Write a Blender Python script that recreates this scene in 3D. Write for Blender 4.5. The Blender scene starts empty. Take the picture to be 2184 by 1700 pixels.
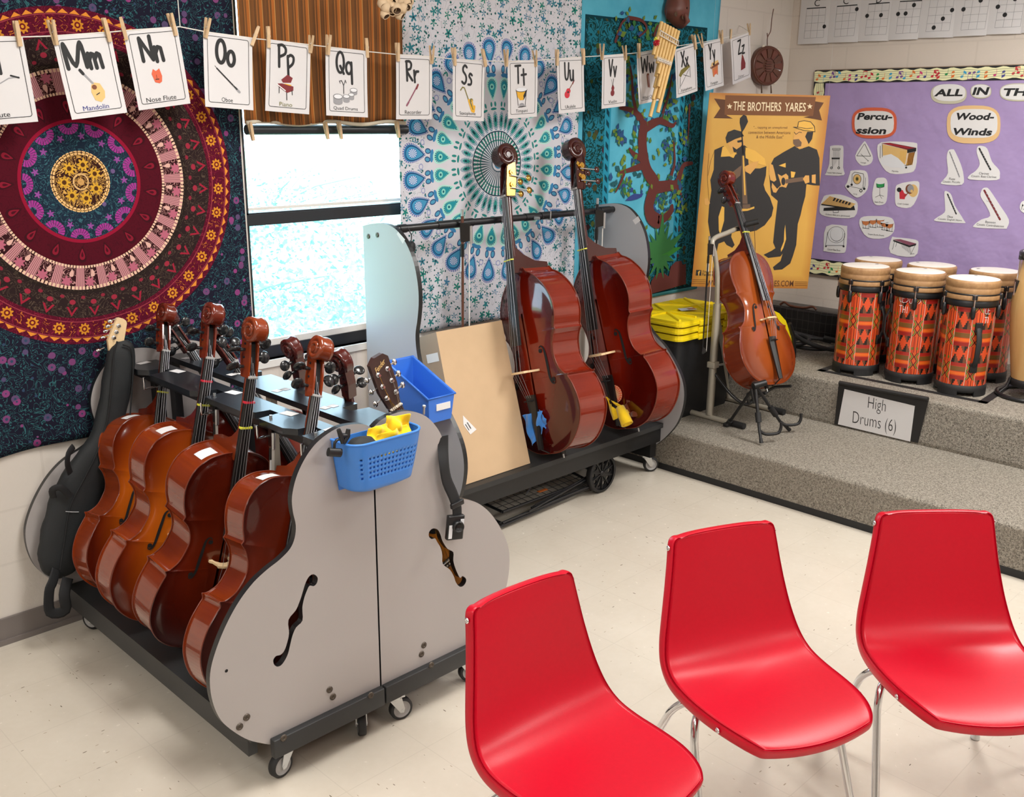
import bpy, bmesh, math, random
import numpy as np
from mathutils import Vector, Matrix, Quaternion
from mathutils.geometry import tessellate_polygon
PI = math.pi
S = bpy.context.scene
COL = S.collection
# ------------------------------------------------------------------ camera, sky, lights, exposure
FOC, YAW, PITCH, ROLL, CAMH = 2122.83, 0.785129, 0.277435, 0.0081232, 1.9
_f = np.array([math.sin(YAW)*math.cos(PITCH), math.cos(YAW)*math.cos(PITCH), -math.sin(PITCH)])
_r = np.array([math.cos(YAW), -math.sin(YAW), 0.0]); _u = np.cross(_r, _f)
_c, _s = math.cos(ROLL), math.sin(ROLL)
CR, CU, CF = _c*_r+_s*_u, -_s*_r+_c*_u, _f
cam_data = bpy.data.cameras.new('camera'); cam = bpy.data.objects.new('camera', cam_data); COL.objects.link(cam)
cam_data.sensor_fit = 'HORIZONTAL'; cam_data.sensor_width = 36.0; cam_data.lens = 36.0*FOC/2184.0
cam_data.clip_start = 0.02; cam_data.clip_end = 200
cam.matrix_world = Matrix(((CR[0], CU[0], -CF[0], 0), (CR[1], CU[1], -CF[1], 0), (CR[2], CU[2], -CF[2], CAMH), (0, 0, 0, 1)))
S.camera = cam
S.view_settings.view_transform = 'Standard'; S.view_settings.look = 'None'
S.view_settings.gamma = 1.0; S.view_settings.use_curve_mapping = False
S.view_settings.exposure = 0.0
W = bpy.data.worlds.new('sky'); S.world = W; W.use_nodes = True
W.node_tree.nodes['Background'].inputs[0].default_value = (0.74, 0.88, 1.0, 1)
W.node_tree.nodes['Background'].inputs[1].default_value = 7.0
sun_d = bpy.data.lights.new('sun', 'SUN'); sun_d.energy = 4.0; sun_d.angle = 0.02; sun_d.color = (1, .97, .9)
sun = bpy.data.objects.new('sun', sun_d); COL.objects.link(sun); sun.location = (2, -6, 12)
sun.rotation_euler = Vector((.25, .75, -.9)).to_track_quat('-Z', 'Y').to_euler()
CEIL_Z = 2.95
CEIL_LIGHTS = [(-1.2, 2.2), (-1.2, -.6), (1.7, 1.9), (1.7, -1.2), (4.6, 1.2), (4.6, -1.6)]
for i, (lx, ly) in enumerate(CEIL_LIGHTS):
    a = bpy.data.lights.new('ceiling_tube_light', 'AREA'); a.shape = 'RECTANGLE'; a.size = .58; a.size_y = 1.18
    a.energy = 78 if lx > 4 else (54 if lx > 0 else 46); a.color = (1.0, .975, .94)
    o = bpy.data.objects.new('ceiling_tube_light', a); COL.objects.link(o); o.location = (lx, ly, CEIL_Z-.035)

def ray(x, y):
    return CR*((x-1092.0)/FOC)+CU*(-(y-850.0)/FOC)+CF
def hit(x, y, ax, val):                      # a photo pixel dropped onto the plane axis=val
    d = ray(x, y); o = np.array([0, 0, CAMH]); t = (val-o[ax])/d[ax]
    return Vector(o+t*d)

# ------------------------------------------------------------------ bookkeeping helpers
def tag(o, label=None, cat=None, group=None, kind=None):
    if label: o['label'] = label
    if cat: o['category'] = cat
    if group: o['group'] = group
    if kind: o['kind'] = kind
    return o
def thing(name, label, cat, mat=None, group=None):
    o = bpy.data.objects.new(name, None); COL.objects.link(o); o.empty_display_size = .05
    if mat is not None:
        o.matrix_world = mat if isinstance(mat, Matrix) else Matrix.Translation(Vector(mat))
    return tag(o, label, cat, group)
def copy_tree(o, parent=None, matrix=None):
    c = o.copy(); COL.objects.link(c)
    if parent is not None: c.parent = parent
    if matrix is not None: c.matrix_world = matrix
    for ch in list(o.children): copy_tree(ch, c)
    return c
def frame(o, x, y, z=None, s=1.0):           # matrix from origin and two axes
    x = Vector(x).normalized(); y = Vector(y); y = (y-x*y.dot(x)).normalized(); z = x.cross(y)
    m = Matrix.Identity(4)
    for i in range(3): m[i][0], m[i][1], m[i][2], m[i][3] = x[i]*s, y[i]*s, z[i]*s, o[i]
    return m
def frame_up(o, x, up, s=1.0):               # keeps the up axis, squares x to it
    up = Vector(up).normalized(); x = Vector(x); x = (x-up*x.dot(up)).normalized(); z = x.cross(up)
    m = Matrix.Identity(4)
    for i in range(3): m[i][0], m[i][1], m[i][2], m[i][3] = x[i]*s, up[i]*s, z[i]*s, o[i]
    return m

# ------------------------------------------------------------------ colours and node expressions
def lin(c):
    c = c/255.0
    return c/12.92 if c <= .04045 else ((c+.055)/1.055)**2.4
def rgb(r, g, b): return (lin(r), lin(g), lin(b), 1.0)
TREE = None
class X:
    """a float socket of the material being written; arithmetic makes Math nodes"""
    def __init__(s, sock): s.k = sock
    def __add__(a, b): return mth('ADD', a, b)
    __radd__ = __add__
    def __mul__(a, b): return mth('MULTIPLY', a, b)
    __rmul__ = __mul__
    def __sub__(a, b): return mth('SUBTRACT', a, b)
    def __rsub__(a, b): return mth('SUBTRACT', b, a)
    def __truediv__(a, b): return mth('DIVIDE', a, b)
    def __lt__(a, b): return mth('LESS_THAN', a, b)
    def __gt__(a, b): return mth('GREATER_THAN', a, b)
def setin(inp, v):
    if isinstance(v, X): TREE.links.new(v.k, inp)
    elif hasattr(v, 'is_output'): TREE.links.new(v, inp)
    else: inp.default_value = v
def mth(op, *a, clamp=False):
    n = TREE.nodes.new('ShaderNodeMath'); n.operation = op; n.use_clamp = clamp
    for i, v in enumerate(a): setin(n.inputs[i], v)
    return X(n.outputs[0])
def absx(a): return mth('ABSOLUTE', a)
def sinx(a): return mth('SINE', a)
def frac(a): return mth('FRACT', a)
def floor(a): return mth('FLOOR', a)
def sqr(a): return a*a
def hyp(a, b): return mth('SQRT', a*a+b*b)
def band(r, a, b): return (r > a)*(r < b)
def both(a, b): return a*b
def anyof(*a):
    r = a[0]
    for b in a[1:]: r = mth('MAXIMUM', r, b)
    return r
def mixc(f, a, b):                           # colour mix
    n = TREE.nodes.new('ShaderNodeMix'); n.data_type = 'RGBA'
    setin(n.inputs[0], f); setin(n.inputs[6], a); setin(n.inputs[7], b)
    return n.outputs[2]
def coords(kind='UV'):
    n = TREE.nodes.new('ShaderNodeTexCoord'); s = TREE.nodes.new('ShaderNodeSeparateXYZ')
    TREE.links.new(n.outputs[kind], s.inputs[0])
    return n.outputs[kind], X(s.outputs[0]), X(s.outputs[1]), X(s.outputs[2])
def vec(x, y, z=0.0):
    n = TREE.nodes.new('ShaderNodeCombineXYZ')
    for i, v in enumerate((x, y, z)): setin(n.inputs[i], v)
    return n.outputs[0]
def noise(v, scale, detail=2.0, rough=.5, dist=0.0):
    n = TREE.nodes.new('ShaderNodeTexNoise'); setin(n.inputs['Vector'], v)
    n.inputs['Scale'].default_value = scale; n.inputs['Detail'].default_value = detail
    n.inputs['Roughness'].default_value = rough; n.inputs['Distortion'].default_value = dist
    return X(n.outputs[0])
def voro(v, scale, feature='F1', rnd=1.0):
    n = TREE.nodes.new('ShaderNodeTexVoronoi'); setin(n.inputs['Vector'], v); n.feature = feature
    n.inputs['Scale'].default_value = scale; n.inputs['Randomness'].default_value = rnd
    if feature == 'DISTANCE_TO_EDGE': return X(n.outputs['Distance'])
    s = TREE.nodes.new('ShaderNodeSeparateXYZ'); TREE.links.new(n.outputs['Color'], s.inputs[0])
    return X(n.outputs['Distance']), X(s.outputs[0]), X(s.outputs[1]), n.outputs['Position']
def bump(h, strength=.3, dist=.01):
    n = TREE.nodes.new('ShaderNodeBump'); n.inputs['Strength'].default_value = strength
    n.inputs['Distance'].default_value = dist; setin(n.inputs['Height'], h)
    return n.outputs[0]
def mat(name, col=None, rough=.5, metal=0.0, fn=None, spec=None, coat=0.0, sheen=0.0, trans=0.0, alpha=None):
    """principled material; fn() may return (colour, roughness or None, normal or None) built of nodes"""
    global TREE
    m = bpy.data.materials.new(name); m.use_nodes = True; TREE = m.node_tree
    p = TREE.nodes['Principled BSDF']
    if col is not None: p.inputs['Base Color'].default_value = col
    p.inputs['Roughness'].default_value = rough; p.inputs['Metallic'].default_value = metal
    if spec is not None: p.inputs['Specular IOR Level'].default_value = spec
    if coat: p.inputs['Coat Weight'].default_value = coat; p.inputs['Coat Roughness'].default_value = .06
    if sheen: p.inputs['Sheen Weight'].default_value = sheen
    if trans: p.inputs['Transmission Weight'].default_value = trans
    if alpha is not None: p.inputs['Alpha'].default_value = alpha
    if fn:
        r = fn()
        if r[0] is not None: setin(p.inputs['Base Color'], r[0])
        if len(r) > 1 and r[1] is not None: setin(p.inputs['Roughness'], r[1])
        if len(r) > 2 and r[2] is not None: TREE.links.new(r[2], p.inputs['Normal'])
    m.diffuse_color = col if col else (.6, .6, .6, 1)
    return m
def grain(name, c, amt=.06, scale=30, rough=.5, bmp=0.0, bscale=200, **k):
    """plain colour with a little procedural mottling"""
    def fn():
        v, x, y, z = coords('Object')
        n = noise(v, scale, 3)
        d = tuple(q*(1-amt*2) for q in c[:3])+(1,); l = tuple(min(1, q*(1+amt*2)) for q in c[:3])+(1,)
        nb = bump(noise(v, bscale, 2), bmp, .002) if bmp else None
        return mixc(n, d, l), None, nb
    return mat(name, c, rough, fn=fn, **k)

# ------------------------------------------------------------------ mesh builder
class MB:
    def __init__(s): s.v = []; s.f = []; s.mi = []; s.sm = []; s.mats = []; s.uv = None
    def slot(s, m):
        if m not in s.mats: s.mats.append(m)
        return s.mats.index(m)
    def add(s, vs, fs, m, smooth=False, M=None):
        b = len(s.v); i = s.slot(m)
        s.v += [tuple(M @ Vector(q)) if M is not None else tuple(q) for q in vs]
        for f in fs: s.f.append([b+k for k in f]); s.mi.append(i); s.sm.append(smooth)
        return s
    def box(s, c, d, m, M=None, bev=0.0):
        if bev:
            bm = bmesh.new(); bmesh.ops.create_cube(bm, size=1)
            for q in bm.verts: q.co = Vector((q.co.x*d[0]+c[0], q.co.y*d[1]+c[1], q.co.z*d[2]+c[2]))
            bmesh.ops.bevel(bm, geom=bm.edges[:], offset=bev, segments=2, affect='EDGES', profile=.6)
            bm.verts.index_update()
            s.add([q.co[:] for q in bm.verts], [[q.index for q in f.verts] for f in bm.faces], m, True, M); bm.free(); return s
        x, y, z = c; a, b, e = d[0]/2, d[1]/2, d[2]/2
        vs = [(x+i*a, y+j*b, z+k*e) for i in (-1, 1) for j in (-1, 1) for k in (-1, 1)]
        return s.add(vs, [(0, 1, 3, 2), (4, 6, 7, 5), (0, 4, 5, 1), (2, 3, 7, 6), (0, 2, 6, 4), (1, 5, 7, 3)], m, False, M)
    def box2(s, a, b, m, M=None, bev=0.0):
        return s.box([(a[i]+b[i])/2 for i in range(3)], [abs(b[i]-a[i]) for i in range(3)], m, M, bev)
    def tube(s, pts, r, m, n=10, closed=False, caps=True, M=None, flat=None):
        """tube along points; r number or list; flat=(a,b,upvec) gives a strap-like section"""
        P = [Vector(p) for p in pts]; k = len(P); R = r if isinstance(r, (list, tuple)) else [r]*k
        vs = []; prev = None
        for i in range(k):
            t = (P[(i+1) % k]-P[i-1]) if closed else (P[min(i+1, k-1)]-P[max(i-1, 0)])
            t.normalize()
            if prev is None:
                up = Vector((0, 0, 1)) if abs(t.z) < .9 else Vector((1, 0, 0))
                if flat: up = Vector(flat[2])
                a = (up-t*up.dot(t)).normalized()
            else:
                a = (prev-t*prev.dot(t)).normalized()
            prev = a; b = t.cross(a)
            for j in range(n):
                g = 2*PI*j/n
                ca, cb = math.cos(g), math.sin(g)
                if flat: vs.append(P[i]+a*ca*flat[0]*R[i]+b*cb*flat[1]*R[i])
                else: vs.append(P[i]+(a*ca+b*cb)*R[i])
        fs = []
        for i in range(k if closed else k-1):
            for j in range(n):
                i2 = (i+1) % k
                fs.append((i*n+j, i*n+(j+1) % n, i2*n+(j+1) % n, i2*n+j))
        s.add(vs, fs, m, True, M)
        if caps and not closed:
            s.add(vs[:n], [list(range(n))[::-1]], m, False, M); s.add(vs[-n:], [list(range(n))], m, False, M)
        return s
    def cyl(s, a, b, r, m, r2=None, n=16, M=None):
        return s.tube([a, b], [r, r if r2 is None else r2], m, n, M=M)
    def lathe(s, prof, m, n=24, M=None, smooth=True, mats=None):
        """profile of (radius, height) about local z"""
        vs = []; fs = []
        for (r, z) in prof:
            for j in range(n): vs.append((r*math.cos(2*PI*j/n), r*math.sin(2*PI*j/n), z))
        for i in range(len(prof)-1):
            for j in range(n): fs.append((i*n+j, i*n+(j+1) % n, (i+1)*n+(j+1) % n, (i+1)*n+j))
        return s.add(vs, fs, m, smooth, M)
    def disc(s, c, r, m, n=24, M=None, ry=None, rot=0.0):
        ry = r if ry is None else ry; cr, sr = math.cos(rot), math.sin(rot)
        vs = []
        for j in range(n):
            x, y = r*math.cos(2*PI*j/n), ry*math.sin(2*PI*j/n)
            vs.append((c[0]+x*cr-y*sr, c[1]+x*sr+y*cr, c[2] if len(c) > 2 else 0))
        return s.add(vs, [list(range(n))], m, False, M)
    def poly(s, pts, m, z=0.0, M=None):
        """flat filled outline in local xy"""
        P = [Vector((p[0], p[1], z)) for p in pts]
        tr = tessellate_polygon([P])
        return s.add(P, [tuple(t) for t in tr], m, False, M)
    def prism(s, pts, z0, z1, m, M=None, side=None, holes=(), smooth=False):
        """outline in local xy (with holes) given thickness from z0 to z1"""
        loops = [[Vector((p[0], p[1], 0)) for p in L] for L in [pts]+list(holes)]
        tr = [tuple(t) for t in tessellate_polygon(loops)]
        flat = [p for L in loops for p in L]
        for z in (z0, z1): s.add([(p.x, p.y, z) for p in flat], tr, m, False, M)
        for L in loops:
            k = len(L)
            vs = [(p.x, p.y, z0) for p in L]+[(p.x, p.y, z1) for p in L]
            s.add(vs, [(i, (i+1) % k, k+(i+1) % k, k+i) for i in range(k)], side or m, smooth, M)
        return s
    def stroke(s, pts, w, m, z=0.0, M=None, w2=None, cap=True):
        """flat marker stroke in local xy"""
        k = len(pts)
        for i in range(k-1):
            a = Vector((pts[i][0], pts[i][1])); b = Vector((pts[i+1][0], pts[i+1][1])); d = b-a
            if d.length < 1e-9: continue
            t = i/max(1, k-2) if k > 2 else 0
            wa = w if w2 is None else w+(w2-w)*i/(k-1); wb = w if w2 is None else w+(w2-w)*(i+1)/(k-1)
            n = Vector((-d.y, d.x)).normalized()
            q = [a+n*wa/2, a-n*wa/2, b-n*wb/2, b+n*wb/2]
            s.add([(p.x, p.y, z+i*1e-5) for p in q], [(0, 1, 2, 3)], m, False, M)
        if cap:
            for i in range(k):
                ww = w if w2 is None else w+(w2-w)*i/max(1, k-1)
                s.disc((pts[i][0], pts[i][1], z+i*1e-5+5e-6), ww/2, m, 10, M)
        return s
    def surf(s, fn, nu, nv, m, smooth=True, M=None, uv=False, closeu=False):
        vs = [fn(i/(nu-1), j/(nv-1)) for j in range(nv) for i in range(nu)]
        fs = [(j*nu+i, j*nu+i+1, (j+1)*nu+i+1, (j+1)*nu+i) for j in range(nv-1) for i in range(nu-1)]
        return s.add(vs, fs, m, smooth, M)
    def build(s, name, parent=None, uvfn=None, label=None, mw=None):
        me = bpy.data.meshes.new(name); me.from_pydata(s.v, [], s.f)
        for m in s.mats: me.materials.append(m)
        me.polygons.foreach_set('material_index', s.mi); me.polygons.foreach_set('use_smooth', s.sm)
        if uvfn:
            u = me.uv_layers.new(name='UVMap')
            for l in me.loops: u.data[l.index].uv = uvfn(s.v[l.vertex_index])
        me.update()
        o = bpy.data.objects.new(name, me); COL.objects.link(o)
        if mw is not None: o.matrix_world = mw
        if parent is not None: o.parent = parent
        if label: o['label'] = label
        return o
def soft(o, levels=1):
    m = o.modifiers.new('soft', 'SUBSURF'); m.levels = levels; m.render_levels = levels; return o
def thick(o, t, off=0.0):
    m = o.modifiers.new('thick', 'SOLIDIFY'); m.thickness = t; m.offset = off; return o
def bevel(o, w, seg=2, ang=.6):
    m = o.modifiers.new('bevel', 'BEVEL'); m.width = w; m.segments = seg; m.limit_method = 'ANGLE'; m.angle_limit = ang
    return o
def arc(c, r, a0, a1, n=8):
    return [(c[0]+r*math.cos(a0+(a1-a0)*i/n), c[1]+r*math.sin(a0+(a1-a0)*i/n)) for i in range(n+1)]
def spline(P, per=6, closed=False):
    """Catmull-Rom through points of any dimension"""
    P = [np.array(p, float) for p in P]; k = len(P); out = []
    for i in range(k if closed else k-1):
        if closed: a, b, c, d = P[i-1], P[i], P[(i+1) % k], P[(i+2) % k]
        else: a, b, c, d = P[max(i-1, 0)], P[i], P[i+1], P[min(i+2, k-1)]
        for j in range(per):
            t = j/per
            out.append(tuple(.5*((2*b)+(c-a)*t+(2*a-5*b+4*c-d)*t*t+(3*b-a-3*c+d)*t**3)))
    if not closed: out.append(tuple(P[-1]))
    return out
def rrect(x0, y0, x1, y1, r, n=5):
    return (arc((x1-r, y1-r), r, 0, PI/2, n)+arc((x0+r, y1-r), r, PI/2, PI, n)+arc((x0+r, y0+r), r, PI, 1.5*PI, n)+arc((x1-r, y0+r), r, 1.5*PI, 2*PI, n))
_txt = {}
def text_geo(st, extra=0.0):
    """outline of the built-in font as (verts, faces), bounding box normalised to x 0..1, y 0..1 of its own extents"""
    k = (st, extra)
    if k in _txt: return _txt[k]
    c = bpy.data.curves.new('t', 'FONT'); c.body = st; c.resolution_u = 3; c.offset = extra
    o = bpy.data.objects.new('t', c); COL.objects.link(o)
    dg = bpy.context.evaluated_depsgraph_get(); dg.update()
    me = bpy.data.meshes.new_from_object(o.evaluated_get(dg))
    V = [tuple(v.co) for v in me.vertices]; F = [tuple(p.vertices) for p in me.polygons]
    bpy.data.objects.remove(o); bpy.data.curves.remove(c); bpy.data.meshes.remove(me)
    a = np.array(V); lo = a.min(0); sz = a.max(0)-lo; sz[sz == 0] = 1
    V = [((p[0]-lo[0])/sz[0], (p[1]-lo[1])/sz[1]) for p in V]
    _txt[k] = (V, F, sz[0]/sz[1]); return _txt[k]
def put_text(mb, st, c, w, h, m, z=0.0, rot=0.0, shear=0.0, extra=0.0, M=None):
    """text fitted to a w x h box centred on c in local xy"""
    V, F, asp = text_geo(st, extra)
    if w is None: w = h*asp
    ca, sa = math.cos(rot), math.sin(rot)
    vs = []
    for (x, y) in V:
        px = (x-.5)*w+shear*(y-.5)*h; py = (y-.5)*h
        vs.append((c[0]+px*ca-py*sa, c[1]+px*sa+py*ca, z))
    return mb.add(vs, F, m, False, M)
# ------------------------------------------------------------------ materials
def _wallpaint(base, blk=True, side='X'):
    def fn():
        v, x, y, z = coords('Object')
        h = x if side == 'X' else y
        row = floor((z-.1016)/.2032); off = frac(row*.5)*.4064
        fx = frac((h+off)/.4064); fz = frac((z-.1016)/.2032)
        j = anyof((fx < .012), (fx > .988), (fz < .022), (fz > .978))
        n = noise(v, 60, 4, .65); n2 = noise(v, 3, 2)
        c = mixc(n2, tuple(q*.95 for q in base[:3])+(1,), base)
        c = mixc(j*.10, c, rgb(140, 130, 120))
        return c, None, bump(n*.35-j*1.2, .55, .006)
    return fn
M_wall_win = mat('painted_block_window_wall', rough=.6, fn=_wallpaint(rgb(219, 211, 202), side='X'))
M_wall_brd = mat('painted_block_board_wall', rough=.6, fn=_wallpaint(rgb(216, 205, 194), side='Y'))
M_wall_back = grain('painted_back_wall', rgb(205, 198, 190), .03, 4, .7)
M_ceiling = grain('ceiling_tile', rgb(225, 222, 216), .03, 30, .8)
def _floor():
    v, x, y, z = coords('Object')
    tx = floor((x+.11)/.3048); ty = floor((y+.05)/.3048)
    odd = frac((tx+ty)*.5) > .25
    fx = frac((x+.11)/.3048); fy = frac((y+.05)/.3048)
    seam = anyof((fx < .005), (fx > .995), (fy < .005), (fy > .995))
    # flecks run along x on one tile, along y on the next
    va = mixc(odd, vec(x*22, y*85, 0.0), vec(x*85+3.3, y*22+1.7, 0.0))
    d, r1, r2, p = voro(va, 1.0)
    n = noise(v, 5, 4); nf = noise(v, 40, 3)
    size = r1*.165
    fleck = (d < size)*(r2 > .62)
    big = (d < size*1.15)*(r2 > .89)
    c = mixc(n, rgb(192, 182, 166), rgb(209, 201, 187))
    c = mixc(nf*.35, c, rgb(212, 204, 192))
    c = mixc(fleck*.8, c, rgb(146, 130, 108))
    c = mixc(big*.8, c, rgb(92, 82, 70))
    c = mixc(seam*.13, c, rgb(120, 110, 98))
    return c, mth('ADD', .16, nf*.16), bump(nf*.1-seam*.6, .12, .002)
M_floor = mat('speckled_vinyl_tile', rough=.25, fn=_floor, spec=.45)
def _carpet():
    v, x, y, z = coords('Object')
    n = noise(v, 210, 2, .7); n2 = noise(v, 95, 3, .7); big = noise(v, 2.2, 3)
    c = mixc(mth('MULTIPLY', mth('SUBTRACT', n*.6+n2*.5, .38, clamp=True), 3.4, clamp=True), rgb(66, 62, 57), rgb(186, 178, 164))
    c = mixc(big*.22, c, rgb(150, 142, 130))
    return c, None, bump(n+n2, .9, .008)
M_carpet = mat('speckled_grey_carpet', rough=.95, fn=_carpet, spec=.1)
M_base = grain('grey_cove_base', rgb(118, 110, 106), .05, 12, .45)
M_black_frame = grain('black_window_frame', rgb(30, 33, 38), .05, 10, .4)
M_white_trim = grain('white_trim', rgb(225, 224, 220), .03, 20, .5)
M_black_lam = mat('black_stained_ply', rough=.32, spec=.5, coat=.15, fn=lambda: (lambda c: (mixc(noise(vec(c[1]*60, c[2]*4, c[3]*30), 1.0, 4, .6), rgb(18, 20, 24), rgb(40, 44, 50)),))(coords('Object')))
M_black_base = grain('black_painted_board', rgb(42, 43, 44), .08, 9, .5)
M_grey_lam = grain('grey_laminate', rgb(168, 162, 160), .012, 3, .38)
M_grey_lam2 = grain('cool_grey_laminate', rgb(178, 180, 184), .012, 3, .36)
M_edge = mat('black_edge_banding', rgb(26, 27, 29), .35)
M_black = mat('black_plastic', rgb(22, 23, 25), .38)
M_rubber = mat('black_rubber', rgb(30, 30, 31), .6)
M_blackmetal = mat('black_metal', rgb(28, 29, 31), .3, spec=.6)
M_chrome = mat('chrome', rgb(225, 225, 228), .1, 1.0)
M_steel = mat('zinc_steel', rgb(205, 208, 210), .28, .9)
M_brass = mat('polished_brass', rgb(214, 174, 88), .22, 1.0)
M_greywheel = mat('grey_wheel', rgb(160, 158, 156), .5)
M_bolt = mat('dark_bolt', rgb(88, 80, 72), .35, .7)
M_ebony = mat('ebony', rgb(21, 20, 20), .3, spec=.55)
M_peg = mat('black_peg', rgb(30, 31, 33), .22, spec=.6)
M_string = mat('steel_string', rgb(176, 176, 182), .3, .9)
M_maple = grain('pale_maple', rgb(226, 196, 152), .05, 40, .5)
M_neckwood = grain('orange_neck_wood', rgb(196, 120, 66), .08, 30, .3, coat=.3)
M_white = mat('white_paper', rgb(226, 225, 225), .75)
M_paper = grain('card_stock', rgb(214, 212, 213), .012, 8, .65)
M_ink = mat('black_ink', rgb(30, 31, 33), .65)
M_inkblue = mat('blue_ink', rgb(45, 50, 130), .65)
M_inkolive = mat('olive_ink', rgb(110, 110, 40), .65)
M_greyink = mat('grey_ink', rgb(120, 120, 122), .65)
M_lightgrey = mat('light_grey_ink', rgb(200, 201, 204), .65)
M_tapey = mat('yellow_tape', rgb(222, 220, 70), .5)
M_taper = mat('red_tape', rgb(205, 40, 60), .5)
def wood(name, edge, mid, glow, cx=0.0, cy=.36, sx=.15, sy=.36, rough=.16, fr=1.0):
    """varnished instrument plate: dark edges fading to a lighter middle, as the maker sprayed it"""
    def fn():
        v, x, y, z = coords('Object')
        d = hyp((x-cx)/sx, (y-cy)/sy)
        g = noise(vec(x*130, y*5, z*30), 1.0, 3, .6); b = noise(v, 7, 2)
        t = mth('MULTIPLY', d+(b-.5)*.35, .8, clamp=True)
        c = mixc(t, glow, mid)
        c = mixc(mth('MULTIPLY', mth('SUBTRACT', d, .75), 1.5, clamp=True), c, edge)
        c = mixc(g*.22*fr, c, tuple(q*.55 for q in mid[:3])+(1,))
        return c,
    return mat(name, rough=rough, fn=fn, coat=.55, spec=.5)
def ribwood(name, a, b, rough=.15):
    def fn():
        v, x, y, z = coords('Object')
        f = noise(vec(x*8, y*8, z*4), 1.0, 2); g = noise(vec(x*20, y*90, z*3), 1.0, 2)
        return mixc(g*.35, mixc(f, a, b), tuple(q*.6 for q in a[:3])+(1,)),
    return mat(name, rough=rough, fn=fn, coat=.6, spec=.5)
VARN = {
 'amber': (wood('amber_sunburst_top', rgb(70, 15, 6), rgb(150, 56, 12), rgb(218, 116, 24)), ribwood('amber_ribs', rgb(112, 34, 10), rgb(160, 68, 20)), grain('amber_neck', rgb(100, 32, 16), .12, 20, .2, coat=.5)),
 'dark': (wood('brown_top', rgb(48, 10, 6), rgb(82, 20, 8), rgb(112, 36, 12)), ribwood('brown_ribs', rgb(104, 32, 11), rgb(146, 60, 20)), grain('brown_neck', rgb(122, 48, 18), .12, 20, .2, coat=.5)),
 'red': (wood('red_top', rgb(60, 10, 8), rgb(98, 22, 12), rgb(122, 34, 16)), ribwood('red_ribs', rgb(88, 18, 12), rgb(128, 36, 18)), grain('red_neck', rgb(74, 18, 13), .12, 20, .2, coat=.5)),
 'orange': (wood('orange_top', rgb(112, 42, 14), rgb(146, 66, 24), rgb(164, 82, 32)), ribwood('orange_ribs', rgb(98, 30, 8), rgb(144, 56, 16)), grain('orange_scroll', rgb(110, 32, 14), .1, 20, .2, coat=.5)),
 'bass': (wood('bass_top', rgb(64, 8, 5), rgb(98, 14, 6), rgb(136, 32, 8), 0, .62, .17, .42, .1), ribwood('bass_ribs', rgb(104, 22, 10), rgb(142, 42, 16), .1), grain('bass_neck', rgb(60, 16, 12), .12, 20, .2, coat=.5)),
}
M_purfl = mat('purfling_line', rgb(70, 20, 12), .3)
M_edgewood = mat('worn_edge_wood', rgb(112, 46, 26), .3)
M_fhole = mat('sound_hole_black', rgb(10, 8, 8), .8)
M_red = grain('red_chair_plastic', rgb(186, 4, 34), .03, 90, .33, bmp=.10, bscale=500, spec=.4)
M_bluebin = mat('blue_plastic', rgb(56, 118, 218), .35)
M_bluebasket = mat('frosted_blue_plastic', rgb(66, 136, 224), .38, trans=.12)
M_yellow = grain('yellow_plastic', rgb(238, 212, 22), .02, 20, .4)
M_blackbin = grain('black_crate', rgb(26, 27, 30), .05, 20, .5)
def clothmat(name, c): return grain(name, c, .06, 300, .95, bmp=.25, bscale=900, sheen=.3)
M_ycloth = clothmat('yellow_cloth', rgb(244, 202, 18)); M_bcloth = clothmat('blue_cloth', rgb(58, 128, 206))
M_brcloth = clothmat('brown_cloth', rgb(104, 46, 16)); M_pcloth = clothmat('purple_cloth', rgb(66, 42, 82))
M_bag = grain('black_nylon', rgb(27, 30, 32), .15, 500, .7, bmp=.35, bscale=700)
M_bag2 = mat('black_webbing', rgb(20, 21, 23), .75)
M_card = grain('corrugated_cardboard', rgb(202, 172, 136), .03, 14, .8)
M_cardshade = grain('cardboard_shaded', rgb(168, 146, 124), .03, 14, .8)  # same cardboard with the shade of the box sides put into its colour
M_tube = mat('beige_painted_steel', rgb(172, 165, 150), .35, .15)
M_bamboo = grain('bamboo_cane', rgb(222, 184, 116), .08, 30, .45)
M_pin = grain('clothespin_wood', rgb(206, 176, 138), .1, 60, .6)
M_line = mat('white_cord', rgb(226, 222, 214), .7)
M_nut = grain('goat_nut_shell', rgb(214, 188, 154), .06, 40, .6)
M_nutin = mat('shell_inside', rgb(84, 62, 44), .8)
M_carved = grain('carved_dark_wood', rgb(92, 52, 36), .14, 40, .4, coat=.2)
M_carved2 = grain('carved_red_wood', rgb(104, 56, 44), .1, 40, .45)
M_shell = mat('cowrie_shell', rgb(226, 216, 200), .3)
M_purple = mat('purple_board_paper', rough=.7, fn=lambda: (lambda c: (mixc(noise(c[0], 3, 3), rgb(158, 136, 184), rgb(174, 153, 200)), None, bump(noise(c[0], 6, 3), .5, .03)))(coords('Object')))
M_trimcream = mat('cream_border', rgb(240, 238, 190), .6)
M_trimblack = mat('black_border', rgb(26, 26, 30), .6)
def flat(name, r, g, b, ro=.65): return mat(name, rgb(r, g, b), ro)
INK = {k: flat('print_'+k, *v) for k, v in dict(red=(200, 45, 60), orange=(226, 120, 50), blue=(60, 160, 205), navy=(70, 70, 140), green=(40, 150, 80), purple=(120, 80, 150), pink=(205, 60, 120), tan=(222, 184, 118), brown=(120, 68, 40), darkred=(122, 40, 46), gold=(226, 170, 40), olive=(120, 112, 50), wood=(196, 120, 70), grey=(150, 150, 154), pale=(224, 226, 230), mauve=(140, 80, 100), white=(240, 239, 238), oranger=(214, 98, 66), tanbadge=(228, 190, 136), olivebadge=(196, 192, 170), cream=(232, 216, 170), staff=(120, 130, 110)).items()}
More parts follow.
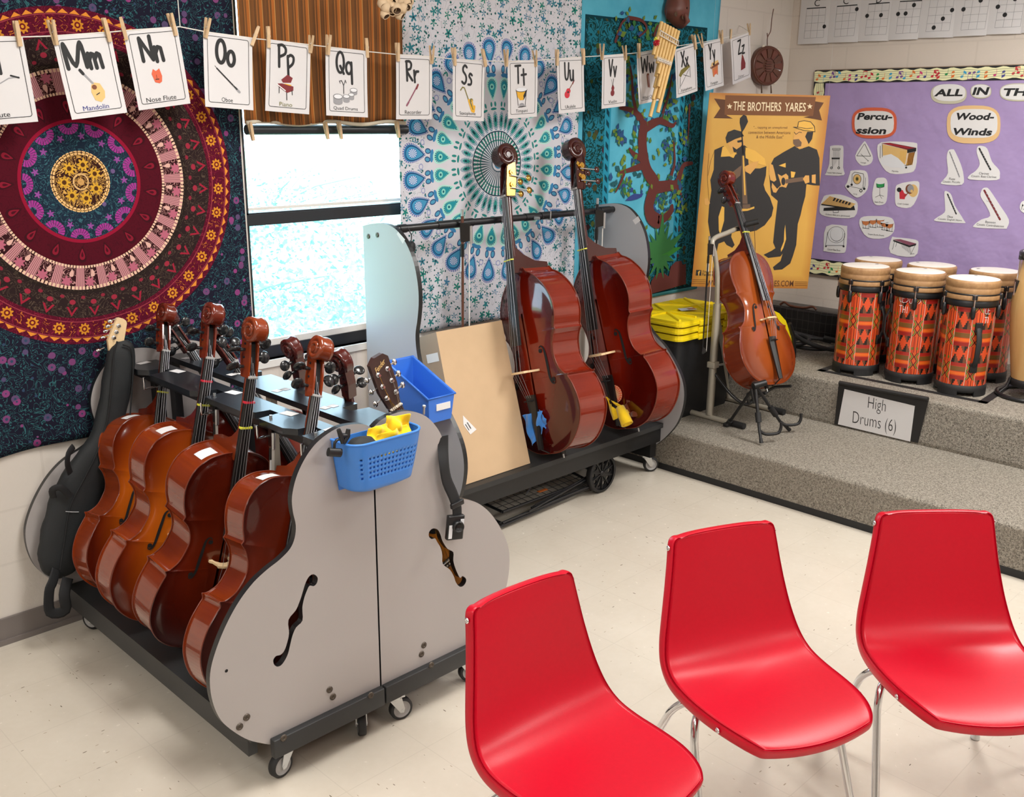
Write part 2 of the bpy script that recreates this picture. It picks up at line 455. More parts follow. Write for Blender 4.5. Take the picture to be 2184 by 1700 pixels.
INK['black'] = M_ink
# figured brown and orange striped curtain
def _stripe():
    v, x, y, z = coords('UV')
    n = noise(vec(x*9, 0.0, 0.0), 1.0, 0); n2 = noise(vec(x*70, y*.6, 0.0), 1.0, 2); n3 = noise(vec(x*260, y*2, 0.0), 1.0, 1)
    s = frac(x/.052+(n-.5)*.4)
    c = mixc(n2, rgb(90, 56, 27), rgb(134, 84, 36))
    c = mixc(band(s, .0, .22), c, rgb(178, 102, 38)); c = mixc(band(s, .22, .27), c, rgb(200, 150, 84))
    c = mixc(band(s, .62, .70)*.6, c, rgb(72, 50, 28)); c = mixc(band(s, .8, .84), c, rgb(196, 120, 52)); c = mixc(n3*.3, c, rgb(92, 56, 24))
    return c, None, bump(noise(vec(x*900, y*900, 0.0), 1.0, 1), .3, .002)
M_stripe = mat('striped_curtain_cloth', rough=.9, fn=_stripe)
# -------- printed tapestries (cloth coordinates in metres from the motif centre)
def polar():
    v, x, y, z = coords('UV')
    return v, x, y, hyp(x, y), mth('ARCTAN2', y, x)
def around(r, a, n, ph=0.0):
    k = frac(a*(n/(2*PI))+ph)-.5
    return k*(2*PI/n)*r
def ell(t, l, a, b): return (sqr(t/a)+sqr(l/b)) < 1.0
def flower(t, l, R, n=8, depth=.28):
    return hyp(t, l) < (mth('COSINE', mth('ARCTAN2', l, t)*float(n))*(R*depth)+R*(1-depth))
def drop(t, l, a, b):                        # pointed at the inner end
    w = mth('MULTIPLY', mth('ADD', l*(.42/b), .62), a)
    return (sqr(t/w)+sqr(l/b)) < 1.0
def _mandala_red():
    v, x, y, r, a = polar()
    n1 = noise(v, 26, 2, .5, 1.2)
    e1 = voro(v, 42, 'DISTANCE_TO_EDGE'); d, c1, c2, p = voro(v, 24)
    vine = band(frac(n1*7.0), .42, .6)
    c = mixc(vine, rgb(30, 29, 44), rgb(52, 98, 104))
    c = mixc((d < .34)*(c1 > .45), c, mixc(c2, rgb(80, 74, 106), rgb(140, 62, 118)))
    c = mixc((d < .13), c, rgb(52, 70, 96))
    inside = r < .583
    c = mixc(inside, c, rgb(86, 18, 38))
    # orange flower border
    b1 = band(r, .487, .583)
    c = mixc(b1*vine*.55, c, rgb(150, 42, 66))
    t = around(r, a, 36); l = r-.528
    c = mixc(flower(t, l, .0225, 9, .16), c, rgb(206, 136, 44)); c = mixc(hyp(t, l) < .0105, c, rgb(110, 30, 34)); c = mixc(hyp(t, l) < .005, c, rgb(216, 150, 50))
    t2 = around(r, a, 36, .5)
    c = mixc(anyof(ell(t2+.006, l-.016, .006, .012), ell(t2-.008, l-.010, .005, .012), ell(t2, l+.010, .013, .007), ell(t2+.004, l+.022, .008, .004))*(vine > .5), c, rgb(196, 112, 44))
    t3 = around(r, a, 90)
    c = mixc((absx(t3) < mth('SUBTRACT', .576, r)*1.3)*(r > .562), c, rgb(222, 140, 56))
    c = mixc(anyof(band(r, .5, .503), band(r, .557, .56)), c, rgb(150, 60, 70))
    # dark leaf ring with red points
    b2 = band(r, .384, .487)
    c = mixc(b2, c, mixc(vine, rgb(44, 32, 32), rgb(82, 68, 58)))
    t = around(r, a, 34); 
    c = mixc((absx(t) < mth('SUBTRACT', .482, r)*.62)*band(r, .448, .482)*(absx(t) > mth('SUBTRACT', .470, r)*.55), c, rgb(150, 36, 56))
    c = mixc(ell(t, r-.43, .011, .009), c, rgb(150, 44, 62)); c = mixc(ell(around(r, a, 34, .5), r-.412, .008, .006), c, rgb(132, 40, 56))
    c = mixc(band(r, .384, .4)*(frac(a*24+r*200) > .5), c, rgb(36, 30, 26))
    # pink panel ring
    b3 = band(r, .297, .384)
    k = frac(a*(26/(2*PI))); tt = (k-.5)*(2*PI/26)*r
    pan = absx(k-.5) < .30
    c = mixc(b3, c, mixc(pan, mixc(band(frac(k*14), .2, .45), rgb(196, 138, 142), rgb(74, 28, 38)), rgb(52, 24, 28)))
    m3 = b3*pan
    c = mixc(m3*band(frac(n1*9.0), .4, .58), c, rgb(196, 146, 142)); c = mixc(m3*flower(tt+.006, r-.357, .02, 7, .2), c, rgb(178, 98, 118)); c = mixc(m3*drop(tt-.008, r-.325, .011, .014), c, rgb(214, 170, 158))
    c = mixc(anyof(band(r, .297, .306), band(r, .372, .384))*(frac(a*28) > .38), c, rgb(224, 190, 162))
    # maroon ring with paisleys
    b4 = band(r, .215, .297)
    c = mixc(b4, c, mixc(vine*.5, rgb(78, 17, 30), rgb(56, 15, 25)))
    t = around(r, a, 17); l = r-.256
    c = mixc(drop(t, l, .022, .03), c, rgb(58, 18, 26)); c = mixc(drop(t, l, .014, .02), c, rgb(128, 28, 46)); c = mixc(drop(t, l, .006, .01), c, rgb(70, 18, 30))
    c = mixc(band(r, .203, .215), c, rgb(142, 22, 50))
    # teal ring with magenta fans
    b5 = r < .203
    c = mixc(b5, c, mixc(vine, rgb(30, 42, 58), rgb(56, 98, 108)))
    c = mixc(b5*(d < .2)*(c1 > .5), c, rgb(104, 84, 128))
    t = around(r, a, 13); l = mth('SUBTRACT', .2, r)
    fan = hyp(t, l)
    c = mixc(band(fan, .014, .036)*(l > .0)*(frac(mth('ARCTAN2', t, l)*3.2) > .22)*b5, c, rgb(158, 56, 140))
    c = mixc(flower(around(r, a, 13, .5), r-.158, .013, 5, .3), c, rgb(140, 74, 146))
    # gold heart
    b6 = r < .106
    c = mixc(b6, c, mixc(band(frac(n1*10.0), .3, .62), rgb(56, 30, 26), rgb(206, 160, 84)))
    c = mixc(flower(around(r, a, 7), r-.06, .024, 8, .22), c, rgb(206, 158, 52)); c = mixc(hyp(around(r, a, 7), r-.06) < .008, c, rgb(84, 50, 26))
    c = mixc(anyof(band(r, .094, .1), band(r, .024, .03), band(r, .103, .107))*(frac(a*7) > .25), c, rgb(226, 186, 128))
    c = mixc(r < .012, c, rgb(196, 150, 90))
    c = mixc(band(frac(r/.0295), .0, .05)*(r < .203)*.5, c, rgb(30, 36, 40))
    return c, None, bump(noise(v, 700, 1), .2, .001)
M_tap_red = mat('mandala_print_cotton_red', rough=.95, fn=_mandala_red, spec=.1)
def _mandala_teal():
    v, x, y, r, a = polar()
    n1 = noise(v, 18, 1, .5, .8)
    d, c1, c2, p = voro(v, 24, 'F1', .7); d2, q1, q2, p2 = voro(v, 50, 'F1', .9)
    # background: small sprigs on white
    w = rgb(208, 208, 216)
    vine = band(frac(n1*5.0), .47, .5)
    c = mixc(vine, w, rgb(60, 74, 84))
    c = mixc((d2 < .27), c, rgb(40, 92, 92))
    s = TREE.nodes.new('ShaderNodeVectorMath'); s.operation = 'SUBTRACT'; TREE.links.new(v, s.inputs[0]); TREE.links.new(p, s.inputs[1])
    sp = TREE.nodes.new('ShaderNodeSeparateXYZ'); TREE.links.new(s.outputs[0], sp.inputs[0])
    an = mth('ARCTAN2', X(sp.outputs[1]), X(sp.outputs[0]))
    c = mixc((d < (mth('COSINE', an*5.0+c2*6.0)*.16+.36))*(c1 > .15), c, mixc(c2, rgb(38, 128, 110), rgb(66, 122, 156)))
    c = mixc((d < .12)*(c1 > .3), c, rgb(36, 70, 84))
    # clear circle for the mandala
    n = 28
    tb = around(r, a, n); lb = r-.525
    c = mixc(anyof(r < .475, drop(tb, lb, .072, .074)), c, w)
    ang = frac(mth('ARCTAN2', tb, lb)*6.0) > .35
    c = mixc(drop(tb, lb, .064, .066)*ang, c, rgb(110, 120, 172)); c = mixc(drop(tb, lb, .053, .056), c, rgb(52, 118, 168))
    c = mixc(drop(tb, lb+.002, .046, .050), c, rgb(30, 54, 96)); c = mixc(drop(tb, lb+.001, .041, .046), c, rgb(74, 150, 190)); c = mixc(hyp(tb, lb-.012) < .022, c, rgb(60, 120, 176))
    c = mixc((hyp(tb, lb-.012) < .02)*(frac(mth('ARCTAN2', tb, lb-.012)*1.9) > .45), c, rgb(202, 214, 232))
    # small blue drops and dots between
    th = around(r, a, n, .5)
    c = mixc(hyp(th, r-.49) < .014, c, rgb(150, 156, 196)); c = mixc(hyp(th, r-.49) < .009, c, w)
    t2 = absx(tb)-.019
    c = mixc(ell(t2, r-.445, .013, .02), c, rgb(56, 84, 126)); c = mixc(ell(t2, r-.445, .008, .014), c, rgb(84, 156, 190))
    c = mixc(ell(tb, r-.418, .03, .011), c, rgb(66, 132, 180))
    # green drops
    lg = r-.355
    c = mixc(drop(tb, lg, .047, .056), c, rgb(172, 224, 212)); c = mixc(drop(tb, lg, .037, .046)*(frac(mth('ARCTAN2', tb, lg)*4.5) > .3), c, rgb(40, 116, 132))
    c = mixc(drop(tb, lg, .03, .038), c, rgb(44, 146, 158)); c = mixc(hyp(tb, lg-.01) < .014, c, rgb(140, 214, 200)); c = mixc(hyp(tb, lg-.01) < .006, c, rgb(30, 90, 110))
    c = mixc(anyof(ell(absx(tb)-.012, r-.284, .006, .012), ell(tb, r-.262, .018, .006)), c, rgb(48, 132, 128))
    # peacock ring
    n2 = 36; tp = around(r, a, n2); lp = r-.205
    c = mixc(ell(tp, lp, .016, .045)*(frac(lp*130) > .42), c, rgb(72, 132, 152)); c = mixc(ell(tp, lp, .009, .03), c, rgb(50, 140, 134)); c = mixc(ell(tp, lp-.006, .004, .012), c, rgb(26, 50, 66))
    # inner rays
    ri = r < .155
    c = mixc(ri, c, mixc(absx(around(r, a, 48)) < r*.032, rgb(58, 88, 96), w))
    c = mixc(band(r, .10, .155)*(frac(r*60) > .5)*(absx(around(r, a, 48, .5)) < .006), c, rgb(44, 126, 110))
    c = mixc(anyof(band(r, .152, .158), band(r, .112, .115), band(r, .036, .04)), c, rgb(40, 70, 84))
    c = mixc(r < .034, c, w); c = mixc(r < .024, c, rgb(66, 134, 176)); c = mixc(r < .013, c, rgb(34, 48, 116))
    return c, None, bump(noise(v, 700, 1), .2, .001)
M_tap_teal = mat('mandala_print_cotton_teal', rough=.95, fn=_mandala_teal, spec=.1)
def _tree_cloth():
    # cloth coordinates: x from the left edge, y from the bottom edge
    v, x, y, z = coords('UV')
    b = noise(v, 3, 4, .6); n1 = noise(v, 17, 3, .55, 1.0); d, c1, c2, p = voro(v, 17)
    c = mixc(b, rgb(44, 134, 168), rgb(116, 206, 228))
    WID = 1.2
    e = mth('MINIMUM', x, mth('SUBTRACT', WID, x)); e = mth('MINIMUM', e, y+.03); e = mth('MINIMUM', e, mth('SUBTRACT', 1.62, y))
    bord = band(e, .06, .235)
    leafy = band(frac(n1*6.0), .3, .74)
    bc = mixc(leafy, rgb(38, 116, 136), rgb(22, 58, 56)); bc = mixc((d < .32)*(c1 > .55), bc, mixc(c2, rgb(70, 88, 36), rgb(64, 40, 54)))
    c = mixc(bord, c, bc)
    c = mixc(band(e, .235, .285), c, rgb(44, 140, 168)); c = mixc(band(e, .248, .272)*(frac((x+y)*17) > .5), c, rgb(24, 64, 78))
    c = mixc((e < .06)*(e > .05), c, rgb(18, 60, 76))
    c = mixc(band(e, .055, .075)*(frac((x+y)*22) > .4), c, rgb(20, 60, 66))
    return c, None, bump(noise(v, 700, 1), .2, .001)
M_tap_blue = mat('tree_print_cotton_blue', rough=.95, fn=_tree_cloth, spec=.1)
def _kente():
    v, u, h, z = coords('UV')                # u: turns of 6 repeats, h: metres
    k = frac(u); row = floor(h/.088); fh = frac(h/.088); odd = frac(row*.5) > .25
    inT = k < .62; kt = k/.62; ks = (k-.62)/.38
    # triangle blocks
    px = frac(kt*2); a1 = absx(px-.5)
    steps = floor(fh*8)/8
    up = absx(px-.5)*1.0 < absx(steps-.5)
    dark = up*((px > .5))*(fh > .5)+up*((px < .5))*(fh < .5)
    brown = up*((px < .5))*(fh > .5)+up*((px > .5))*(fh < .5)
    A = mixc(mth('MINIMUM', dark, 1.0), rgb(212, 76, 36), rgb(34, 26, 22)); A = mixc(mth('MINIMUM', brown, 1.0), A, rgb(110, 66, 44))
    # band blocks
    B = mixc(band(fh, .0, .22), rgb(196, 62, 30), rgb(150, 34, 28)); B = mixc(band(fh, .5, .78), B, mixc(frac(kt*24) > .5, rgb(104, 74, 34), rgb(128, 84, 36)))
    B = mixc(band(fh, .28, .46), B, rgb(226, 104, 34)); B = mixc(fh > .8, B, rgb(164, 40, 30))
    T = mixc(odd, A, B)
    # stripe blocks
    Sx = mixc(frac(ks*4) > .5, rgb(222, 92, 36), rgb(190, 58, 34)); Sx = mixc(anyof(band(ks, .3, .36), band(ks, .64, .7)), Sx, rgb(92, 24, 22))
    Sx = mixc(band(fh, .18, .34)*band(frac(ks*2), .2, .6), Sx, rgb(96, 110, 42))
    zz = absx(frac(fh*2)-.5)*.55
    Z = mixc(absx(absx(ks-.5)-zz-.02) < .05, rgb(214, 84, 36), rgb(30, 26, 22)); Z = mixc(absx(absx(ks-.5)-zz-.2) < .06, Z, rgb(44, 130, 52))
    c = mixc(inT, mixc(odd, Sx, Z), T)
    c = mixc(anyof(k < .016, band(k, .608, .626)), c, rgb(238, 196, 178))
    c = mixc(band(k, .626, .64), c, rgb(40, 20, 20))
    return c,
M_kente = mat('kente_print_shell', rough=.3, fn=_kente, coat=.25)
M_skin = mat('drum_head', rough=.5, fn=lambda: (lambda c: (mixc(noise(c[0], 9, 4), rgb(226, 218, 206), rgb(240, 236, 228)),))(coords('Object')))
M_hoop = mat('drum_hoop_wood', rough=.5, fn=lambda: (lambda c: (mixc(noise(c[0], 45, 4, .7), rgb(196, 156, 108), rgb(128, 88, 56)),))(coords('Object')))
M_conga = mat('pale_conga_wood', rough=.25, coat=.3, fn=lambda: (lambda c: (mixc(noise(vec(c[1]*26, c[2]*26, c[3]*2.2), 1.0, 3), rgb(222, 184, 126), rgb(194, 150, 92)),))(coords('Object')))
M_tapeblack = mat('black_gaffer_tape', rgb(34, 33, 33), .55)
M_vinyl = mat('black_grid_vinyl', rough=.3, fn=lambda: (lambda c: (lambda g: (mixc(g, rgb(24, 22, 23), rgb(58, 54, 54)), None, bump(g*-1.0, .8, .004)))(anyof(frac(c[2]/.042+noise(c[0], 8, 2)*.3) < .06, frac(c[3]/.06+noise(c[0], 8, 2)*.3) < .05)))(coords('Object')))
def _poster():
    v, x, y, z = coords('UV')
    n = noise(v, 3.2, 3)
    e = mth('MINIMUM', x, mth('SUBTRACT', 1.0, x)); e = mth('MINIMUM', e*.7, mth('MINIMUM', y, mth('SUBTRACT', 1.0, y)))
    c = mixc(n, rgb(202, 150, 58), rgb(216, 170, 82))
    c = mixc(mth('SUBTRACT', 1.0, e*14+(n-.5), clamp=True)*.85, c, rgb(172, 104, 40))
    return c,
M_poster = mat('ochre_poster_print', rough=.45, fn=_poster)
M_banner = flat('poster_banner_brown', 118, 72, 36); M_banner2 = flat('poster_banner_dark', 92, 54, 28)
M_pdark = flat('poster_black', 38, 36, 36); M_ptan = flat('poster_tan', 214, 160, 84); M_pbrown = flat('poster_brown', 108, 84, 66); M_pcream = flat('poster_cream', 232, 214, 178); M_pgold = flat('poster_gold', 226, 176, 76)
M_spruce = grain('orange_guitar_top', rgb(204, 130, 46), .06, 20, .15, coat=.5)
M_rosewood = grain('dark_rosewood', rgb(62, 40, 36), .14, 40, .4)
def _glass():
    pass
M_glass = bpy.data.materials.new('tinted_window_glass'); M_glass.use_nodes = True
TREE = M_glass.node_tree; TREE.nodes.clear()
_o = TREE.nodes.new('ShaderNodeOutputMaterial'); _t = TREE.nodes.new('ShaderNodeBsdfTransparent'); _g = TREE.nodes.new('ShaderNodeBsdfGlossy'); _m = TREE.nodes.new('ShaderNodeMixShader'); _fz = TREE.nodes.new('ShaderNodeFresnel')
_t.inputs[0].default_value = (.88, .97, 1.0, 1); _g.inputs['Roughness'].default_value = .02
_gm = TREE.nodes.new('ShaderNodeNewGeometry'); setin(_m.inputs[0], X(_fz.outputs[0])*mth('SUBTRACT', 1.0, X(_gm.outputs['Backfacing']))); TREE.links.new(_t.outputs[0], _m.inputs[1]); TREE.links.new(_g.outputs[0], _m.inputs[2]); TREE.links.new(_m.outputs[0], _o.inputs[0])
M_grass = grain('lawn', rgb(140, 176, 130), .1, 2, .9)
def leafmat(name, a, b): return mat(name, rough=.6, fn=lambda: (lambda c: (mixc(noise(c[0], 2.5, 2), a, b),))(coords('Object')))
M_leaf = leafmat('pale_leaf', rgb(200, 226, 222), rgb(236, 246, 246)); M_leaf2 = leafmat('mid_leaf', rgb(104, 186, 190), rgb(190, 226, 228))
M_bark = grain('grey_bark', rgb(160, 176, 176), .1, 20, .9)
M_lamp = mat('lamp_diffuser', rgb(250, 248, 240), .5)
# ------------------------------------------------------------------ the room
WY, WX = 3.66, 6.24
def struct(mb, name, label=None):
    o = mb.build(name); o['kind'] = 'structure'
    if label: o['label'] = label
    return o
struct(MB().box2((-4, -5, -.1), (WX+.2, WY+.25, 0), M_floor), 'floor')
struct(MB().box2((-4, -5, CEIL_Z), (WX+.2, WY+.25, CEIL_Z+.1), M_ceiling), 'ceiling')
OX0, OX1, OZ0, OZ1 = 2.125, 3.02, .885, 2.5
w = MB()
w.box2((-4, WY, 0), (OX0, WY+.2, CEIL_Z), M_wall_win); w.box2((OX1, WY, 0), (WX+.2, WY+.2, CEIL_Z), M_wall_win)
w.box2((OX0, WY, 0), (OX1, WY+.2, OZ0), M_wall_win); w.box2((OX0, WY, OZ1), (OX1, WY+.2, CEIL_Z), M_wall_win)
struct(w, 'wall_left')
struct(MB().box2((WX, -5, 0), (WX+.2, WY, CEIL_Z), M_wall_brd), 'wall_right')
struct(MB().box2((-4.1, -5, 0), (-4, WY, CEIL_Z), M_wall_back), 'wall_back')
struct(MB().box2((-4, -5.1, 0), (WX, -5, CEIL_Z), M_wall_back), 'wall_near')
struct(MB().box2((-4, WY-.012, 0), (4.31, WY, .1016), M_base).box2((-4, WY-.02, 0), (4.31, WY-.012, .02), M_base), 'baseboard_left', 'grey rubber cove base along the block wall')
for i, (lx, ly) in enumerate(CEIL_LIGHTS):
    t = MB().box2((lx-.31, ly-.61, CEIL_Z-.03), (lx+.31, ly+.61, CEIL_Z), M_white_trim).build('trim_%d' % (i+1)); t['kind'] = 'structure'
# window: frame, rails, glass
wf = MB()
wy0, wy1 = WY+.035, WY+.085
for (a, b) in (((OX0, OZ0), (OX0+.03, OZ1)), ((OX1-.03, OZ0), (OX1, OZ1)), ((OX0, OZ0), (OX1, OZ0+.05)), ((OX0, OZ1-.05), (OX1, OZ1)), ((OX0, 1.452), (OX1, 1.503))):
    wf.box2((a[0], wy0, a[1]), (b[0], wy1, b[1]), M_black_frame)
wf.box2((OX0, wy0-.012, 1.452), (OX1, wy0, 1.497), M_black_frame)
win = wf.build('window_1'); win['kind'] = 'structure'; win['label'] = 'black framed sash window with white screens of foliage outside'
MB().box2((OX0+.03, wy0+.01, 1.512), (OX1-.03, wy0+.02, 1.524), M_white_trim).box2((OX0+.03, wy0+.01, .935), (OX1-.03, wy0+.03, .962), M_white_trim).build('window_screen_track', win)
MB().box2((OX0+.03, wy0+.024, OZ0+.05), (OX1-.03, wy0+.028, 1.455), M_glass).build('window_pane', win)
MB().box2((OX0+.03, wy0+.034, 1.5), (OX1-.03, wy0+.038, OZ1-.05), M_glass).build('window_pane', win)
struct(MB().box2((OX0-.0, WY-.012, OZ0-.03), (OX1, wy0, OZ0), M_white_trim), 'trim_7', 'white painted window sill')
# carpeted risers along the board wall
RX1, RX2, RZ1, RZ2 = 4.315, 5.09, .229, .48
def riser(x0, z0, z1, y1, name, lab):
    prof = [(x0, z0)]+[(x0-.004, z0+.02)]+[(x0+.02-.02*math.cos(t), z1-.02+.02*math.sin(t)) for t in [PI/2*k/5 for k in range(6)]]+[(WX, z1), (WX, z0)]
    b = MB(); k = len(prof)
    vs = [(p[0], -5, p[1]) for p in prof]+[(p[0], y1, p[1]) for p in prof]
    b.add(vs, [(i, (i+1) % k, k+(i+1) % k, k+i) for i in range(k)], M_carpet); b.add(vs[:k], [list(range(k))], M_carpet); b.add(vs[k:], [list(range(k))[::-1]], M_carpet)
    return struct(b, name, lab)
riser(RX1, 0, RZ1, WY, 'floor_riser', 'lower carpeted step along the board wall')
riser(RX2, RZ1, RZ2, WY, 'floor_riser', 'upper carpeted step under the drums')
struct(MB().box2((RX1-.006, -5, 0), (RX1, WY-.02, .035), M_rubber), 'trim_8', 'dark strip along the foot of the lower carpeted step')

# ------------------------------------------------------------------ outside the window
gr = MB().box2((-30, 4.4, -.6), (40, 60, -.5), M_grass).build('lawn'); gr['kind'] = 'structure'; gr['label'] = 'pale sunlit ground outside the window'
def tree(x, y, h, cr, n, leaf, label, seed, low=.15):
    rnd = random.Random(seed)
    t = thing('leafy_tree', label, 'tree', (x, y, -.5), 'trees outside the window')
    b = MB(); b.tube([(0, 0, 0), (.05, 0, h*.4), (-.06, .05, h*.95)], [.11, .08, .02], M_bark, 8)
    for k in range(9):
        a = rnd.uniform(0, 6.28); z = h*rnd.uniform(low, .85); L = cr*rnd.uniform(.5, .95)
        b.tube([(0, 0, z), (math.cos(a)*L*.5, math.sin(a)*L*.5, z+.2*L), (math.cos(a)*L, math.sin(a)*L, z+.3*L)], [.035, .022, .008], M_bark, 5)
    b.build('trunk', t)
    f = MB(); vs = []; fs = []
    cl = []
    for k in range(max(6, n//60)):
        a = rnd.uniform(0, 6.28); rr = cr*math.sqrt(rnd.random()); z = h*(low+(1.05-low)*rnd.random())
        cl.append((math.cos(a)*rr, math.sin(a)*rr, z))
    for k in range(n):
        c = Vector(rnd.choice(cl))+Vector((rnd.gauss(0, .28), rnd.gauss(0, .28), rnd.gauss(0, .16)))
        d = Vector((rnd.gauss(0, 1), rnd.gauss(0, 1), rnd.gauss(-.5, .6))).normalized(); u = d.cross(Vector((rnd.gauss(0, 1), rnd.gauss(0, 1), rnd.gauss(0, 1)))).normalized()
        L = rnd.uniform(.035, .085); Wd = L*.3; i = len(vs)
        vs += [c, c+d*L*.5+u*Wd, c+d*L, c+d*L*.5-u*Wd]; fs.append((i, i+1, i+2, i+3))
    f.add(vs, fs, leaf); o = f.build('foliage', t); o['kind'] = 'stuff'
    return t
tree(4.6, 8.6, 1.45, 1.5, 9000, M_leaf2, 'bushy tree close outside the lower window pane', 3, .05)
tree(7.6, 10.6, 1.15, 1.5, 8000, M_leaf, 'pale bushy tree outside the lower pane beside the grey panel', 4, .05)
tree(5.2, 13.4, 4.6, 1.6, 500, M_leaf, 'tall thin tree with leaning trunk seen through the upper pane', 5, .35)
tree(10.8, 17.5, .9, 3.0, 5000, M_leaf2, 'far tree filling the right of the window view', 6, .05)

# ------------------------------------------------------------------ hangings
def cloth(name, label, x0, x1, z0, z1, y, m, nx, nz, fold, ucx, ucz, cat='tapestry', t=.0016, shear=None, hem=None):
    def fn(u, v):
        x = x0+(x1-x0)*u; z = z0+(z1-z0)*v
        if shear: x += shear(u, v)
        zz = z+(hem(u)*(1-v) if hem else 0)
        return (x, y+fold(u, v), zz)
    b = MB().surf(fn, nx, nz, m)
    o = b.build(name, uvfn=lambda p: (p[0]-ucx, p[2]-ucz)); thick(o, t); return tag(o, label, cat)
cloth('tapestry', 'dark maroon and blue mandala tapestry left of the window', .25, 2.108, .715, 2.86, 3.636, M_tap_red, 90, 70,
      lambda u, v: .006*math.sin(u*19+v*2)+.004*math.sin(u*41-v*5)-.008*(1-v)*math.sin(u*9), 1.463, 1.66, hem=lambda u: .012*math.sin(u*14))
cloth('tapestry', 'white and teal mandala tapestry behind the double basses', 2.905, 4.118, .888, 2.86, 3.632, M_tap_teal, 80, 70,
      lambda u, v: .010*math.sin(u*7+.4)*.6+.005*math.sin(u*33+v*3)+.004*math.sin(u*57), 3.512, 1.668)
cloth('tapestry', 'blue tree of life tapestry behind the grey cello rack end', 4.112, 5.372, .838, 2.76, 3.648, M_tap_blue, 40, 40,
      lambda u, v: .002*math.sin(u*11), 4.112, .838, shear=lambda u, v: (-.06*(1-v)+.02*v)*max(0, u-.55)/.45)
cu = thing('window_curtain', 'brown and orange striped curtain pinned up over the window', 'curtain', (0, 0, 0))
b = MB().surf(lambda u, v: (2.112+.80*u, 3.604+.008*math.sin(u*15)+.004*math.sin(u*37+1)-.012*(1-v)**8*math.sin(u*6.0), 1.86+.95*v+.006*math.sin(u*16)*(1-v)), 60, 24, M_stripe)
o = b.build('curtain_panel', cu, uvfn=lambda p: (p[0]-2, p[2])); thick(o, .003)
MB().tube([(2.115+.8*k/30, 3.603+.006*math.sin(k*.5), 1.862+.006*math.sin(k*.53)) for k in range(31)], .008, grain('curtain_lining', rgb(206, 196, 176), .04, 50, .9), 8).build('rolled_hem', cu)
bl = thing('roller_shade', 'dark rolled shade under the striped curtain', 'shade', (0, 0, 0))
MB().tube([(2.13, 3.63, 1.836), (2.94, 3.63, 1.834)], .02, M_black_frame, 14).build('roller', bl)
def clothespin(matrix, label, group='clothespins on the card line', grey=False):
    global PIN
    if PIN is None:
        PIN = thing('clothespin', '', 'clothespin', None, group)
        for s in (-1, 1):
            b = MB(); b.prism([(-.006, -.036), (.006, -.036), (.0058, .02), (.0045, .036), (-.0045, .036), (-.0058, .02)], 0, .0055, M_pin)
            o = b.build('jaw', PIN); o.matrix_local = Matrix.Translation((0, 0, s*.0032))@Matrix.Rotation(s*.10, 4, 'X') if s > 0 else Matrix.Translation((0, 0, -.0087))@Matrix.Rotation(-.10, 4, 'X')
        MB().tube([(-.007, -.002, .0), (-.007, .004, .006), (.007, .004, .006), (.007, -.002, 0)], .0009, M_steel, 6).build('spring', PIN)
        o = PIN; o.matrix_world = matrix
    else: o = copy_tree(PIN, matrix=matrix)
    o['label'] = label; o['group'] = group; return o
PIN = None
for k, (x, y) in enumerate(((536, 280), (696, 278), (725, 278), (848, 276))):
    p = hit(x, y, 1, 3.592)
    clothespin(frame((p.x, p.y, p.z), (1, 0, .18), (-.18, 0, 1)), ['clothespin on the curtain hem near the mandala tapestry', 'clothespin on the curtain hem, left of the middle pair', 'clothespin on the curtain hem, right of the middle pair', 'clothespin on the curtain hem beside the white tapestry'][k], 'clothespins on the curtain hem')

# -------- painted tree on the blue tapestry (print follows the cloth, a hair in front)
TY = 3.6440
def tp(x, y, dz=0.0): p = hit(x, y, 1, TY-.0016-dz); return (p.x, p.z)
MT = Matrix(((1, 0, 0, 0), (0, 0, -1, TY-.0022), (0, 1, 0, 0), (0, 0, 0, 1)))   # local xy -> world xz
tr = MB(); BR = flat('tree_print_brown', 96, 44, 40, .95); GR = [flat('tree_print_leaf%d' % i, *c, .95) for i, c in enumerate(((48, 112, 58), (84, 118, 44), (38, 78, 128), (28, 88, 96), (106, 132, 48)))]; FR = flat('tree_print_fruit', 48, 66, 132, .95)
def limb(pts, w, w2):
    P = spline(pts, 5); tr.stroke([tp(*p) for p in P], w, BR, .0030, MT, w2); return P
limbs = [limb([(1402, 472), (1388, 462), (1383, 440), (1390, 412), (1396, 392), (1380, 366), (1372, 335), (1369, 300), (1372, 270)], .09, .075),
 limb([(1372, 275), (1365, 250), (1345, 235), (1322, 230)], .05, .018), limb([(1372, 275), (1395, 262), (1408, 258), (1432, 268), (1440, 262)], .06, .015),
 limb([(1398, 400), (1425, 396), (1442, 392), (1450, 370), (1458, 352), (1475, 348)], .075, .02), limb([(1440, 394), (1446, 408), (1452, 414)], .035, .015),
 limb([(1426, 394), (1432, 370), (1438, 345), (1436, 300)], .035, .012), limb([(1374, 352), (1350, 360), (1322, 368)], .05, .014), limb([(1372, 340), (1352, 330), (1342, 318)], .045, .016),
 limb([(1400, 470), (1418, 464), (1430, 450), (1432, 441)], .06, .035), limb([(1360, 252), (1350, 210), (1346, 160), (1338, 120)], .03, .01), limb([(1408, 258), (1425, 200), (1432, 160)], .025, .01), limb([(1330, 372), (1320, 395), (1312, 410)], .02, .008),
 limb([(1312, 88), (1325, 50), (1340, 38)], .02, .008), limb([(1340, 38), (1368, 44), (1378, 62), (1362, 78)], .022, .008), limb([(1395, 75), (1402, 55), (1415, 60)], .02, .008), limb([(1470, 225), (1468, 270), (1466, 300)], .018, .008)]
rnd = random.Random(8)
LZ = [0.0]
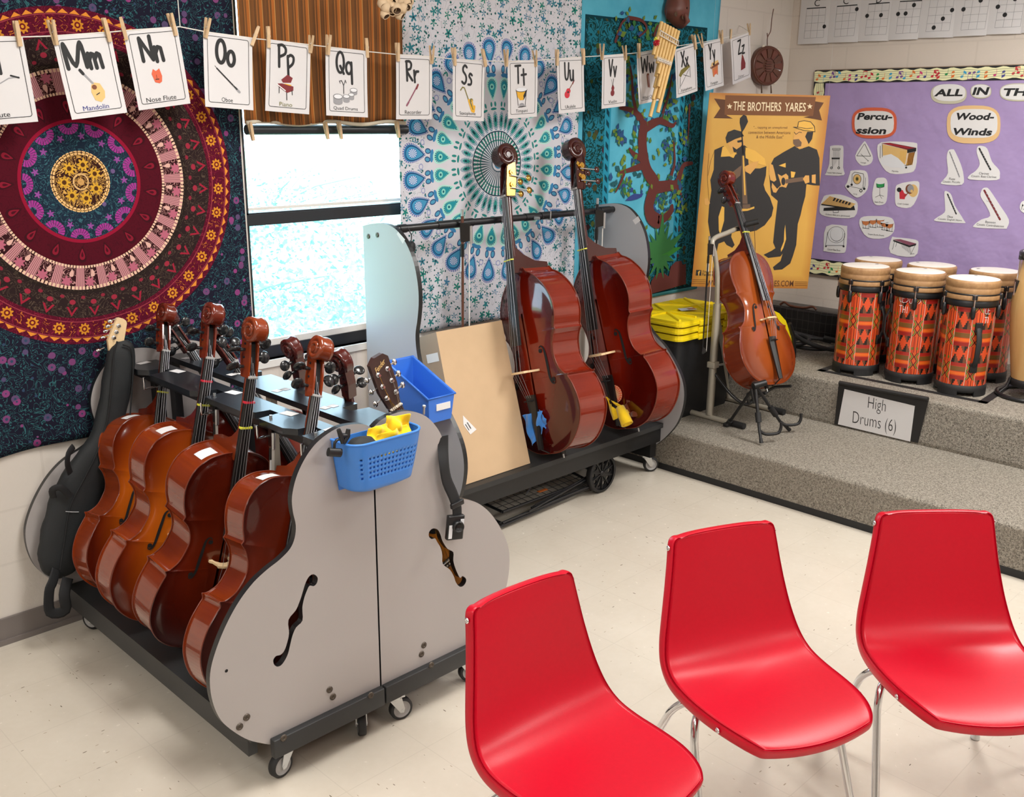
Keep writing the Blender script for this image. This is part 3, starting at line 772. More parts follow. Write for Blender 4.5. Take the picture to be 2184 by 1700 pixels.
def leafp(x, y, L, a, m, dz=.0006, fat=.3):
    LZ[0] = (LZ[0]+1.1e-5) % 1.2e-3; dz += LZ[0]
    P = [(x, y), (x+L*.4*math.cos(a)-L*fat*math.sin(a), y+L*.4*math.sin(a)+L*fat*math.cos(a)), (x+L*math.cos(a), y+L*math.sin(a)), (x+L*.4*math.cos(a)+L*fat*math.sin(a), y+L*.4*math.sin(a)-L*fat*math.cos(a))]
    tr.poly(P, m, dz, MT)
for P in limbs:
    for q in P[::2]:
        for k in range(2):
            c = tp(q[0]+rnd.gauss(0, 12), q[1]+rnd.gauss(0, 11))
            if c[0] < 4.40 or c[0] > 5.1 or c[1] < .95: continue
            leafp(c[0], c[1], rnd.uniform(.03, .06), rnd.uniform(0, 6.3), rnd.choice(GR), rnd.uniform(.0003, .0028))
for (cx, cy, sp) in ((1420, 315, 14), (1440, 400, 6), (1330, 395, 12), (1405, 430, 10), (1462, 300, 8), (1320, 290, 8), (1350, 180, 14), (1465, 160, 12), (1428, 225, 10), (1458, 440, 8)):
    for k in range(16):
        c = tp(cx+rnd.gauss(0, sp*.7), cy+rnd.gauss(0, sp)); 
        if 4.38 < c[0] < 5.12:
            tr.disc((c[0], c[1], .0009+k*.00003), rnd.uniform(.006, .014), rnd.choice((FR, GR[2], GR[0], GR[4])), 8, MT)
            leafp(c[0]+.01, c[1], .04, rnd.uniform(0, 6.3), rnd.choice(GR))
mound = [tp(*q) for q in ((1383, 628), (1388, 600), (1398, 585), (1412, 580), (1425, 590), (1430, 568), (1440, 558), (1452, 556), (1455, 565), (1462, 562), (1462, 606), (1440, 612))]
tr.poly(mound, BR, .0031, MT)
for k in range(9):
    c = tp(1408, 545); a = PI*(.05+.9*k/8); leafp(c[0], c[1], .22+.05*math.sin(k*2), a, flat('tree_print_fern%d' % k, 50, 128, 44, .95) if k == 0 else tr.mats[-1] if False else GR[0], .0034, .12)
for k in range(6):
    c = tp(1408, 545); leafp(c[0], c[1], .15, -PI*(.1+.16*k), GR[0], .0034, .14)
for k in range(8):
    c = tp(1404+rnd.gauss(0, 5), 556+rnd.gauss(0, 8)); tr.disc((c[0], c[1], .0036), .016, FR, 8, MT)
bird = [tp(*q) for q in ((1333, 428), (1342, 419), (1352, 413), (1364, 414), (1372, 412), (1368, 420), (1358, 425), (1345, 428))]
tr.poly(bird, FR, .0016, MT)
par = next(o for o in COL.objects if o.get('label', '').startswith('blue tree of life'))
tr.build('tree_print', par)
# ------------------------------------------------------------------ bowed instruments
def outline(segs, per=5):
    r = []
    for s in segs: r += spline(s, per)[:-1]
    r.append(segs[-1][-1])
    return r
CEL_SEG = [[(0, 0), (.06, .003), (.12, .022), (.175, .062), (.21, .12), (.22, .175), (.213, .235), (.196, .285), (.186, .31), (.192, .326)],
           [(.192, .326), (.172, .331), (.141, .36), (.123, .405), (.118, .43), (.122, .46), (.135, .49), (.148, .506), (.158, .516)],
           [(.158, .516), (.153, .532), (.165, .57), (.172, .62), (.165, .665), (.142, .708), (.10, .738), (.05, .752), (.02, .755)]]
BAS_SEG = [[(0, 0), (.1, .006), (.2, .045), (.28, .12), (.325, .2), (.335, .26), (.325, .33), (.297, .40), (.274, .435), (.282, .450)],
           [(.282, .450), (.255, .452), (.21, .495), (.188, .55), (.184, .59), (.19, .64), (.208, .685), (.222, .703), (.234, .716)],
           [(.234, .716), (.228, .737), (.245, .79), (.25, .84), (.24, .90), (.205, .97), (.15, 1.03), (.1, 1.066), (.06, 1.085), (.04, 1.11)]]
CEL = dict(seg=CEL_SEG, rib=.117, arch=.024, sp=(.13, .62), top=.755, nut=1.035, fbe=.455, fbw=(.064, .034), zt=(.069, .006), bry=.355, brh=.088, brw=.09, tp=(.02, .255), tw=(.03, .056), g=1.0,
           f=[(-.047, .440), (-.057, .448), (-.069, .436), (-.075, .40), (-.081, .365), (-.089, .325), (-.099, .301), (-.110, .298), (-.114, .307)], fe=((-.052, .430), (-.107, .312)), fr=.0085, fw=.011)
BAS = dict(seg=BAS_SEG, rib=.2, arch=.034, sp=(.2, .84), top=1.11, nut=1.55, fbe=.66, fbw=(.095, .045), zt=(.125, .02), bry=.5, brh=.155, brw=.15, tp=(.03, .36), tw=(.04, .085), g=1.55,
           f=[(-.098, .625), (-.114, .636), (-.132, .615), (-.138, .57), (-.143, .52), (-.152, .455), (-.168, .415), (-.186, .408), (-.193, .424)], fe=((-.106, .608), (-.180, .432)), fr=.013, fw=.017)
def fiddle(D, varn, tapes=(), sticker=None, machines=None):
    """all meshes of one bowed instrument, standing at its lower edge, top plate facing local +z; returns list of (name, MB, sub-list)"""
    mt, mr, mn = VARN[varn]
    half = outline(D['seg']); full = [(x, y) for x, y in half]+[(-x, y) for x, y in half[::-1] if x > 1e-6]
    s0, s1 = D['sp']; A = D['arch']; ys = np.array([p[1] for p in half]); xs = np.array([p[0] for p in half]); o = np.argsort(ys, kind='stable')
    def arch(x, y):
        w = np.interp(y, ys[o], xs[o]); k = min(1, abs(x)/max(w, 1e-3)); return A*(1-k*k)
    n = len(full); out = []
    def plate(zb, sgn, m, nm):
        b = MB(); vs = []; K = [1, 1, .985, .95, .88, .75, .58, .4, .2, .03]
        for i, k in enumerate(K):
            for (x, y) in full:
                sy = min(max(y, s0), s1); kk = k*1.018
                px = x*kk; py = sy+(y-sy)*(kk if k > .97 else k)
                if k <= .97: px = x*k
                z = zb if i == 0 else zb+sgn*(.0055+max(0, A*(1-k*k)-.0035*(1-abs(k-.93)/.07 if abs(k-.93) < .07 else 0)))
                vs.append((px, py, z))
        fs = [(i*n+j, i*n+(j+1) % n, (i+1)*n+(j+1) % n, (i+1)*n+j) for i in range(len(K)-1) for j in range(n)]
        b.add(vs, fs, m, True); b.add(vs[:n], [list(range(n))], m)
        return (nm, b, [])
    top = plate(-.001, 1, mt, 'top_plate')
    ed = MB(); ed.tube([(x*1.018, (min(max(y, s0), s1)+(y-min(max(y, s0), s1))*1.018), .0022) for x, y in full], .0021*D['g'], M_edgewood, 6, closed=True)
    for sx in (1, -1):
        fh = MB()
        P = spline([(p[0]*sx, p[1]) for p in D['f']], 5); k = len(P)
        for i in range(k-1):
            def wd(t): return D['fw']*(.22+.78*math.sin(PI*t)**1.3)
            a, c = Vector(P[i]), Vector(P[i+1]); nn = Vector((-(c-a).y, (c-a).x)).normalized(); wa, wb = wd(i/(k-1)), wd((i+1)/(k-1))
            q = [a+nn*wa/2, a-nn*wa/2, c-nn*wb/2, c+nn*wb/2]; fh.add([(v.x, v.y, 0) for v in q], [(0, 1, 2, 3)], M_fhole)
        for e in D['fe']: fh.disc((e[0]*sx, e[1], 0), D['fr'], M_fhole, 14)
        fh.v = [(x, y, arch(x, y)+.0085) for x, y, z in fh.v]; top[2].append(('sound_hole', fh))
    top[2].append(('edge_binding', ed)); out.append(top)
    rb = MB(); vs = [(x, y, -.0005) for x, y in full]+[(x, y, -D['rib']) for x, y in full]
    rb.add(vs, [(i, (i+1) % n, n+(i+1) % n, n+i) for i in range(n)], mr, False); out.append(('ribs', rb, []))
    bk = plate(-D['rib'], -1, mr, 'back_plate'); be = MB()
    be.tube([(x*1.018, (min(max(y, s0), s1)+(y-min(max(y, s0), s1))*1.018), -D['rib']-.003) for x, y in full], .0021*D['g'], M_edgewood, 6, closed=True); bk[2].append(('edge_binding', be)); out.append(bk)
    g = D['g']; T, N = D['top'], D['nut']; zt0, zt1 = D['zt']
    def fz(y): return zt0+(zt1-zt0)*(y-D['fbe'])/(N-D['fbe'])
    nk = MB()
    MX = Matrix(((0, 0, 1, 0), (1, 0, 0, 0), (0, 1, 0, 0), (0, 0, 0, 1)))     # local (a,b,c) -> (x=c, y=a, z=b)
    nk.prism([(T-.02, .0), (T-.02, -D['rib']-.006), (T+.022*g, -D['rib']-.006), (T+.03*g, -D['rib']*.55), (T+.055*g, -.022*g), (T+.09*g, fz(T)-.03*g), (T+.09*g, fz(T+.09)-.008*g), (T-.02, fz(T)-.008*g)], -.016*g, .016*g, mn, MX, smooth=False)
    nk.tube([(0, T+.05*g, fz(T+.05*g)-.018*g), (0, (T+N)/2, fz((T+N)/2)-.014*g), (0, N+.004, fz(N)-.015*g)], [.0175*g, .0162*g, .0158*g], mn, 12)
    # pegbox and scroll
    def yz(a, b): return (N+a*g, fz(N)-.002+b*g)
    for sx in (-1, 1):
        nk.prism([yz(-.006, -.028), yz(0, .006), yz(.05, -.002), yz(.112, -.018), yz(.128, -.026), yz(.135, -.064), yz(.06, -.052)], sx*.0125*g, sx*.0195*g, mn, MX)
    nk.prism([yz(-.006, -.036), yz(-.004, -.024), yz(.06, -.044), yz(.13, -.056), yz(.14, -.070), yz(.06, -.060)], -.0195*g, .0195*g, mn, MX)
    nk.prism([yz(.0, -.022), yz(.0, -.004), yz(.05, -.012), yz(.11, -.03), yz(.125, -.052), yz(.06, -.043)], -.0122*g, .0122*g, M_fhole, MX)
    cy, cz = yz(.158, -.030); vs = []; fs = []; ns = 64; tot = math.radians(360*2.25)
    for i in range(ns+1):
        t = i/ns; ph = math.radians(222)-tot*t; ro = g*(.046*(1-t)**1.05+.0085); th = g*(.019*(1-t)+.006); hw = g*(.0185+.012*t+.006*math.sin(PI*min(1, t*1.2)))
        for (xx, rr) in ((-hw, ro), (-hw*.55, ro+.0012*g), (0, ro-.0016*g), (hw*.55, ro+.0012*g), (hw, ro), (hw, max(ro-th, .001)), (-hw, max(ro-th, .001))):
            vs.append((xx, cy+rr*math.sin(ph), cz+rr*math.cos(ph)))
    for i in range(ns):
        for j in range(7): fs.append((i*7+j, i*7+(j+1) % 7, (i+1)*7+(j+1) % 7, (i+1)*7+j))
    nk.add(vs, fs, mn, True); nk.add(vs[:7], [list(range(7))], mn); nk.add(vs[-7:], [list(range(7))[::-1]], mn)
    nk.tube([(-.031*g, cy, cz), (.031*g, cy, cz)], .0105*g, mn, 14)
    out.append(('neck_and_scroll', nk, []))
    fb = MB(); y0, y1 = D['fbe'], N; w0, w1 = D['fbw']
    sec = [(-.5, -.006), (-.5, 0), (-.3, .0055), (0, .0075), (.3, .0055), (.5, 0), (.5, -.006)]; vs = []
    for y, w in ((y0, w0), (y1, w1)): vs += [(a*w, y, fz(y)+b*g) for a, b in sec]
    fb.add(vs, [(j, (j+1) % 7, 7+(j+1) % 7, 7+j) for j in range(7)], M_ebony, False); fb.add(vs[:7], [list(range(7))], M_ebony); fb.add(vs[7:], [list(range(7))[::-1]], M_ebony)
    sub = []
    for ty, tm in tapes:
        q = MB(); w = w0+(w1-w0)*(ty-y0)/(y1-y0); q.box2((-w*.53, ty-.0035, fz(ty)-.006*g), (w*.53, ty+.0035, fz(ty)+.0085*g), tm); sub.append(('fingering_tape', q))
    out.append(('fingerboard', fb, sub))
    q = MB(); q.box2((-w1*.52, N-.002, fz(N)-.008*g), (w1*.52, N+.006*g, fz(N)+.0105*g), M_greywheel, bev=.0015); out.append(('nut', q, []))
    br = MB(); h, w, yb = D['brh'], D['brw'], D['bry']; MB_ = Matrix(((1, 0, 0, 0), (0, 0, 1, 0), (0, 1, 0, 0), (0, 0, 0, 1)))
    base = arch(.0, yb)+.004
    P = [(-.5*w, base-.008), (-.36*w, base-.006), (-.33*w, base+.012*g), (-.18*w, base+.03*g), (0, base+.034*g), (.18*w, base+.03*g), (.33*w, base+.012*g), (.36*w, base-.006), (.5*w, base-.008), (.5*w, base+.006), (.42*w, base+.014*g), (.38*w, base+.04*g), (.43*w, base+.05*g), (.40*w, h-.008*g), (.2*w, h), (0, h+.003*g), (-.2*w, h), (-.40*w, h-.008*g), (-.43*w, base+.05*g), (-.38*w, base+.04*g), (-.42*w, base+.014*g), (-.5*w, base+.006)]
    br.prism(P, yb-.004*g, yb+.004*g, M_maple, MB_); out.append(('bridge', br, []))
    tl = MB(); ta, tb = D['tp']; zt_a, zt_b = .012*g+arch(0, ta)+.004, .05*g
    P4 = []
    for y, w, z in ((ta, D['tw'][0], zt_a+.012), (tb-.03*g, D['tw'][1]*.92, zt_b), (tb, D['tw'][1], zt_b+.004)): P4 += [(-w/2, y, z-.008*g), (-w/2, y, z), (0, y, z+.009*g), (w/2, y, z), (w/2, y, z-.008*g)]
    tl.add(P4, [(i*5+j, i*5+(j+1) % 5, (i+1)*5+(j+1) % 5, (i+1)*5+j) for i in range(2) for j in range(5)]+[(0, 1, 2, 3, 4), (14, 13, 12, 11, 10)], M_ebony)
    for k in range(4): tl.tube([((k-1.5)*.011*g, tb-.022*g, zt_b), ((k-1.5)*.011*g, tb-.022*g, zt_b+.02*g)], .003*g, M_black, 8)
    tl.tube([(0, ta, zt_a+.004), (0, .0, .004), (0, -.006, -.02)], .004, M_black, 6); out.append(('tailpiece', tl, []))
    ep = MB(); ep.tube([(0, .004, -D['rib']/2), (0, -.014*g, -D['rib']/2)], [.014*g, .011*g], M_ebony, 12).tube([(0, -.01, -D['rib']/2), (0, -.03*g, -D['rib']/2)], .004*g, M_steel, 8); out.append(('endpin', ep, []))
    for k in range(4):
        u = (k-1.5)/1.5; st = MB(); sw = w1*.36*u
        pgy = (.03, .062, .088, .108)[(1, 3, 2, 0)[k]]
        st.tube([(u*D['tw'][1]*.3, tb-.015, zt_b+.012*g), (u*w*0+u*D['brw']*.26, yb, h+.002*g-abs(u)*.006*g), (sw, N, fz(N)+.011*g), (sw*.6, yz(pgy, 0)[0], yz(0, -.02-pgy*.15)[1])], .00055*(1+.25*k)*(1.35 if g > 1.2 else 1.1), M_string, 5, caps=False)
        out.append(('string', st, []))
    if machines is None:
        for k, (py, sx) in enumerate(((.03, -1), (.062, 1), (.088, -1), (.108, 1))):
            pg = MB(); yy, zz = yz(py, -.026-py*.16)
            pg.tube([(-sx*.022, yy, zz), (sx*.034, yy, zz)], [.0042, .006], M_peg, 10); pg.tube([(sx*.032, yy, zz), (sx*.040, yy, zz)], [.0075, .0065], M_peg, 10)
            Mh = Matrix.Translation((sx*.062, yy, zz)); rot = Matrix.Rotation((.5, -.4, .9, .2)[k], 4, 'X')
            pr = [(0.0005, -1), (.55, -.86), (.9, -.45), (1, 0), (.9, .45), (.55, .86), (.0005, 1)]
            pg.lathe([(r*.0225, z*.0075) for r, z in pr], M_peg, 16, Mh@rot@Matrix.Diagonal((1.0, 1.0, 1, 1))); pg.tube([(sx*.038, yy, zz), (sx*.047, yy, zz)], [.0055, .008], M_peg, 10)
            out.append(('tuning_peg', pg, []))
    else:
        for sx in (-1, 1):
            pm = MB()
            if machines == 'plate':
                pm.prism([yz(.0, -.034), yz(.0, .004), yz(.05, -.004), yz(.112, -.02), yz(.126, -.03), yz(.13, -.062), yz(.06, -.053)], sx*.0195*g, sx*.0225*g, M_brass, MX)
            else:
                for q in (.04, .088): pm.prism([yz(q-.02, -.046), yz(q-.02, -.036), yz(q+.012, -.012), yz(q+.022, -.02), yz(q+.014, -.03)], sx*.0195*g, sx*.0225*g, M_brass, MX)
            subs = []
            for q in (.042, .09):
                cy_, cz_ = yz(q, -.024-q*.14); gm = MB()
                gm.tube([(sx*.0225*g, cy_, cz_), (sx*.0285*g, cy_, cz_)], [.0125*g, .0118*g], M_brass, 18).tube([(sx*.0285*g, cy_, cz_), (sx*.031*g, cy_, cz_)], .005*g, M_brass, 12)
                gm.tube([(sx*.027*g, cy_-.012*g, cz_+.012*g), (sx*.027*g, cy_-.022*g, cz_-.066*g)], .0026*g, M_steel, 8)
                hm = M_brass if machines == 'plate' else mn
                gm.lathe([(.0005, -.004*g), (.012*g, -.003*g), (.0135*g, 0), (.012*g, .003*g), (.0005, .004*g)], hm, 12, Matrix.Translation((sx*.027*g, cy_-.023*g, cz_-.076*g))@Matrix.Rotation(PI/2, 4, 'Y'))
                subs.append(('tuning_key', gm))
            out.append(('tuning_machine', pm, subs))
    if sticker:
        lb = MB(); i = min(range(n), key=lambda q: (full[q][0]-sticker[0])**2+(full[q][1]-sticker[1])**2)
        Q = [Vector(full[(i+d) % n]) for d in range(-4, 3)]; vs = []
        for d, p in enumerate(Q):
            tt_ = Q[min(d+1, 6)]-Q[max(d-1, 0)]; nn = Vector((tt_.y, -tt_.x)).normalized()*.0015
            nn = nn if nn.dot(p-Vector((0, .5))) > 0 else -nn
            vs += [(p.x+nn.x, p.y+nn.y, -.02), (p.x+nn.x, p.y+nn.y, -.07)]
        lb.add(vs, [(2*d, 2*d+1, 2*d+3, 2*d+2) for d in range(6)], M_white); out.append(('paper_label', lb, []))
    return out
PROTO = {}
def place_fiddle(kind, D, varn, matrix, name, label, cat, group, **k):
    key = (kind, varn)+tuple(sorted((a, str(b)) for a, b in k.items()))
    if key in PROTO: r = copy_tree(PROTO[key], matrix=matrix)
    else:
        r = thing(name, '', cat, matrix); PROTO[key] = r
        for nm, mb, subs in fiddle(D, varn, **k):
            o = mb.build(nm, r)
            for sn, sm in subs: sm.build(sn, o)
    r['label'] = label; r['category'] = cat; r['group'] = group
    return r
UPL, RTL = (.284, .02, .958), (.958, .0, -.283)
LAB = (-.10, .738)
GL = 'cellos in the left half of the storage rack'
ys_ = (3.385, 3.08, 2.775, 2.47)
place_fiddle('cello', CEL, 'amber', frame_up((1.36, 3.32, .200), (.95, .03, -.31), (.30, .15, .94), .87), 'cello', 'amber cello nearest the black gig bag, farthest back in the rack', 'cello', GL, tapes=((.86, M_tapey),), sticker=LAB)
place_fiddle('cello', CEL, 'amber', frame_up((1.334, 3.06, .207), (.965, .004, -.265), (.265, -.033, .963), .9), 'cello', 'brightest amber cello, second from the gig bag, red tape on its neck', 'cello', GL, tapes=((.95, M_taper), (.86, M_tapey)), sticker=LAB)
place_fiddle('cello', CEL, 'dark', frame_up((1.352, 2.81, .212), (.98, .06, -.19), (.19, -.15, .97), .9), 'cello', 'dark brown cello with a white paper showing, third from the gig bag', 'cello', GL, tapes=((.95, M_taper), (.86, M_tapey)), sticker=LAB)
place_fiddle('cello', CEL, 'dark', frame_up((1.302, 2.392, .208), (.93, -.06, -.36), (.36, .10, .93), .9), 'cello', 'nearest rack cello, its body touching the grey guitar shaped front panel', 'cello', GL, tapes=(), sticker=LAB)
GR_ = 'cellos in the right half of the storage rack'
UPR = (-.36, .19, .915)
for k, (x, y) in enumerate(((2.062, 3.293), (2.085, 3.01))):
    place_fiddle('cello', CEL, 'red', frame_up((x, y, .2), (.95, 0, .3), UPR, .88), 'cello', ('red brown cello leaning left at the back of the right rack half', 'red brown cello leaning left just behind the red taped amber cello')[k], 'cello', GR_)
for k, (x, y) in enumerate(((2.06, 2.86), (2.075, 2.60))):
    place_fiddle('cello', CEL, 'red', frame_up((x, y, .2), (-.95, 0, -.28), (-.28, .0, .96), .82), 'cello', ('dark red cello turned away, its scroll just behind the nearest rack cello', 'dark red cello turned away, scroll standing alone beside the guitar headstock')[k], 'cello', GR_)
place_fiddle('bass', BAS, 'bass', frame_up((3.316, 3.058, .347), (-.099, -.944, .315), (.064, .31, .949), .80), 'double_bass', 'red brown double bass with brass plated scroll beside the cardboard box', 'double bass', 'double basses on the tall grey rack', tapes=((1.17, M_tapey),), machines='plate')
place_fiddle('bass', BAS, 'bass', frame_up((3.868, 3.035, .358), (-.096, -.951, .295), (-.007, .297, .955), .80), 'double_bass', 'red brown double bass beside the right grey end panel with yellow cloth', 'double bass', 'double basses on the tall grey rack', tapes=((1.17, M_tapey),), machines='gear')
place_fiddle('cello', CEL, 'orange', frame_up((4.739, 2.709, .495), (.985, -.151, -.089), (.143, .402, .904), 1.0), 'cello', 'orange brown cello on the grey stand in front of the poster', 'cello', None or 'cello on display stand', tapes=((.86, M_tapey),))
for o in COL.objects:
    if o.get('group') == 'cello on display stand': del o['group']

# ------------------------------------------------------------------ casters
CASTER = {}
def caster(parent, x, y, ztop, r, rot, name='caster'):
    c = MB(); h = ztop
    c.box2((-.03, -.03, h-.006), (.03, .03, h), M_steel); c.lathe([(.024, h-.006), (.026, h-.014), (.02, h-.02)], M_steel, 16)
    for s in (-1, 1):
        c.prism([(-.018, h-.016), (.024, h-.016), (.03+.004, r+.004), (.03-.0, r-.01), (.018, r-.008)], s*.0165-.0015, s*.0165+.0015, M_steel, Matrix(((1, 0, 0, 0), (0, 0, 1, 0), (0, 1, 0, 0), (0, 0, 0, 1))))
    c.tube([(.026, -.019, r), (.026, .019, r)], .005, M_steel, 10)
    o = c.build(name, parent); o.location = (x, y, 0); o.rotation_euler = (0, 0, rot)
    wl = MB(); My = Matrix.Translation((.026, 0, r))@Matrix.Rotation(PI/2, 4, 'X')
    wl.lathe([(r*.74, -.0125), (r*.93, -.0125), (r, -.008), (r, .008), (r*.93, .0125), (r*.74, .0125)], M_rubber, 28, My)
    wl.lathe([(.0005, -.011), (r*.3, -.011), (r*.32, -.0095), (r*.66, -.0095), (r*.68, -.0125), (r*.75, -.0125)], M_greywheel, 28, My); wl.lathe([(.0005, .011), (r*.3, .011), (r*.32, .0095), (r*.66, .0095), (r*.68, .0125), (r*.75, .0125)], M_greywheel, 28, My)
    wl.build('wheel', o)
    return o
# ------------------------------------------------------------------ cello rack: two halves back to back
LPROF = [(0, 1.012), (.03, 1.03), (.075, 1.04), (.12, 1.04), (.165, 1.027), (.205, 1.005), (.24, .97), (.268, .925), (.284, .874), (.284, .83), (.277, .787), (.283, .75), (.300, .722), (.335, .700), (.375, .684), (.42, .66), (.465, .622), (.505, .573), (.54, .515), (.565, .455), (.572, .40), (.566, .34), (.548, .285), (.515, .235), (.47, .185), (.42, .148), (.395, .133)]
def panel(cx, sx, y0, y1, hole, bottom=.133):
    P = [(cx+sx*.003, bottom)]+[(cx+sx*max(d, .003), z) for d, z in spline(LPROF, 4)]
    b = MB(); MXZ = Matrix(((1, 0, 0, 0), (0, 0, 1, 0), (0, 1, 0, 0), (0, 0, 0, 1)))
    return b.prism(P, y0, y1, M_grey_lam, MXZ, side=M_edge, holes=[hole] if hole else (), smooth=False)
def pxz(lst, ox, oy, yv=2.26):
    r = []
    for x, y in lst:
        p = hit(ox+x/4.048, oy+y/4.048, 1, yv); r.append((p.x, p.z))
    return r
HL = pxz([(1500, 912), (1528, 940), (1522, 985), (1495, 1013), (1458, 1010), (1432, 1060), (1411, 1120), (1396, 1200), (1397, 1310), (1342, 1370), (1311, 1440), (1291, 1520), (1271, 1600), (1240, 1662), (1210, 1698), (1178, 1708), (1152, 1690), (1145, 1652), (1168, 1617), (1208, 1606), (1240, 1570), (1265, 1500), (1281, 1420), (1276, 1305), (1340, 1220), (1378, 1130), (1400, 1060), (1418, 1000), (1440, 950), (1467, 918)], 300, 1000)
HR = pxz([(905, 515), (945, 525), (970, 570), (985, 620), (1030, 690), (1080, 720), (1080, 790), (1095, 850), (1120, 910), (1140, 942), (1160, 926), (1190, 950), (1186, 985), (1162, 1014), (1132, 1016), (1102, 980), (1085, 930), (1050, 870), (990, 822), (985, 740), (970, 680), (940, 630), (922, 600), (892, 606), (868, 580), (874, 540)], 700, 1000)
CXR = 1.681
def bolts(parent, pts, y):
    for (px, py) in pts:
        p = hit(px, py, 1, y); b = MB(); My = Matrix.Translation((p.x, y, p.z))@Matrix.Rotation(PI/2, 4, 'X')
        b.lathe([(.011, -.0005), (.0105, .0022), (.007, .0034), (.0045, .0034), (.004, .0012), (.0003, .0012)], M_bolt, 14, My); b.build('bolt', parent)
def cello_rack(sx, name, label, hole):
    t = thing(name, label, 'instrument rack', (0, 0, 0), 'halves of the cello rack')
    fp = panel(CXR, sx, 2.26, 2.281, hole).build('front_panel', t); bp = panel(CXR, sx, 3.60, 3.62, None).build('back_panel', t)
    xa, xb = sorted((CXR+sx*.006, CXR+sx*.452))
    MB().box2((xa, 2.281, .155), (xb, 3.60, .18), M_black_base).build('platform', t)
    xk, xo = sorted((CXR+sx*.003, CXR+sx*.403)); MB().box2((xk, 2.236, .098), (xo, 2.2595, .158), M_black_base, bev=.003).build('kick_board', t)
    MB().box2((xk, 3.58, .098), (xo, 3.60, .155), M_black_base).box2((xa+.02*(sx > 0), 2.30, .10), (xa+.02*(sx > 0)+.03, 3.58, .155), M_black_base).box2((xb-.1, 2.30, .10), (xb-.07, 3.58, .155), M_black_base).build('under_frame', t)
    return t, fp
RL, fpl = cello_rack(-1, 'cello_rack', 'left half of the grey rolling cello rack, black sound hole cutout', spline(HL, 3, True))
RR, fpr = cello_rack(1, 'cello_rack', 'right half of the grey rolling cello rack, orange guitar showing through its cutout', spline(HR, 3, True))
bolts(fpl, ((703, 1471), (710, 1486), (526, 1530), (511, 1550)), 2.2595); bolts(fpl, ((605, 1574), (791, 1483)), 2.2355); bolts(fpr, ((904, 1376), (899, 1395)), 2.2595); bolts(fpr, ((920, 1418),), 2.2355)
d = MB(); p = hit(483, 1431, 1, 2.2594); d.disc((p.x, p.z, 0), .005, M_fhole, 10, Matrix(((1, 0, 0, 0), (0, 0, -1, 2.2594), (0, 1, 0, 0), (0, 0, 0, 1)))); d.build('bolt', fpl)
for x, y, a in ((1.345, 2.285, 3.3), (1.63, 2.305, -2.1), (1.30, 3.52, 2.0), (1.60, 3.5, .5)): caster(RL, x, y, .10, .039, a)
for x, y, a in ((1.735, 2.27, -.25), (2.05, 2.285, -.3), (2.05, 3.5, 1.0), (1.76, 3.5, .4)): caster(RR, x, y, .10, .039, a)
cb = MB().box2((1.78, 2.42, .03), (2.02, 2.44, .10), M_black).build('cross_bar', RR)
q = MB(); put_text(q, 'AH-2', (1.925, .064), .09, .04, flat('chalk_grey', 82, 82, 84), 0, M=Matrix(((1, 0, 0, 0), (0, 0, -1, 2.4195), (0, 1, 0, 0), (0, 0, 0, 1)))); q.build('writing', cb)
# notched neck shelves
def shelf_left():
    P = [(1.66, 3.6)]; P = [(1.66, 2.281), (1.66, 3.598), (1.545, 3.598)]
    for y in (3.42, 3.02, 2.68, 2.44):
        P += [(1.535, y+.075), (1.562, y+.034), (1.612, y+.028), (1.612, y-.022), (1.535, y-.03)]
    P += [(1.535, 2.281)]
    return P
sl = MB().prism(shelf_left(), .966, .986, M_black_lam).build('neck_shelf', RL); bevel(sl, .004)
MB().box2((1.56, 2.281, .945), (1.60, 3.6, .966), M_black).build('shelf_rail', RL); MB().box2((1.63, 3.56, .18), (1.66, 3.6, .966), M_black).build('shelf_support', RL); MB().box2((1.635, 2.9, .18), (1.66, 2.93, .966), M_black).build('shelf_support', RL)
P = [(1.705, 2.281), (1.705, 3.598), (1.84, 3.598)]
for y in (3.44, 3.10, 2.78, 2.52): P += [(1.84, y+.03), (1.775, y+.024), (1.775, y-.024), (1.84, y-.03)]
P += [(1.84, 2.281)]
sr = MB().prism(P, .975, .995, M_black_lam).build('neck_shelf', RR); bevel(sr, .004)
MB().box2((1.73, 2.9, .18), (1.755, 2.93, .975), M_tube).build('shelf_support', RR); MB().box2((1.705, 3.56, .18), (1.735, 3.6, .975), M_black).build('shelf_support', RR)
def slab(parent, x, y, z, w, l, rot=0.2):
    b = MB(); c, s = math.cos(rot), math.sin(rot)
    b.add([(x+i*w/2*c-j*l/2*s, y+i*w/2*s+j*l/2*c, z+.0008) for i, j in ((-1, -1), (1, -1), (1, 1), (-1, 1))], [(0, 1, 2, 3)], M_white); b.build('paper_label', parent)
for y in (3.37, 2.97, 2.63, 2.39): slab(sl, 1.632, y, .986, .035, .055)
for y in (3.50, 3.16, 2.86, 2.58):
    slab(sr, 1.765, y, .995, .028, .03); slab(sr, 1.733, y, .995, .028, .03)
slab(sl, 1.60, 3.575, .986, .05, .03)
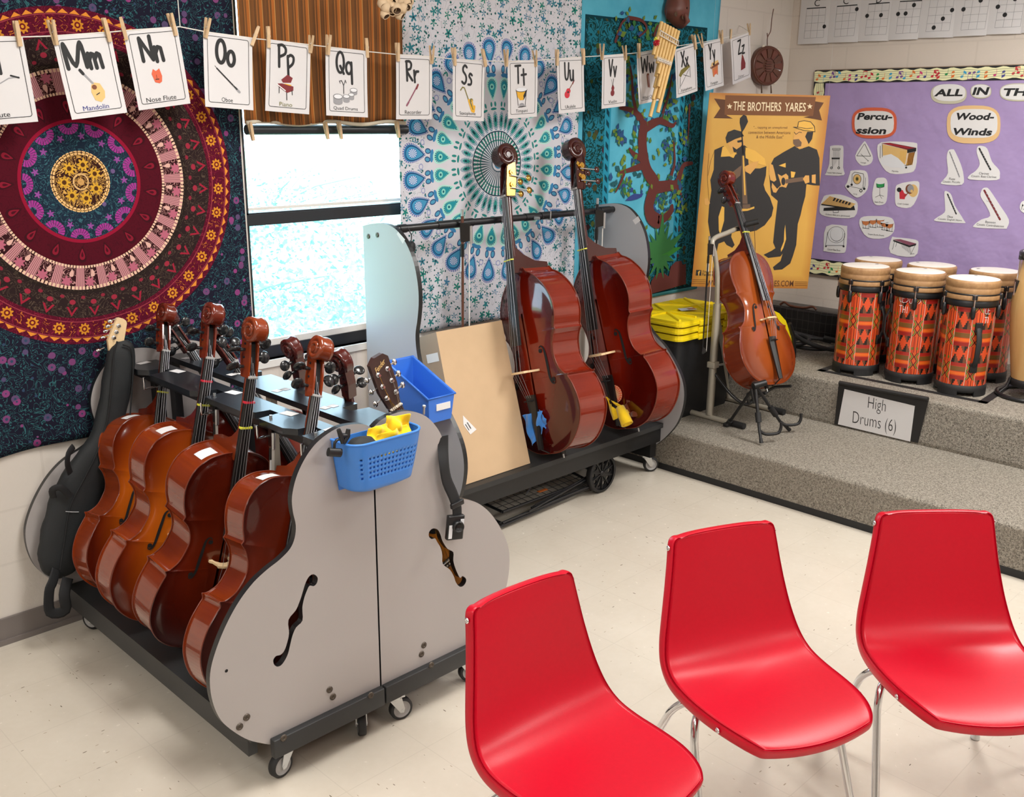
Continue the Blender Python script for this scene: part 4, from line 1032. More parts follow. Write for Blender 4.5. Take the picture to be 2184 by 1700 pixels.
# bows and hooks hanging under the left shelf
def bow(matrix, label, L=.66, stick=None, group='cello bows hanging in the rack', s=1.0):
    t = thing('bow', label, 'bow', matrix, group)
    stick = stick or M_carved
    MB().tube([(0, 0, 0), (0, -L*.5, .004*s), (0, -L, .0)], [.0048*s, .0046*s, .003*s], stick, 8).tube([(0, .02*s, 0), (0, 0, 0)], .005*s, M_steel, 8).build('stick', t)
    f = MB().prism([(-.008*s, -.02*s), (.0, -.02*s), (.024*s, -.022*s), (.026*s, -.075*s), (.004*s, -.08*s), (-.006*s, -.078*s)], -.006*s, .006*s, M_ebony).build('frog', t)
    MB().tube([(.025*s, -.03*s, 0), (.025*s, -.084*s, 0)], .007*s, M_steel, 8).build('ferrule', f)
    MB().tube([(0, -.085*s, 0), (0, -.125*s, .001)], .0062*s, M_ebony, 8).tube([(0, -.125*s, 0), (0, -.17*s, .001)], .0058*s, M_white, 8).build('grip', t)
    MB().box2((.020*s, -L+.005, -.004*s), (.0225*s, -.08*s, .004*s), M_line).build('hair', t)
    MB().prism([(-.004*s, -L-.006), (.004*s, -L-.012*s), (.022*s, -L+.004), (.022*s, -L+.012), (.002*s, -L+.03*s)], -.004*s, .004*s, stick).build('tip', t)
    return t
def hook(parent, x, y, z):
    b = MB().tube([(x+.05, y, z), (x+.012, y, z), (x, y, z), (x, y, z+.012), (x, y, z+.042)], .0038, M_chrome, 8); b.build('hook', parent)
for k, (y, lab) in enumerate(((2.98, 'cello bow hanging by the neck of the brightest amber cello'), (2.63, 'cello bow hanging by the neck of the dark cello, third from the gig bag'), (2.385, 'cello bow hanging by the nearest rack cello, half hidden by the front panel'))):
    bow(frame((1.565, y, .975), (-.2, -.9, 0), (.06, 0, 1)), lab, .60)
    hook(sl, 1.515, y, .93); hook(sl, 1.585, y-.03, .93)
hook(sl, 1.515, 3.40, .935)

# ------------------------------------------------------------------ bass rack
BPROF = [(3.60, 1.425), (3.55, 1.437), (3.48, 1.446), (3.42, 1.444), (3.36, 1.425), (3.30, 1.375), (3.255, 1.305), (3.23, 1.22), (3.224, 1.142), (3.235, 1.06), (3.250, .99), (3.243, .91), (3.215, .835), (3.16, .775), (3.09, .725), (3.02, .65), (2.965, .565), (2.945, .48), (2.955, .39), (2.985, .31), (3.04, .235), (3.10, .175), (3.14, .145)]
BK = thing('bass_rack', 'tall rolling bass rack with grey cello shaped end panels by the window', 'instrument rack', (0, 0, 0))
MYZ = Matrix(((0, 0, 1, 0), (1, 0, 0, 0), (0, 1, 0, 0), (0, 0, 0, 1)))
def bpanel(x0, x1): return MB().prism([(3.60, .13)]+spline(BPROF, 4)+[(3.14, .13)], x0, x1, M_grey_lam2, MYZ, side=M_edge)
lp = bpanel(2.66, 2.682).build('end_panel', BK); rp = bpanel(4.232, 4.254).build('end_panel', BK)
MB().box2((2.682, 3.07, .272), (4.232, 3.60, .297), M_black_base).build('platform', BK)
MB().box2((2.682, 3.085, .19), (4.232, 3.105, .272), M_black).box2((2.682, 3.575, .15), (4.232, 3.595, .272), M_black).build('apron', BK)
for sx in (2.705, 4.20): MB().box2((sx-.022, 3.11, .10), (sx+.03, 3.58, .19), M_black).build('caster_block', BK)
for x, y, a in ((4.215, 3.16, -.6), (2.72, 3.16, .4), (4.215, 3.52, .4), (2.72, 3.52, .4)): caster(BK, x, y, .10, .042, a)
rl = MB().tube([(2.682, 3.475, 1.415), (4.232, 3.475, 1.415)], .0165, M_blackmetal, 14)
for xa, xb in ((2.76, 2.80), (2.98, 3.20), (3.55, 3.62), (3.66, 3.78), (4.12, 4.2)): rl.tube([(xa, 3.475, 1.415), (xb, 3.475, 1.415)], .0195, M_black, 14)
rl = rl.build('rail', BK)
MB().tube([(3.68, 3.455, 1.40), (3.68, 3.42, 1.40), (3.68, 3.42, 1.44)], .004, M_chrome, 8).build('hook', rl); MB().tube([(3.60, 3.455, 1.41), (3.61, 3.43, 1.41)], .008, M_steel, 8).build('hook', rl)
for k, (px, py) in enumerate(((786, 504), (805, 501))):
    p = hit(px, py, 0, 2.66); MB().lathe([(.011, 0), (.0105, .003), (.006, .004), (.0003, .002)], M_bolt, 14, Matrix.Translation((2.66, p.y, p.z))@Matrix.Rotation(-PI/2, 4, 'Y')).build('bolt', lp)
def px_quad(parent, name, pts, ax, val, m, lines=None):
    P = [hit(x, y, ax, val) for x, y in pts]; b = MB().add(P, [list(range(len(P)))], m); return b.build(name, parent)
px_quad(lp, 'paper_label', ((845, 500), (860, 521), (862, 508), (850, 494)) if False else ((846, 499), (859, 520), (864, 511), (849, 494)), 0, 2.6595, M_white)
px_quad(rp, 'paper_label', ((1349, 470), (1361, 461), (1366, 471), (1355, 479)), 0, 4.2315, M_white)
tn = thing('mute_pad', 'small round black pad hanging from the bass rack rail', 'accessory', (2.80, 3.44, 1.335))
MB().lathe([(.0005, -.014), (.018, -.014), (.026, -.008), (.027, .006), (.02, .014), (.0005, .015)], M_rubber, 18, Matrix.Rotation(PI/2, 4, 'X')@Matrix.Rotation(.5, 4, 'Y')).build('pad', tn); MB().tube([(0, 0, .02), (.012, .01, .05), (0, .02, .085)], .003, M_black, 6).build('cord', tn)
bow(frame((3.105, 3.44, 1.452), (.75, -.5, 0), (-.03, 0, 1)), 'dark red bass bow with white grip wrap hanging before the white tapestry', .70, M_carved, 'bass bows on the rail', 1.5)
bow(frame((4.06, 3.44, 1.455), (.75, -.5, 0), (.0, 0, 1)), 'black bass bow with white grip wrap hanging before the right grey panel', .70, M_black, 'bass bows on the rail', 1.5)
# cloths tucked behind the tailpieces, buttons
def rag(name, label, pts, m, cat='cloth', amp=.012, seed=1, nx=14, ny=14, M=None):
    """folded rag: four corner points in space, rumpled"""
    A, B_, C_, D_ = [Vector(p) for p in pts]; nn = (B_-A).cross(D_-A).normalized(); rnd = random.Random(seed); f = [rnd.uniform(4, 9) for _ in range(4)]
    def fn(u, v):
        p = (A*(1-u)+B_*u)*(1-v)+(D_*(1-u)+C_*u)*v
        return p+nn*amp*(math.sin(f[0]*u+f[1]*v)+.7*math.sin(f[2]*v-f[3]*u+1)+.5*math.sin(13*u+3*v))
    o = MB().surf(fn, nx, ny, m).build(name); thick(o, .0035); soft(o, 1); return tag(o, label, cat)
# ------------------------------------------------------------------ drawing on a real plane
class Sheet:
    """a flat sheet: world matrix with local xy on the sheet, z out of it; px() drops a photo pixel on the sheet"""
    def __init__(s, M): s.M = M; s.I = M.inverted(); s.o = np.array(M.translation); s.n = np.array(M.to_3x3().col[2].normalized())
    def px(s, x, y):
        d = ray(x, y); o = np.array([0, 0, CAMH]); t = np.dot(s.o-o, s.n)/np.dot(d, s.n)
        p = s.I@Vector(o+t*d); return (p.x, p.y)
    def pxs(s, L, ox=0, oy=0, k=1.0): return [s.px(ox+x/k, oy+y/k) for x, y in L]
def textp(sh, mb, st, cx, cy, wpx, hpx, m, z=.0006, shear=0.0, extra=0.0):
    """text centred at a photo pixel, sized in photo pixels"""
    a = sh.px(cx-wpx/2, cy); b = sh.px(cx+wpx/2, cy); t = sh.px(cx, cy-hpx/2); u = sh.px(cx, cy+hpx/2); c = sh.px(cx, cy)
    w = math.hypot(b[0]-a[0], b[1]-a[1]); h = math.hypot(t[0]-u[0], t[1]-u[1])
    return put_text(mb, st, c, w, h, m, z, 0.0, shear, extra)
# ------------------------------------------------------------------ purple bulletin board
BXF = WX-.012
SB = Sheet(frame((BXF-.004, 3.39, .95), (0, -1, 0), (0, 0, 1)))       # local x runs along the wall to the right
BB = thing('bulletin_board', 'purple papered bulletin board with music note border behind the drums', 'bulletin board', SB.M)
BWID = 2.9
b = MB().box2((-.06, -.075, -.014), (BWID+.06, 1.25, -.004), M_cardshade); b.build('backing', BB)
def purple(u, v):
    x = BWID*u; y = .02+1.16*v
    return (x, y, .0008+.0012*math.sin(9*x+4*y)*math.sin(5*y-2*x)+.0006*math.sin(23*x+11*y))
MB().surf(purple, 90, 40, M_purple).build('paper', BB)
NOTE_COLS = ['red', 'orange', 'blue', 'navy', 'green', 'purple', 'pink', 'red', 'blue', 'orange']
def note_border(x0, y0, x1, y1, seed, nm):
    """one strip of scalloped border printed with coloured notes on wavy staff lines"""
    rnd = random.Random(seed); hor = (x1-x0) > (y1-y0); L = (x1-x0) if hor else (y1-y0); Wd = (y1-y0) if hor else (x1-x0)
    def q(a, c): return (x0+a, y0+c) if hor else (x0+c, y0+a)
    b = MB(); b.box2((x0, y0, .004), (x1, y1, .0052), M_trimblack)
    n = int(L/.02); top = [q(L*i/n, Wd*(.9+.06*math.sin(i*1.3))) for i in range(n+1)]; bot = [q(L*i/n, Wd*(.1+.06*math.sin(i*1.1+2))) for i in range(n+1)]
    for i in range(n): b.add([bot[i]+(.0056,), bot[i+1]+(.0056,), top[i+1]+(.0056,), top[i]+(.0056,)], [(0, 1, 2, 3)], M_trimcream)
    for k in range(4):
        b.stroke([q(L*i/n, Wd*(.26+.16*k+.04*math.sin(i*.55))) for i in range(n+1)], .0018, INK['staff'], .0060, cap=False)
    a = .02; i = 0
    while a < L-.02:
        m = INK[NOTE_COLS[(i*7+seed) % len(NOTE_COLS)]]; c = Wd*rnd.uniform(.25, .62); up = 1 if c < Wd*.5 else -1
        p = q(a, c); b.disc((p[0], p[1], .0064), .0092, m, 12, ry=.0068, rot=.3)
        e = q(a+.008*up, c+.034*up); s = q(a+.008*up, c); b.stroke([s, e], .0018, m, .0065, cap=False)
        if i % 3 != 1:
            f = q(a+.008*up+.014, c+.022*up); b.poly([e, q(a+.008*up+.016, c+.026*up), q(a+.008*up+.018, c+.012*up), q(a+.008*up, c+.02*up)], m, .0066)
        if i % 5 == 2:
            p2 = q(a+.026, c+.004); b.disc((p2[0], p2[1], .0064), .0092, m, 12, ry=.0068, rot=.3); s2 = q(a+.026+.008*up, c); e2 = q(a+.026+.008*up, c+.034*up); b.stroke([s2, e2], .0018, m, .0065, cap=False); b.stroke([e, e2], .005, m, .0066, cap=False)
        a += rnd.uniform(.036, .056); i += 1
    return b.build(nm, BB)
note_border(-.06, 1.165, BWID+.06, 1.245, 1, 'border_strip')
note_border(-.06, -.075, .022, 1.165, 2, 'border_strip')
note_border(.022, -.075, BWID+.06, .03, 3, 'border_strip')
def sup(cx, cy, rx, ry, n=2.8, k=28, wob=0.0):
    r = []
    for i in range(k):
        t = 2*PI*i/k; c, s = math.cos(t), math.sin(t); w = 1+wob*math.sin(3*t+1)
        r.append((cx+rx*w*math.copysign(abs(c)**(2/n), c), cy+ry*w*math.copysign(abs(s)**(2/n), s)))
    return r
def badge(label, lines, outer, inner, mback, ox=1664, oy=0, k=4.048):
    t = thing('word_badge', label, 'sign', SB.M, 'word cutouts on the bulletin board')
    MB().prism(SB.pxs(sup(*outer), ox, oy, k), .003, .0042, mback).build('backing_paper', t)
    MB().prism(SB.pxs(sup(*inner), ox, oy, k), .0046, .0056, M_white).build('white_paper', t)
    for (st, x, y, w, h) in lines:
        tb = MB(); textp(SB, tb, st, ox+x/k, oy+y/k, w/k, h/k, M_ink, .0062, .22, .038); tb.build('lettering', t)
badge('ALL in bold letters on a pale olive oval', [('ALL', 1462, 800, 245, 62)], (1458, 812, 155, 86, 2.6), (1462, 800, 140, 74, 2.6), INK['olivebadge'])
badge('IN in bold letters on a small white oval', [('IN', 1736, 787, 130, 66)], (1735, 789, 90, 62, 2.4), (1736, 786, 82, 55, 2.4), INK['olivebadge'])
badge('THE cut by the right picture edge, bold letters on a white oval', [('THE', 2070, 795, 290, 66)], (2070, 797, 172, 78, 2.6), (2070, 795, 165, 68, 2.6), INK['olivebadge'])
badge('Percussion heading on an orange red rounded badge', [('Percu-', 822, 1006, 300, 60), ('ssion', 790, 1128, 258, 58)], (815, 1062, 194, 134, 3), (815, 1063, 170, 106, 3.4), INK['oranger'])
badge('Woodwinds heading on a tan rounded badge', [('Wood-', 1683, 1006, 335, 62), ('Winds', 1660, 1138, 345, 62)], (1672, 1075, 232, 165, 3), (1676, 1066, 203, 125, 3.4), INK['tanbadge'])
def cutout(label, outl, draw, caps=(), ox=1664, oy=300, k=4.048):
    t = thing('picture_cutout', label, 'picture', SB.M, 'instrument picture cutouts on the bulletin board')
    P = SB.pxs(spline(outl, 3, True), ox, oy, k)
    MB().prism(P, .0030, .0038, M_white).build('paper', t)
    pb = MB()
    def pol(L, m, z=.0044): pb.poly(SB.pxs(L, ox, oy, k), INK[m], z)
    def lin_(L, w, m='black', z=.0047): pb.stroke(SB.pxs(L, ox, oy, k), w*.00072, INK[m], z)
    def el(cx, cy, rx, ry, m, z=.0046): pol([(cx+rx*math.cos(2*PI*i/18), cy+ry*math.sin(2*PI*i/18)) for i in range(18)], m, z)
    draw(pol, lin_, el); pb.build('picture', t)
    for (st, x, y, w, h) in caps:
        tb = MB(); textp(SB, tb, st, ox+x/k, oy+y/k, w/k, h/k, M_ink, .0046); tb.build('caption', t)
def d_bells(p, l, e):
    for i in range(9): l([(462+7*i, 75), (462+7*i, 150)], 2.2, 'grey')
    l([(455, 66), (522, 66), (522, 80), (455, 80), (455, 66)], 3); p([(447, 146), (517, 146), (517, 160), (447, 160)], 'black')
    l([(452, 160), (455, 232)], 3); l([(512, 160), (510, 232)], 3)
    for i in range(6): l([(460+8*i, 160), (460+8*i, 226-12*i)], 2, 'grey')
    for x in (445, 508): el = e(x, 235, 11, 11, 'black'); e(x, 235, 5, 5, 'white', .005)
cutout('tubular bells picture cutout on the purple board', [(440, 45), (530, 42), (548, 72), (545, 230), (550, 298), (400, 298), (398, 280), (425, 200), (432, 80)], d_bells, [('Tubular Bells (chimes)', 470, 280, 130, 16)])
cutout('triangle picture cutout left of the marimba picture', [(720, 15), (745, 20), (800, 130), (790, 190), (740, 215), (690, 205), (650, 130)], lambda p, l, e: (l([(728, 30), (664, 132), (784, 134), (734, 28)], 4), l([(700, 115), (760, 172)], 3), e(762, 174, 6, 6, 'grey')), [('Triangle', 720, 192, 50, 14)])
def d_marimba(p, l, e):
    p([(870, 160), (960, 110), (1060, 160), (1100, 240), (960, 230), (870, 200)], 'pale', .0042); p([(885, 30), (1100, 80), (1080, 210), (1020, 150), (960, 115), (890, 130)], 'tan')
    p([(875, 22), (950, 18), (1178, 62), (1110, 82)], 'darkred', .0047); p([(1100, 78), (1178, 62), (1176, 92), (1100, 108)], 'black', .0049)
    for i in range(7): l([(1040+10*i, 90), (1040+10*i, 165+8*i)], 3, 'gold')
    p([(1112, 108), (1168, 96), (1140, 208), (1090, 218)], 'brown', .0045)
    for i in range(5): l([(1112+12*i, 106), (1096+12*i, 210)], 3, 'gold', .0050)
    l([(885, 30), (885, 140)], 4); l([(868, 45), (866, 150)], 4); l([(1165, 90), (1140, 200)], 4); l([(1080, 215), (1140, 200)], 5); e(1090, 232, 9, 9, 'black')
    for i in range(10): l([(895+22*i, 26+4*i), (965+20*i, 26+4*i)], 2, 'red', .0051)
cutout('marimba picture on a large round cutout under the percussion badge', [(875, 14), (1150, 15), (1185, 60), (1170, 240), (1100, 280), (950, 282), (870, 200), (842, 100)], d_marimba, [('Marimba', 995, 264, 56, 14)])
cutout('gong picture cutout with wheeled stand', [(620, 258), (730, 258), (760, 310), (755, 420), (690, 485), (640, 480), (565, 400), (580, 360), (605, 280)], lambda p, l, e: (e(667, 332, 36, 44, 'black', .0044), e(667, 332, 32, 40, 'tan', .0046), e(667, 330, 14, 18, 'olive', .0048), e(667, 330, 7, 9, 'black', .005), l([(620, 390), (625, 290), (645, 272), (720, 285), (725, 310), (718, 400)], 4), l([(590, 390), (700, 415), (735, 395), (740, 320)], 3), e(588, 396, 12, 12, 'black'), e(620, 380, 10, 10, 'black'), e(700, 432, 14, 14, 'black'), e(728, 415, 11, 11, 'black'), e(700, 432, 7, 7, 'white', .005)), [('Gong', 650, 462, 32, 14)])
cutout('snare drum picture cutout, tall and narrow', [(860, 320), (910, 325), (930, 380), (920, 520), (880, 555), (820, 548), (797, 480), (810, 380), (830, 330)], lambda p, l, e: (p([(832, 365), (902, 362), (900, 400), (836, 405)], 'green'), e(867, 364, 36, 11, 'pale', .0048), l([(834, 375), (838, 403), (866, 408), (900, 398), (902, 368)], 4), l([(862, 408), (862, 470)], 3), l([(862, 470), (825, 488)], 3), l([(862, 470), (880, 500)], 3), l([(862, 468), (896, 480)], 3)), [('Snare Drum', 855, 530, 75, 16)])
cutout('crash cymbals picture cutout with a red shirted player', [(1080, 360), (1190, 350), (1203, 400), (1190, 480), (1130, 575), (1020, 570), (995, 520), (1000, 400), (1030, 375)], lambda p, l, e: (e(1150, 432, 42, 55, 'tan', .0043), e(1120, 418, 36, 42, 'brown', .0045), e(1128, 414, 28, 34, 'grey', .0047), e(1138, 436, 12, 14, 'tan', .0049), p([(1032, 430), (1060, 425), (1075, 455), (1100, 465), (1080, 490), (1078, 505), (1034, 503)], 'red', .0048), e(1030, 424, 20, 20, 'black', .005), l([(1075, 475), (1110, 452)], 7, 'brown', .0052)), [('Crash Cymbals', 1064, 548, 96, 16)])
def d_obells(p, l, e):
    p([(380, 580), (640, 560), (650, 600), (375, 606)], 'black'); p([(358, 545), (430, 478), (655, 545), (610, 582)], 'tan', .0046)
    for i in range(16): l([(372+13*i, 548+2*i), (440+12*i, 484+4*i)], 2.4, 'brown', .0049)
    for i in range(6): p([(470+26*i, 492+8*i), (486+26*i, 496+8*i), (470+26*i, 522+7*i), (456+26*i, 518+7*i)], 'black', .0051)
    p([(358, 545), (610, 582), (610, 592), (358, 556)], 'black', .005); l([(460, 606), (462, 622), (505, 620), (505, 604)], 4)
cutout('orchestra bells picture on an oval cutout beside the poster', [(400, 470), (520, 465), (640, 510), (672, 560), (640, 660), (480, 665), (360, 640), (342, 580), (370, 500)], d_obells, [('Orchestra Bells (a.k.a. glockenspiel)', 498, 645, 212, 18)])
def d_timp(p, l, e):
    for x, y in ((742, 690), (802, 682), (865, 682), (905, 705), (945, 715)):
        p([(x-36, y), (x+36, y), (x+28, y+30), (x, y+44), (x-28, y+30)], 'wood'); e(x, y-2, 38, 8, 'pale', .0049); l([(x-38, y), (x+38, y)], 3)
        l([(x-30, y+5), (x-22, y+66)], 3); l([(x+30, y+5), (x+22, y+66)], 3); l([(x-28, y+62), (x+30, y+70)], 4); l([(x, y+44), (x, y+66)], 3)
cutout('timpani picture cutout with five kettle drums', [(700, 665), (800, 650), (940, 660), (985, 700), (980, 790), (900, 842), (760, 835), (690, 740)], d_timp, [('Timpani (Kettle Drums)', 828, 814, 142, 17)])
cutout('concert bass drum picture cutout, lowest beside the poster', [(400, 740), (560, 735), (580, 760), (570, 940), (530, 970), (390, 955), (378, 930)], lambda p, l, e: (p([(392, 800), (556, 800), (556, 905), (392, 905)], 'pale', .0041), e(488, 812, 76, 72, 'black', .0044), e(488, 812, 73, 69, 'lightgrey' if 'lightgrey' in INK else 'pale', .0046), e(490, 808, 56, 62, 'black', .0048), e(490, 806, 54, 60, 'pale', .005), l([(412, 790), (396, 905), (550, 905), (558, 800)], 4), e(398, 912, 7, 7, 'black'), e(550, 912, 9, 9, 'black')), [('Concert Bass Drum', 466, 942, 112, 17)])
cutout('xylophone picture cutout partly behind the drums', [(965, 840), (1000, 835), (1170, 855), (1195, 900), (1160, 1000), (955, 970)], lambda p, l, e: (p([(978, 852), (1040, 850), (1178, 888), (1120, 905)], 'mauve'), p([(978, 855), (1120, 905), (1178, 888), (1175, 902), (1118, 920), (980, 868)], 'black', .0048), l([(990, 870), (972, 938)], 3), l([(1010, 875), (1000, 915)], 3), l([(1170, 900), (1130, 980)], 3), l([(1125, 980), (1160, 975)], 3)) and None or [l([(1050+9*i, 900), (1060+9*i, 925+7*i)], 3, 'grey') for i in range(9)])
def pipe(a, b_, w, col='black', col2='grey'):
    def f(p, l, e):
        l([a, b_], w, col); n = 9
        for i in range(1, n): t = i/n; x, y = a[0]+(b_[0]-a[0])*t, a[1]+(b_[1]-a[1])*t; e(x+w*.3, y, w*.32, w*.32, col2, .0052)
    return f
cutout('flute picture on a boot shaped cutout', [(1455, 85), (1490, 75), (1510, 90), (1560, 200), (1585, 300), (1570, 380), (1400, 375), (1405, 345), (1450, 280), (1440, 150)], pipe((1466, 98), (1550, 312), 9, 'grey', 'black'), [('Flute', 1487, 330, 52, 20), ('Cousin: Piccolo', 1480, 355, 150, 18)])
cutout('clarinet picture on the upper right boot shaped cutout', [(1705, 55), (1740, 45), (1790, 70), (1830, 180), (1890, 250), (1898, 300), (1870, 340), (1640, 335), (1635, 300), (1690, 260), (1725, 200), (1700, 110)], pipe((1722, 68), (1818, 250), 13), [('Clarinet', 1762, 283, 86, 20), ('Cousin: Bass Clarinet', 1760, 309, 218, 18)])
cutout('oboe picture on the lower left boot shaped cutout', [(1420, 445), (1445, 438), (1480, 470), (1510, 560), (1590, 690), (1580, 712), (1350, 695), (1345, 670), (1420, 620), (1425, 560)], pipe((1448, 462), (1522, 632), 11), [('Oboe', 1469, 656, 50, 20), ('Cousin: English Horn', 1466, 683, 206, 20)])
cutout('bassoon picture on the largest boot shaped cutout', [(1745, 420), (1775, 405), (1810, 425), (1900, 560), (1975, 680), (1960, 750), (1930, 760), (1690, 750), (1678, 725), (1740, 680), (1815, 650), (1780, 560), (1732, 480)], lambda p, l, e: (pipe((1765, 430), (1900, 680), 15, 'darkred', 'grey')(p, l, e), l([(1782, 520), (1806, 526)], 2, 'grey')), [('Bassoon', 1818, 703, 88, 20), ('Cousin: Contrabassoon', 1816, 730, 236, 20)])
cutout('sliver of another cutout at the right picture edge', [(2085, 530), (2120, 520), (2200, 540), (2200, 620), (2120, 625), (2085, 610), (2070, 575)], lambda p, l, e: l([(2095, 548), (2096, 566)], 4), [('r.', 2098, 575, 20, 46)])

# ------------------------------------------------------------------ ukulele chord charts
SC = Sheet(frame((WX-.004, 3.6, 2.36), (0, -1, 0), (0, 0, 1)))
CH = [((176, 155, 385), [(235, 75), (400, 65), (380, 325), (215, 333)], [(388, 230)], ('C', 325, 26), 1),
 ((432, 410, 370), [(497, 57), (672, 43), (645, 308), (475, 320)], [(668, 80)], ('C', 575, 8), 1), ((690, 668, 358), [(770, 37), (950, 23), (920, 297), (740, 306)], [(758, 138), (878, 132)], ('D', 860, -4), 1),
 ((962, 935, 348), [(1040, 15), (1230, 5), (1190, 283), (1008, 293)], [(1162, 45), (1026, 122), (1092, 118)], None, 1), ((1245, 1187, 330), [(1312, -72), (1520, -84), (1465, 265), (1265, 275)], [(1490, 88), (1413, 163), (1336, 240)], None, 2),
 ((1530, 1492, 318), [(1612, -62), (1822, -76), (1772, 250), (1568, 262)], [(1738, 5), (1590, 82)], None, 2), ((1830, 1777, 300), [(1912, -86), (2130, -98), (2078, 230), (1860, 242)], [(2035, -8), (1886, 60), (1948, 130)], None, 2), ((2130, 2080, 286), None, [], None, 1)]
CHL = ['first chord chart at the left end of the row, one low dot', 'second chord chart from the left, single dot at top right', 'third chord chart from the left, two dots in one row', 'fourth chord chart from the left, two joined dots and one above', 'fifth chord chart from the left, three dots in a diagonal', 'sixth chord chart from the left, two dots rising to the right', 'seventh chord chart from the left, two close dots', 'edge of the last chord chart at the right picture edge']
for i, ((xt, xb, yb), G, dots, let, r0) in enumerate(CH):
    K = 4.048; t = thing('chord_chart', CHL[i], 'chart', SC.M@Matrix.Translation((0, 0, .0012*(i % 2)+.0008)), 'chord charts on the wall')
    bl = SC.px(1664+xb/K, yb/K); nx = CH[i+1][0] if i < len(CH)-1 else (2380, 2330, 276); br_ = SC.px(1664+(nx[1]+6)/K, (nx[2]+6 if i not in (3,) else 340)/K)
    w = br_[0]-bl[0]; h = .33
    def bend(u, v, bl=bl, w=w): return (bl[0]+w*u, bl[1]+(br_[1]-bl[1])*u+h*v, .003+.010*math.sin(PI*u)*(1-v)+.004*(1-v))
    MB().surf(bend, 8, 6, M_paper).build('paper', t)
    def zz(p, bl=bl, w=w):
        u = min(1, max(0, (p[0]-bl[0])/w)); v = (p[1]-bl[1])/h; return .0038+.010*math.sin(PI*u)*(1-max(0, v))+.004*(1-max(0, v))
    if G:
        g = MB(); q = [Vector(SC.px(1664+x/K, y/K)) for x, y in G]; nr = 5 if i > 3 else 4
        for a in range(4):
            f = a/3; g.stroke([q[0].lerp(q[1], f)*(1-t_)+q[3].lerp(q[2], f)*t_ for t_ in (0, .25, .5, .75, 1)], .0016, INK['grey'], 0, cap=False)
        for a in range(nr+1):
            f = a/nr; g.stroke([(q[0].lerp(q[3], f)).lerp(q[1].lerp(q[2], f), t_) for t_ in (0, .33, .66, 1)], .006 if a == 0 else .0016, M_ink if a == 0 else INK['grey'], .0001, cap=False)
        g.v = [(x, y, z+zz((x, y))) for x, y, z in g.v]; g.build('fret_grid', t)
        for dx, dy in dots:
            c = SC.px(1664+dx/K, dy/K); dd = MB(); dd.disc((c[0], c[1], zz(c)+.0009), .0122, M_ink, 20); dd.build('finger_dot', t)
        if let:
            tb = MB(); textp(SC, tb, let[0], 1664+let[1]/K, let[2]/K, 46/K, 58/K, M_ink, 0); tb.v = [(x, y, zz((x, y))+.0006) for x, y, z in tb.v]; tb.build('chord_letter', t)

# ------------------------------------------------------------------ poster hung across the corner
PL = Vector((5.085, 3.505, .893)); PRt = Vector((5.60, 3.015, .893)); pw = (PRt-PL).length
MP = frame(PL, PRt-PL, (0, 0, 1))
SP = Sheet(MP); PO = thing('poster', 'ochre band poster of two musicians hung across the room corner', 'poster', MP)
cs = [SP.px(1513.5, 197.6), SP.px(1771, 204), SP.px(1722, 616), SP.px(1474.5, 611)]
pc = MB().prism(cs, -.006, 0, M_poster); xs_ = [c[0] for c in cs]; ys2 = [c[1] for c in cs]
po = pc.build('panel', PO, uvfn=lambda p: ((p[0]-min(xs_))/(max(xs_)-min(xs_)), (p[1]-min(ys2))/(max(ys2)-min(ys2))))
HB = lambda L: SP.pxs(L, 1480, 360, 8.4)
Q7 = lambda L: SP.pxs(L, 1300, 300, 4.048); Q4 = lambda L: SP.pxs(L, 1220, 0, 4.048)
bn = MB(); bn.poly(SP.pxs([(1523, 210), (1550, 213), (1550, 246), (1563, 253), (1522, 252), (1536, 231)]), M_banner2, .0006); bn.poly(SP.pxs([(1738, 216), (1757, 219), (1747, 235), (1753, 257), (1713, 250), (1734, 246)]), M_banner2, .0006)
bn.poly(SP.pxs([(1547, 203), (1740, 207), (1734, 247.5), (1545, 245)]), M_banner, .0010); bno = bn.build('title_ribbon', PO)
tb = MB()
def slab_text(mb, st, cx, cy, wpx, hpx, m, z):
    textp(SP, mb, st, cx, cy, wpx, hpx, m, z, 0.0, .012)
slab_text(tb, 'THE', 1576.5, 226, 25, 19, M_pcream, .0015); slab_text(tb, 'BROTHERS', 1630.5, 227.5, 71, 19, M_pcream, .0015); slab_text(tb, 'YARES', 1696, 228.5, 45, 19, M_pcream, .0015)
for sx in (1556, 1727):
    r = []
    for k in range(10): a = -PI/2+k*PI/5; q = 6.5 if k % 2 == 0 else 2.7; r.append((sx+q*math.cos(a), 227+q*math.sin(a)))
    tb.poly(SP.pxs(r), M_pcream, .0015)
tb.build('title_lettering', PO)
tb = MB()
for st, cx, cy, w in (('"... tapping an unexplored', 1643, 272.5, 72), ('connection between Americana', 1641, 282.5, 90), ('& the Middle East"', 1642, 292, 58)): textp(SP, tb, st, cx, cy, w, 6.6, M_banner2, .0008)
tb.build('quote_lettering', PO)
fg = MB()
z1, z2, z3 = .0008, .0012, .0016
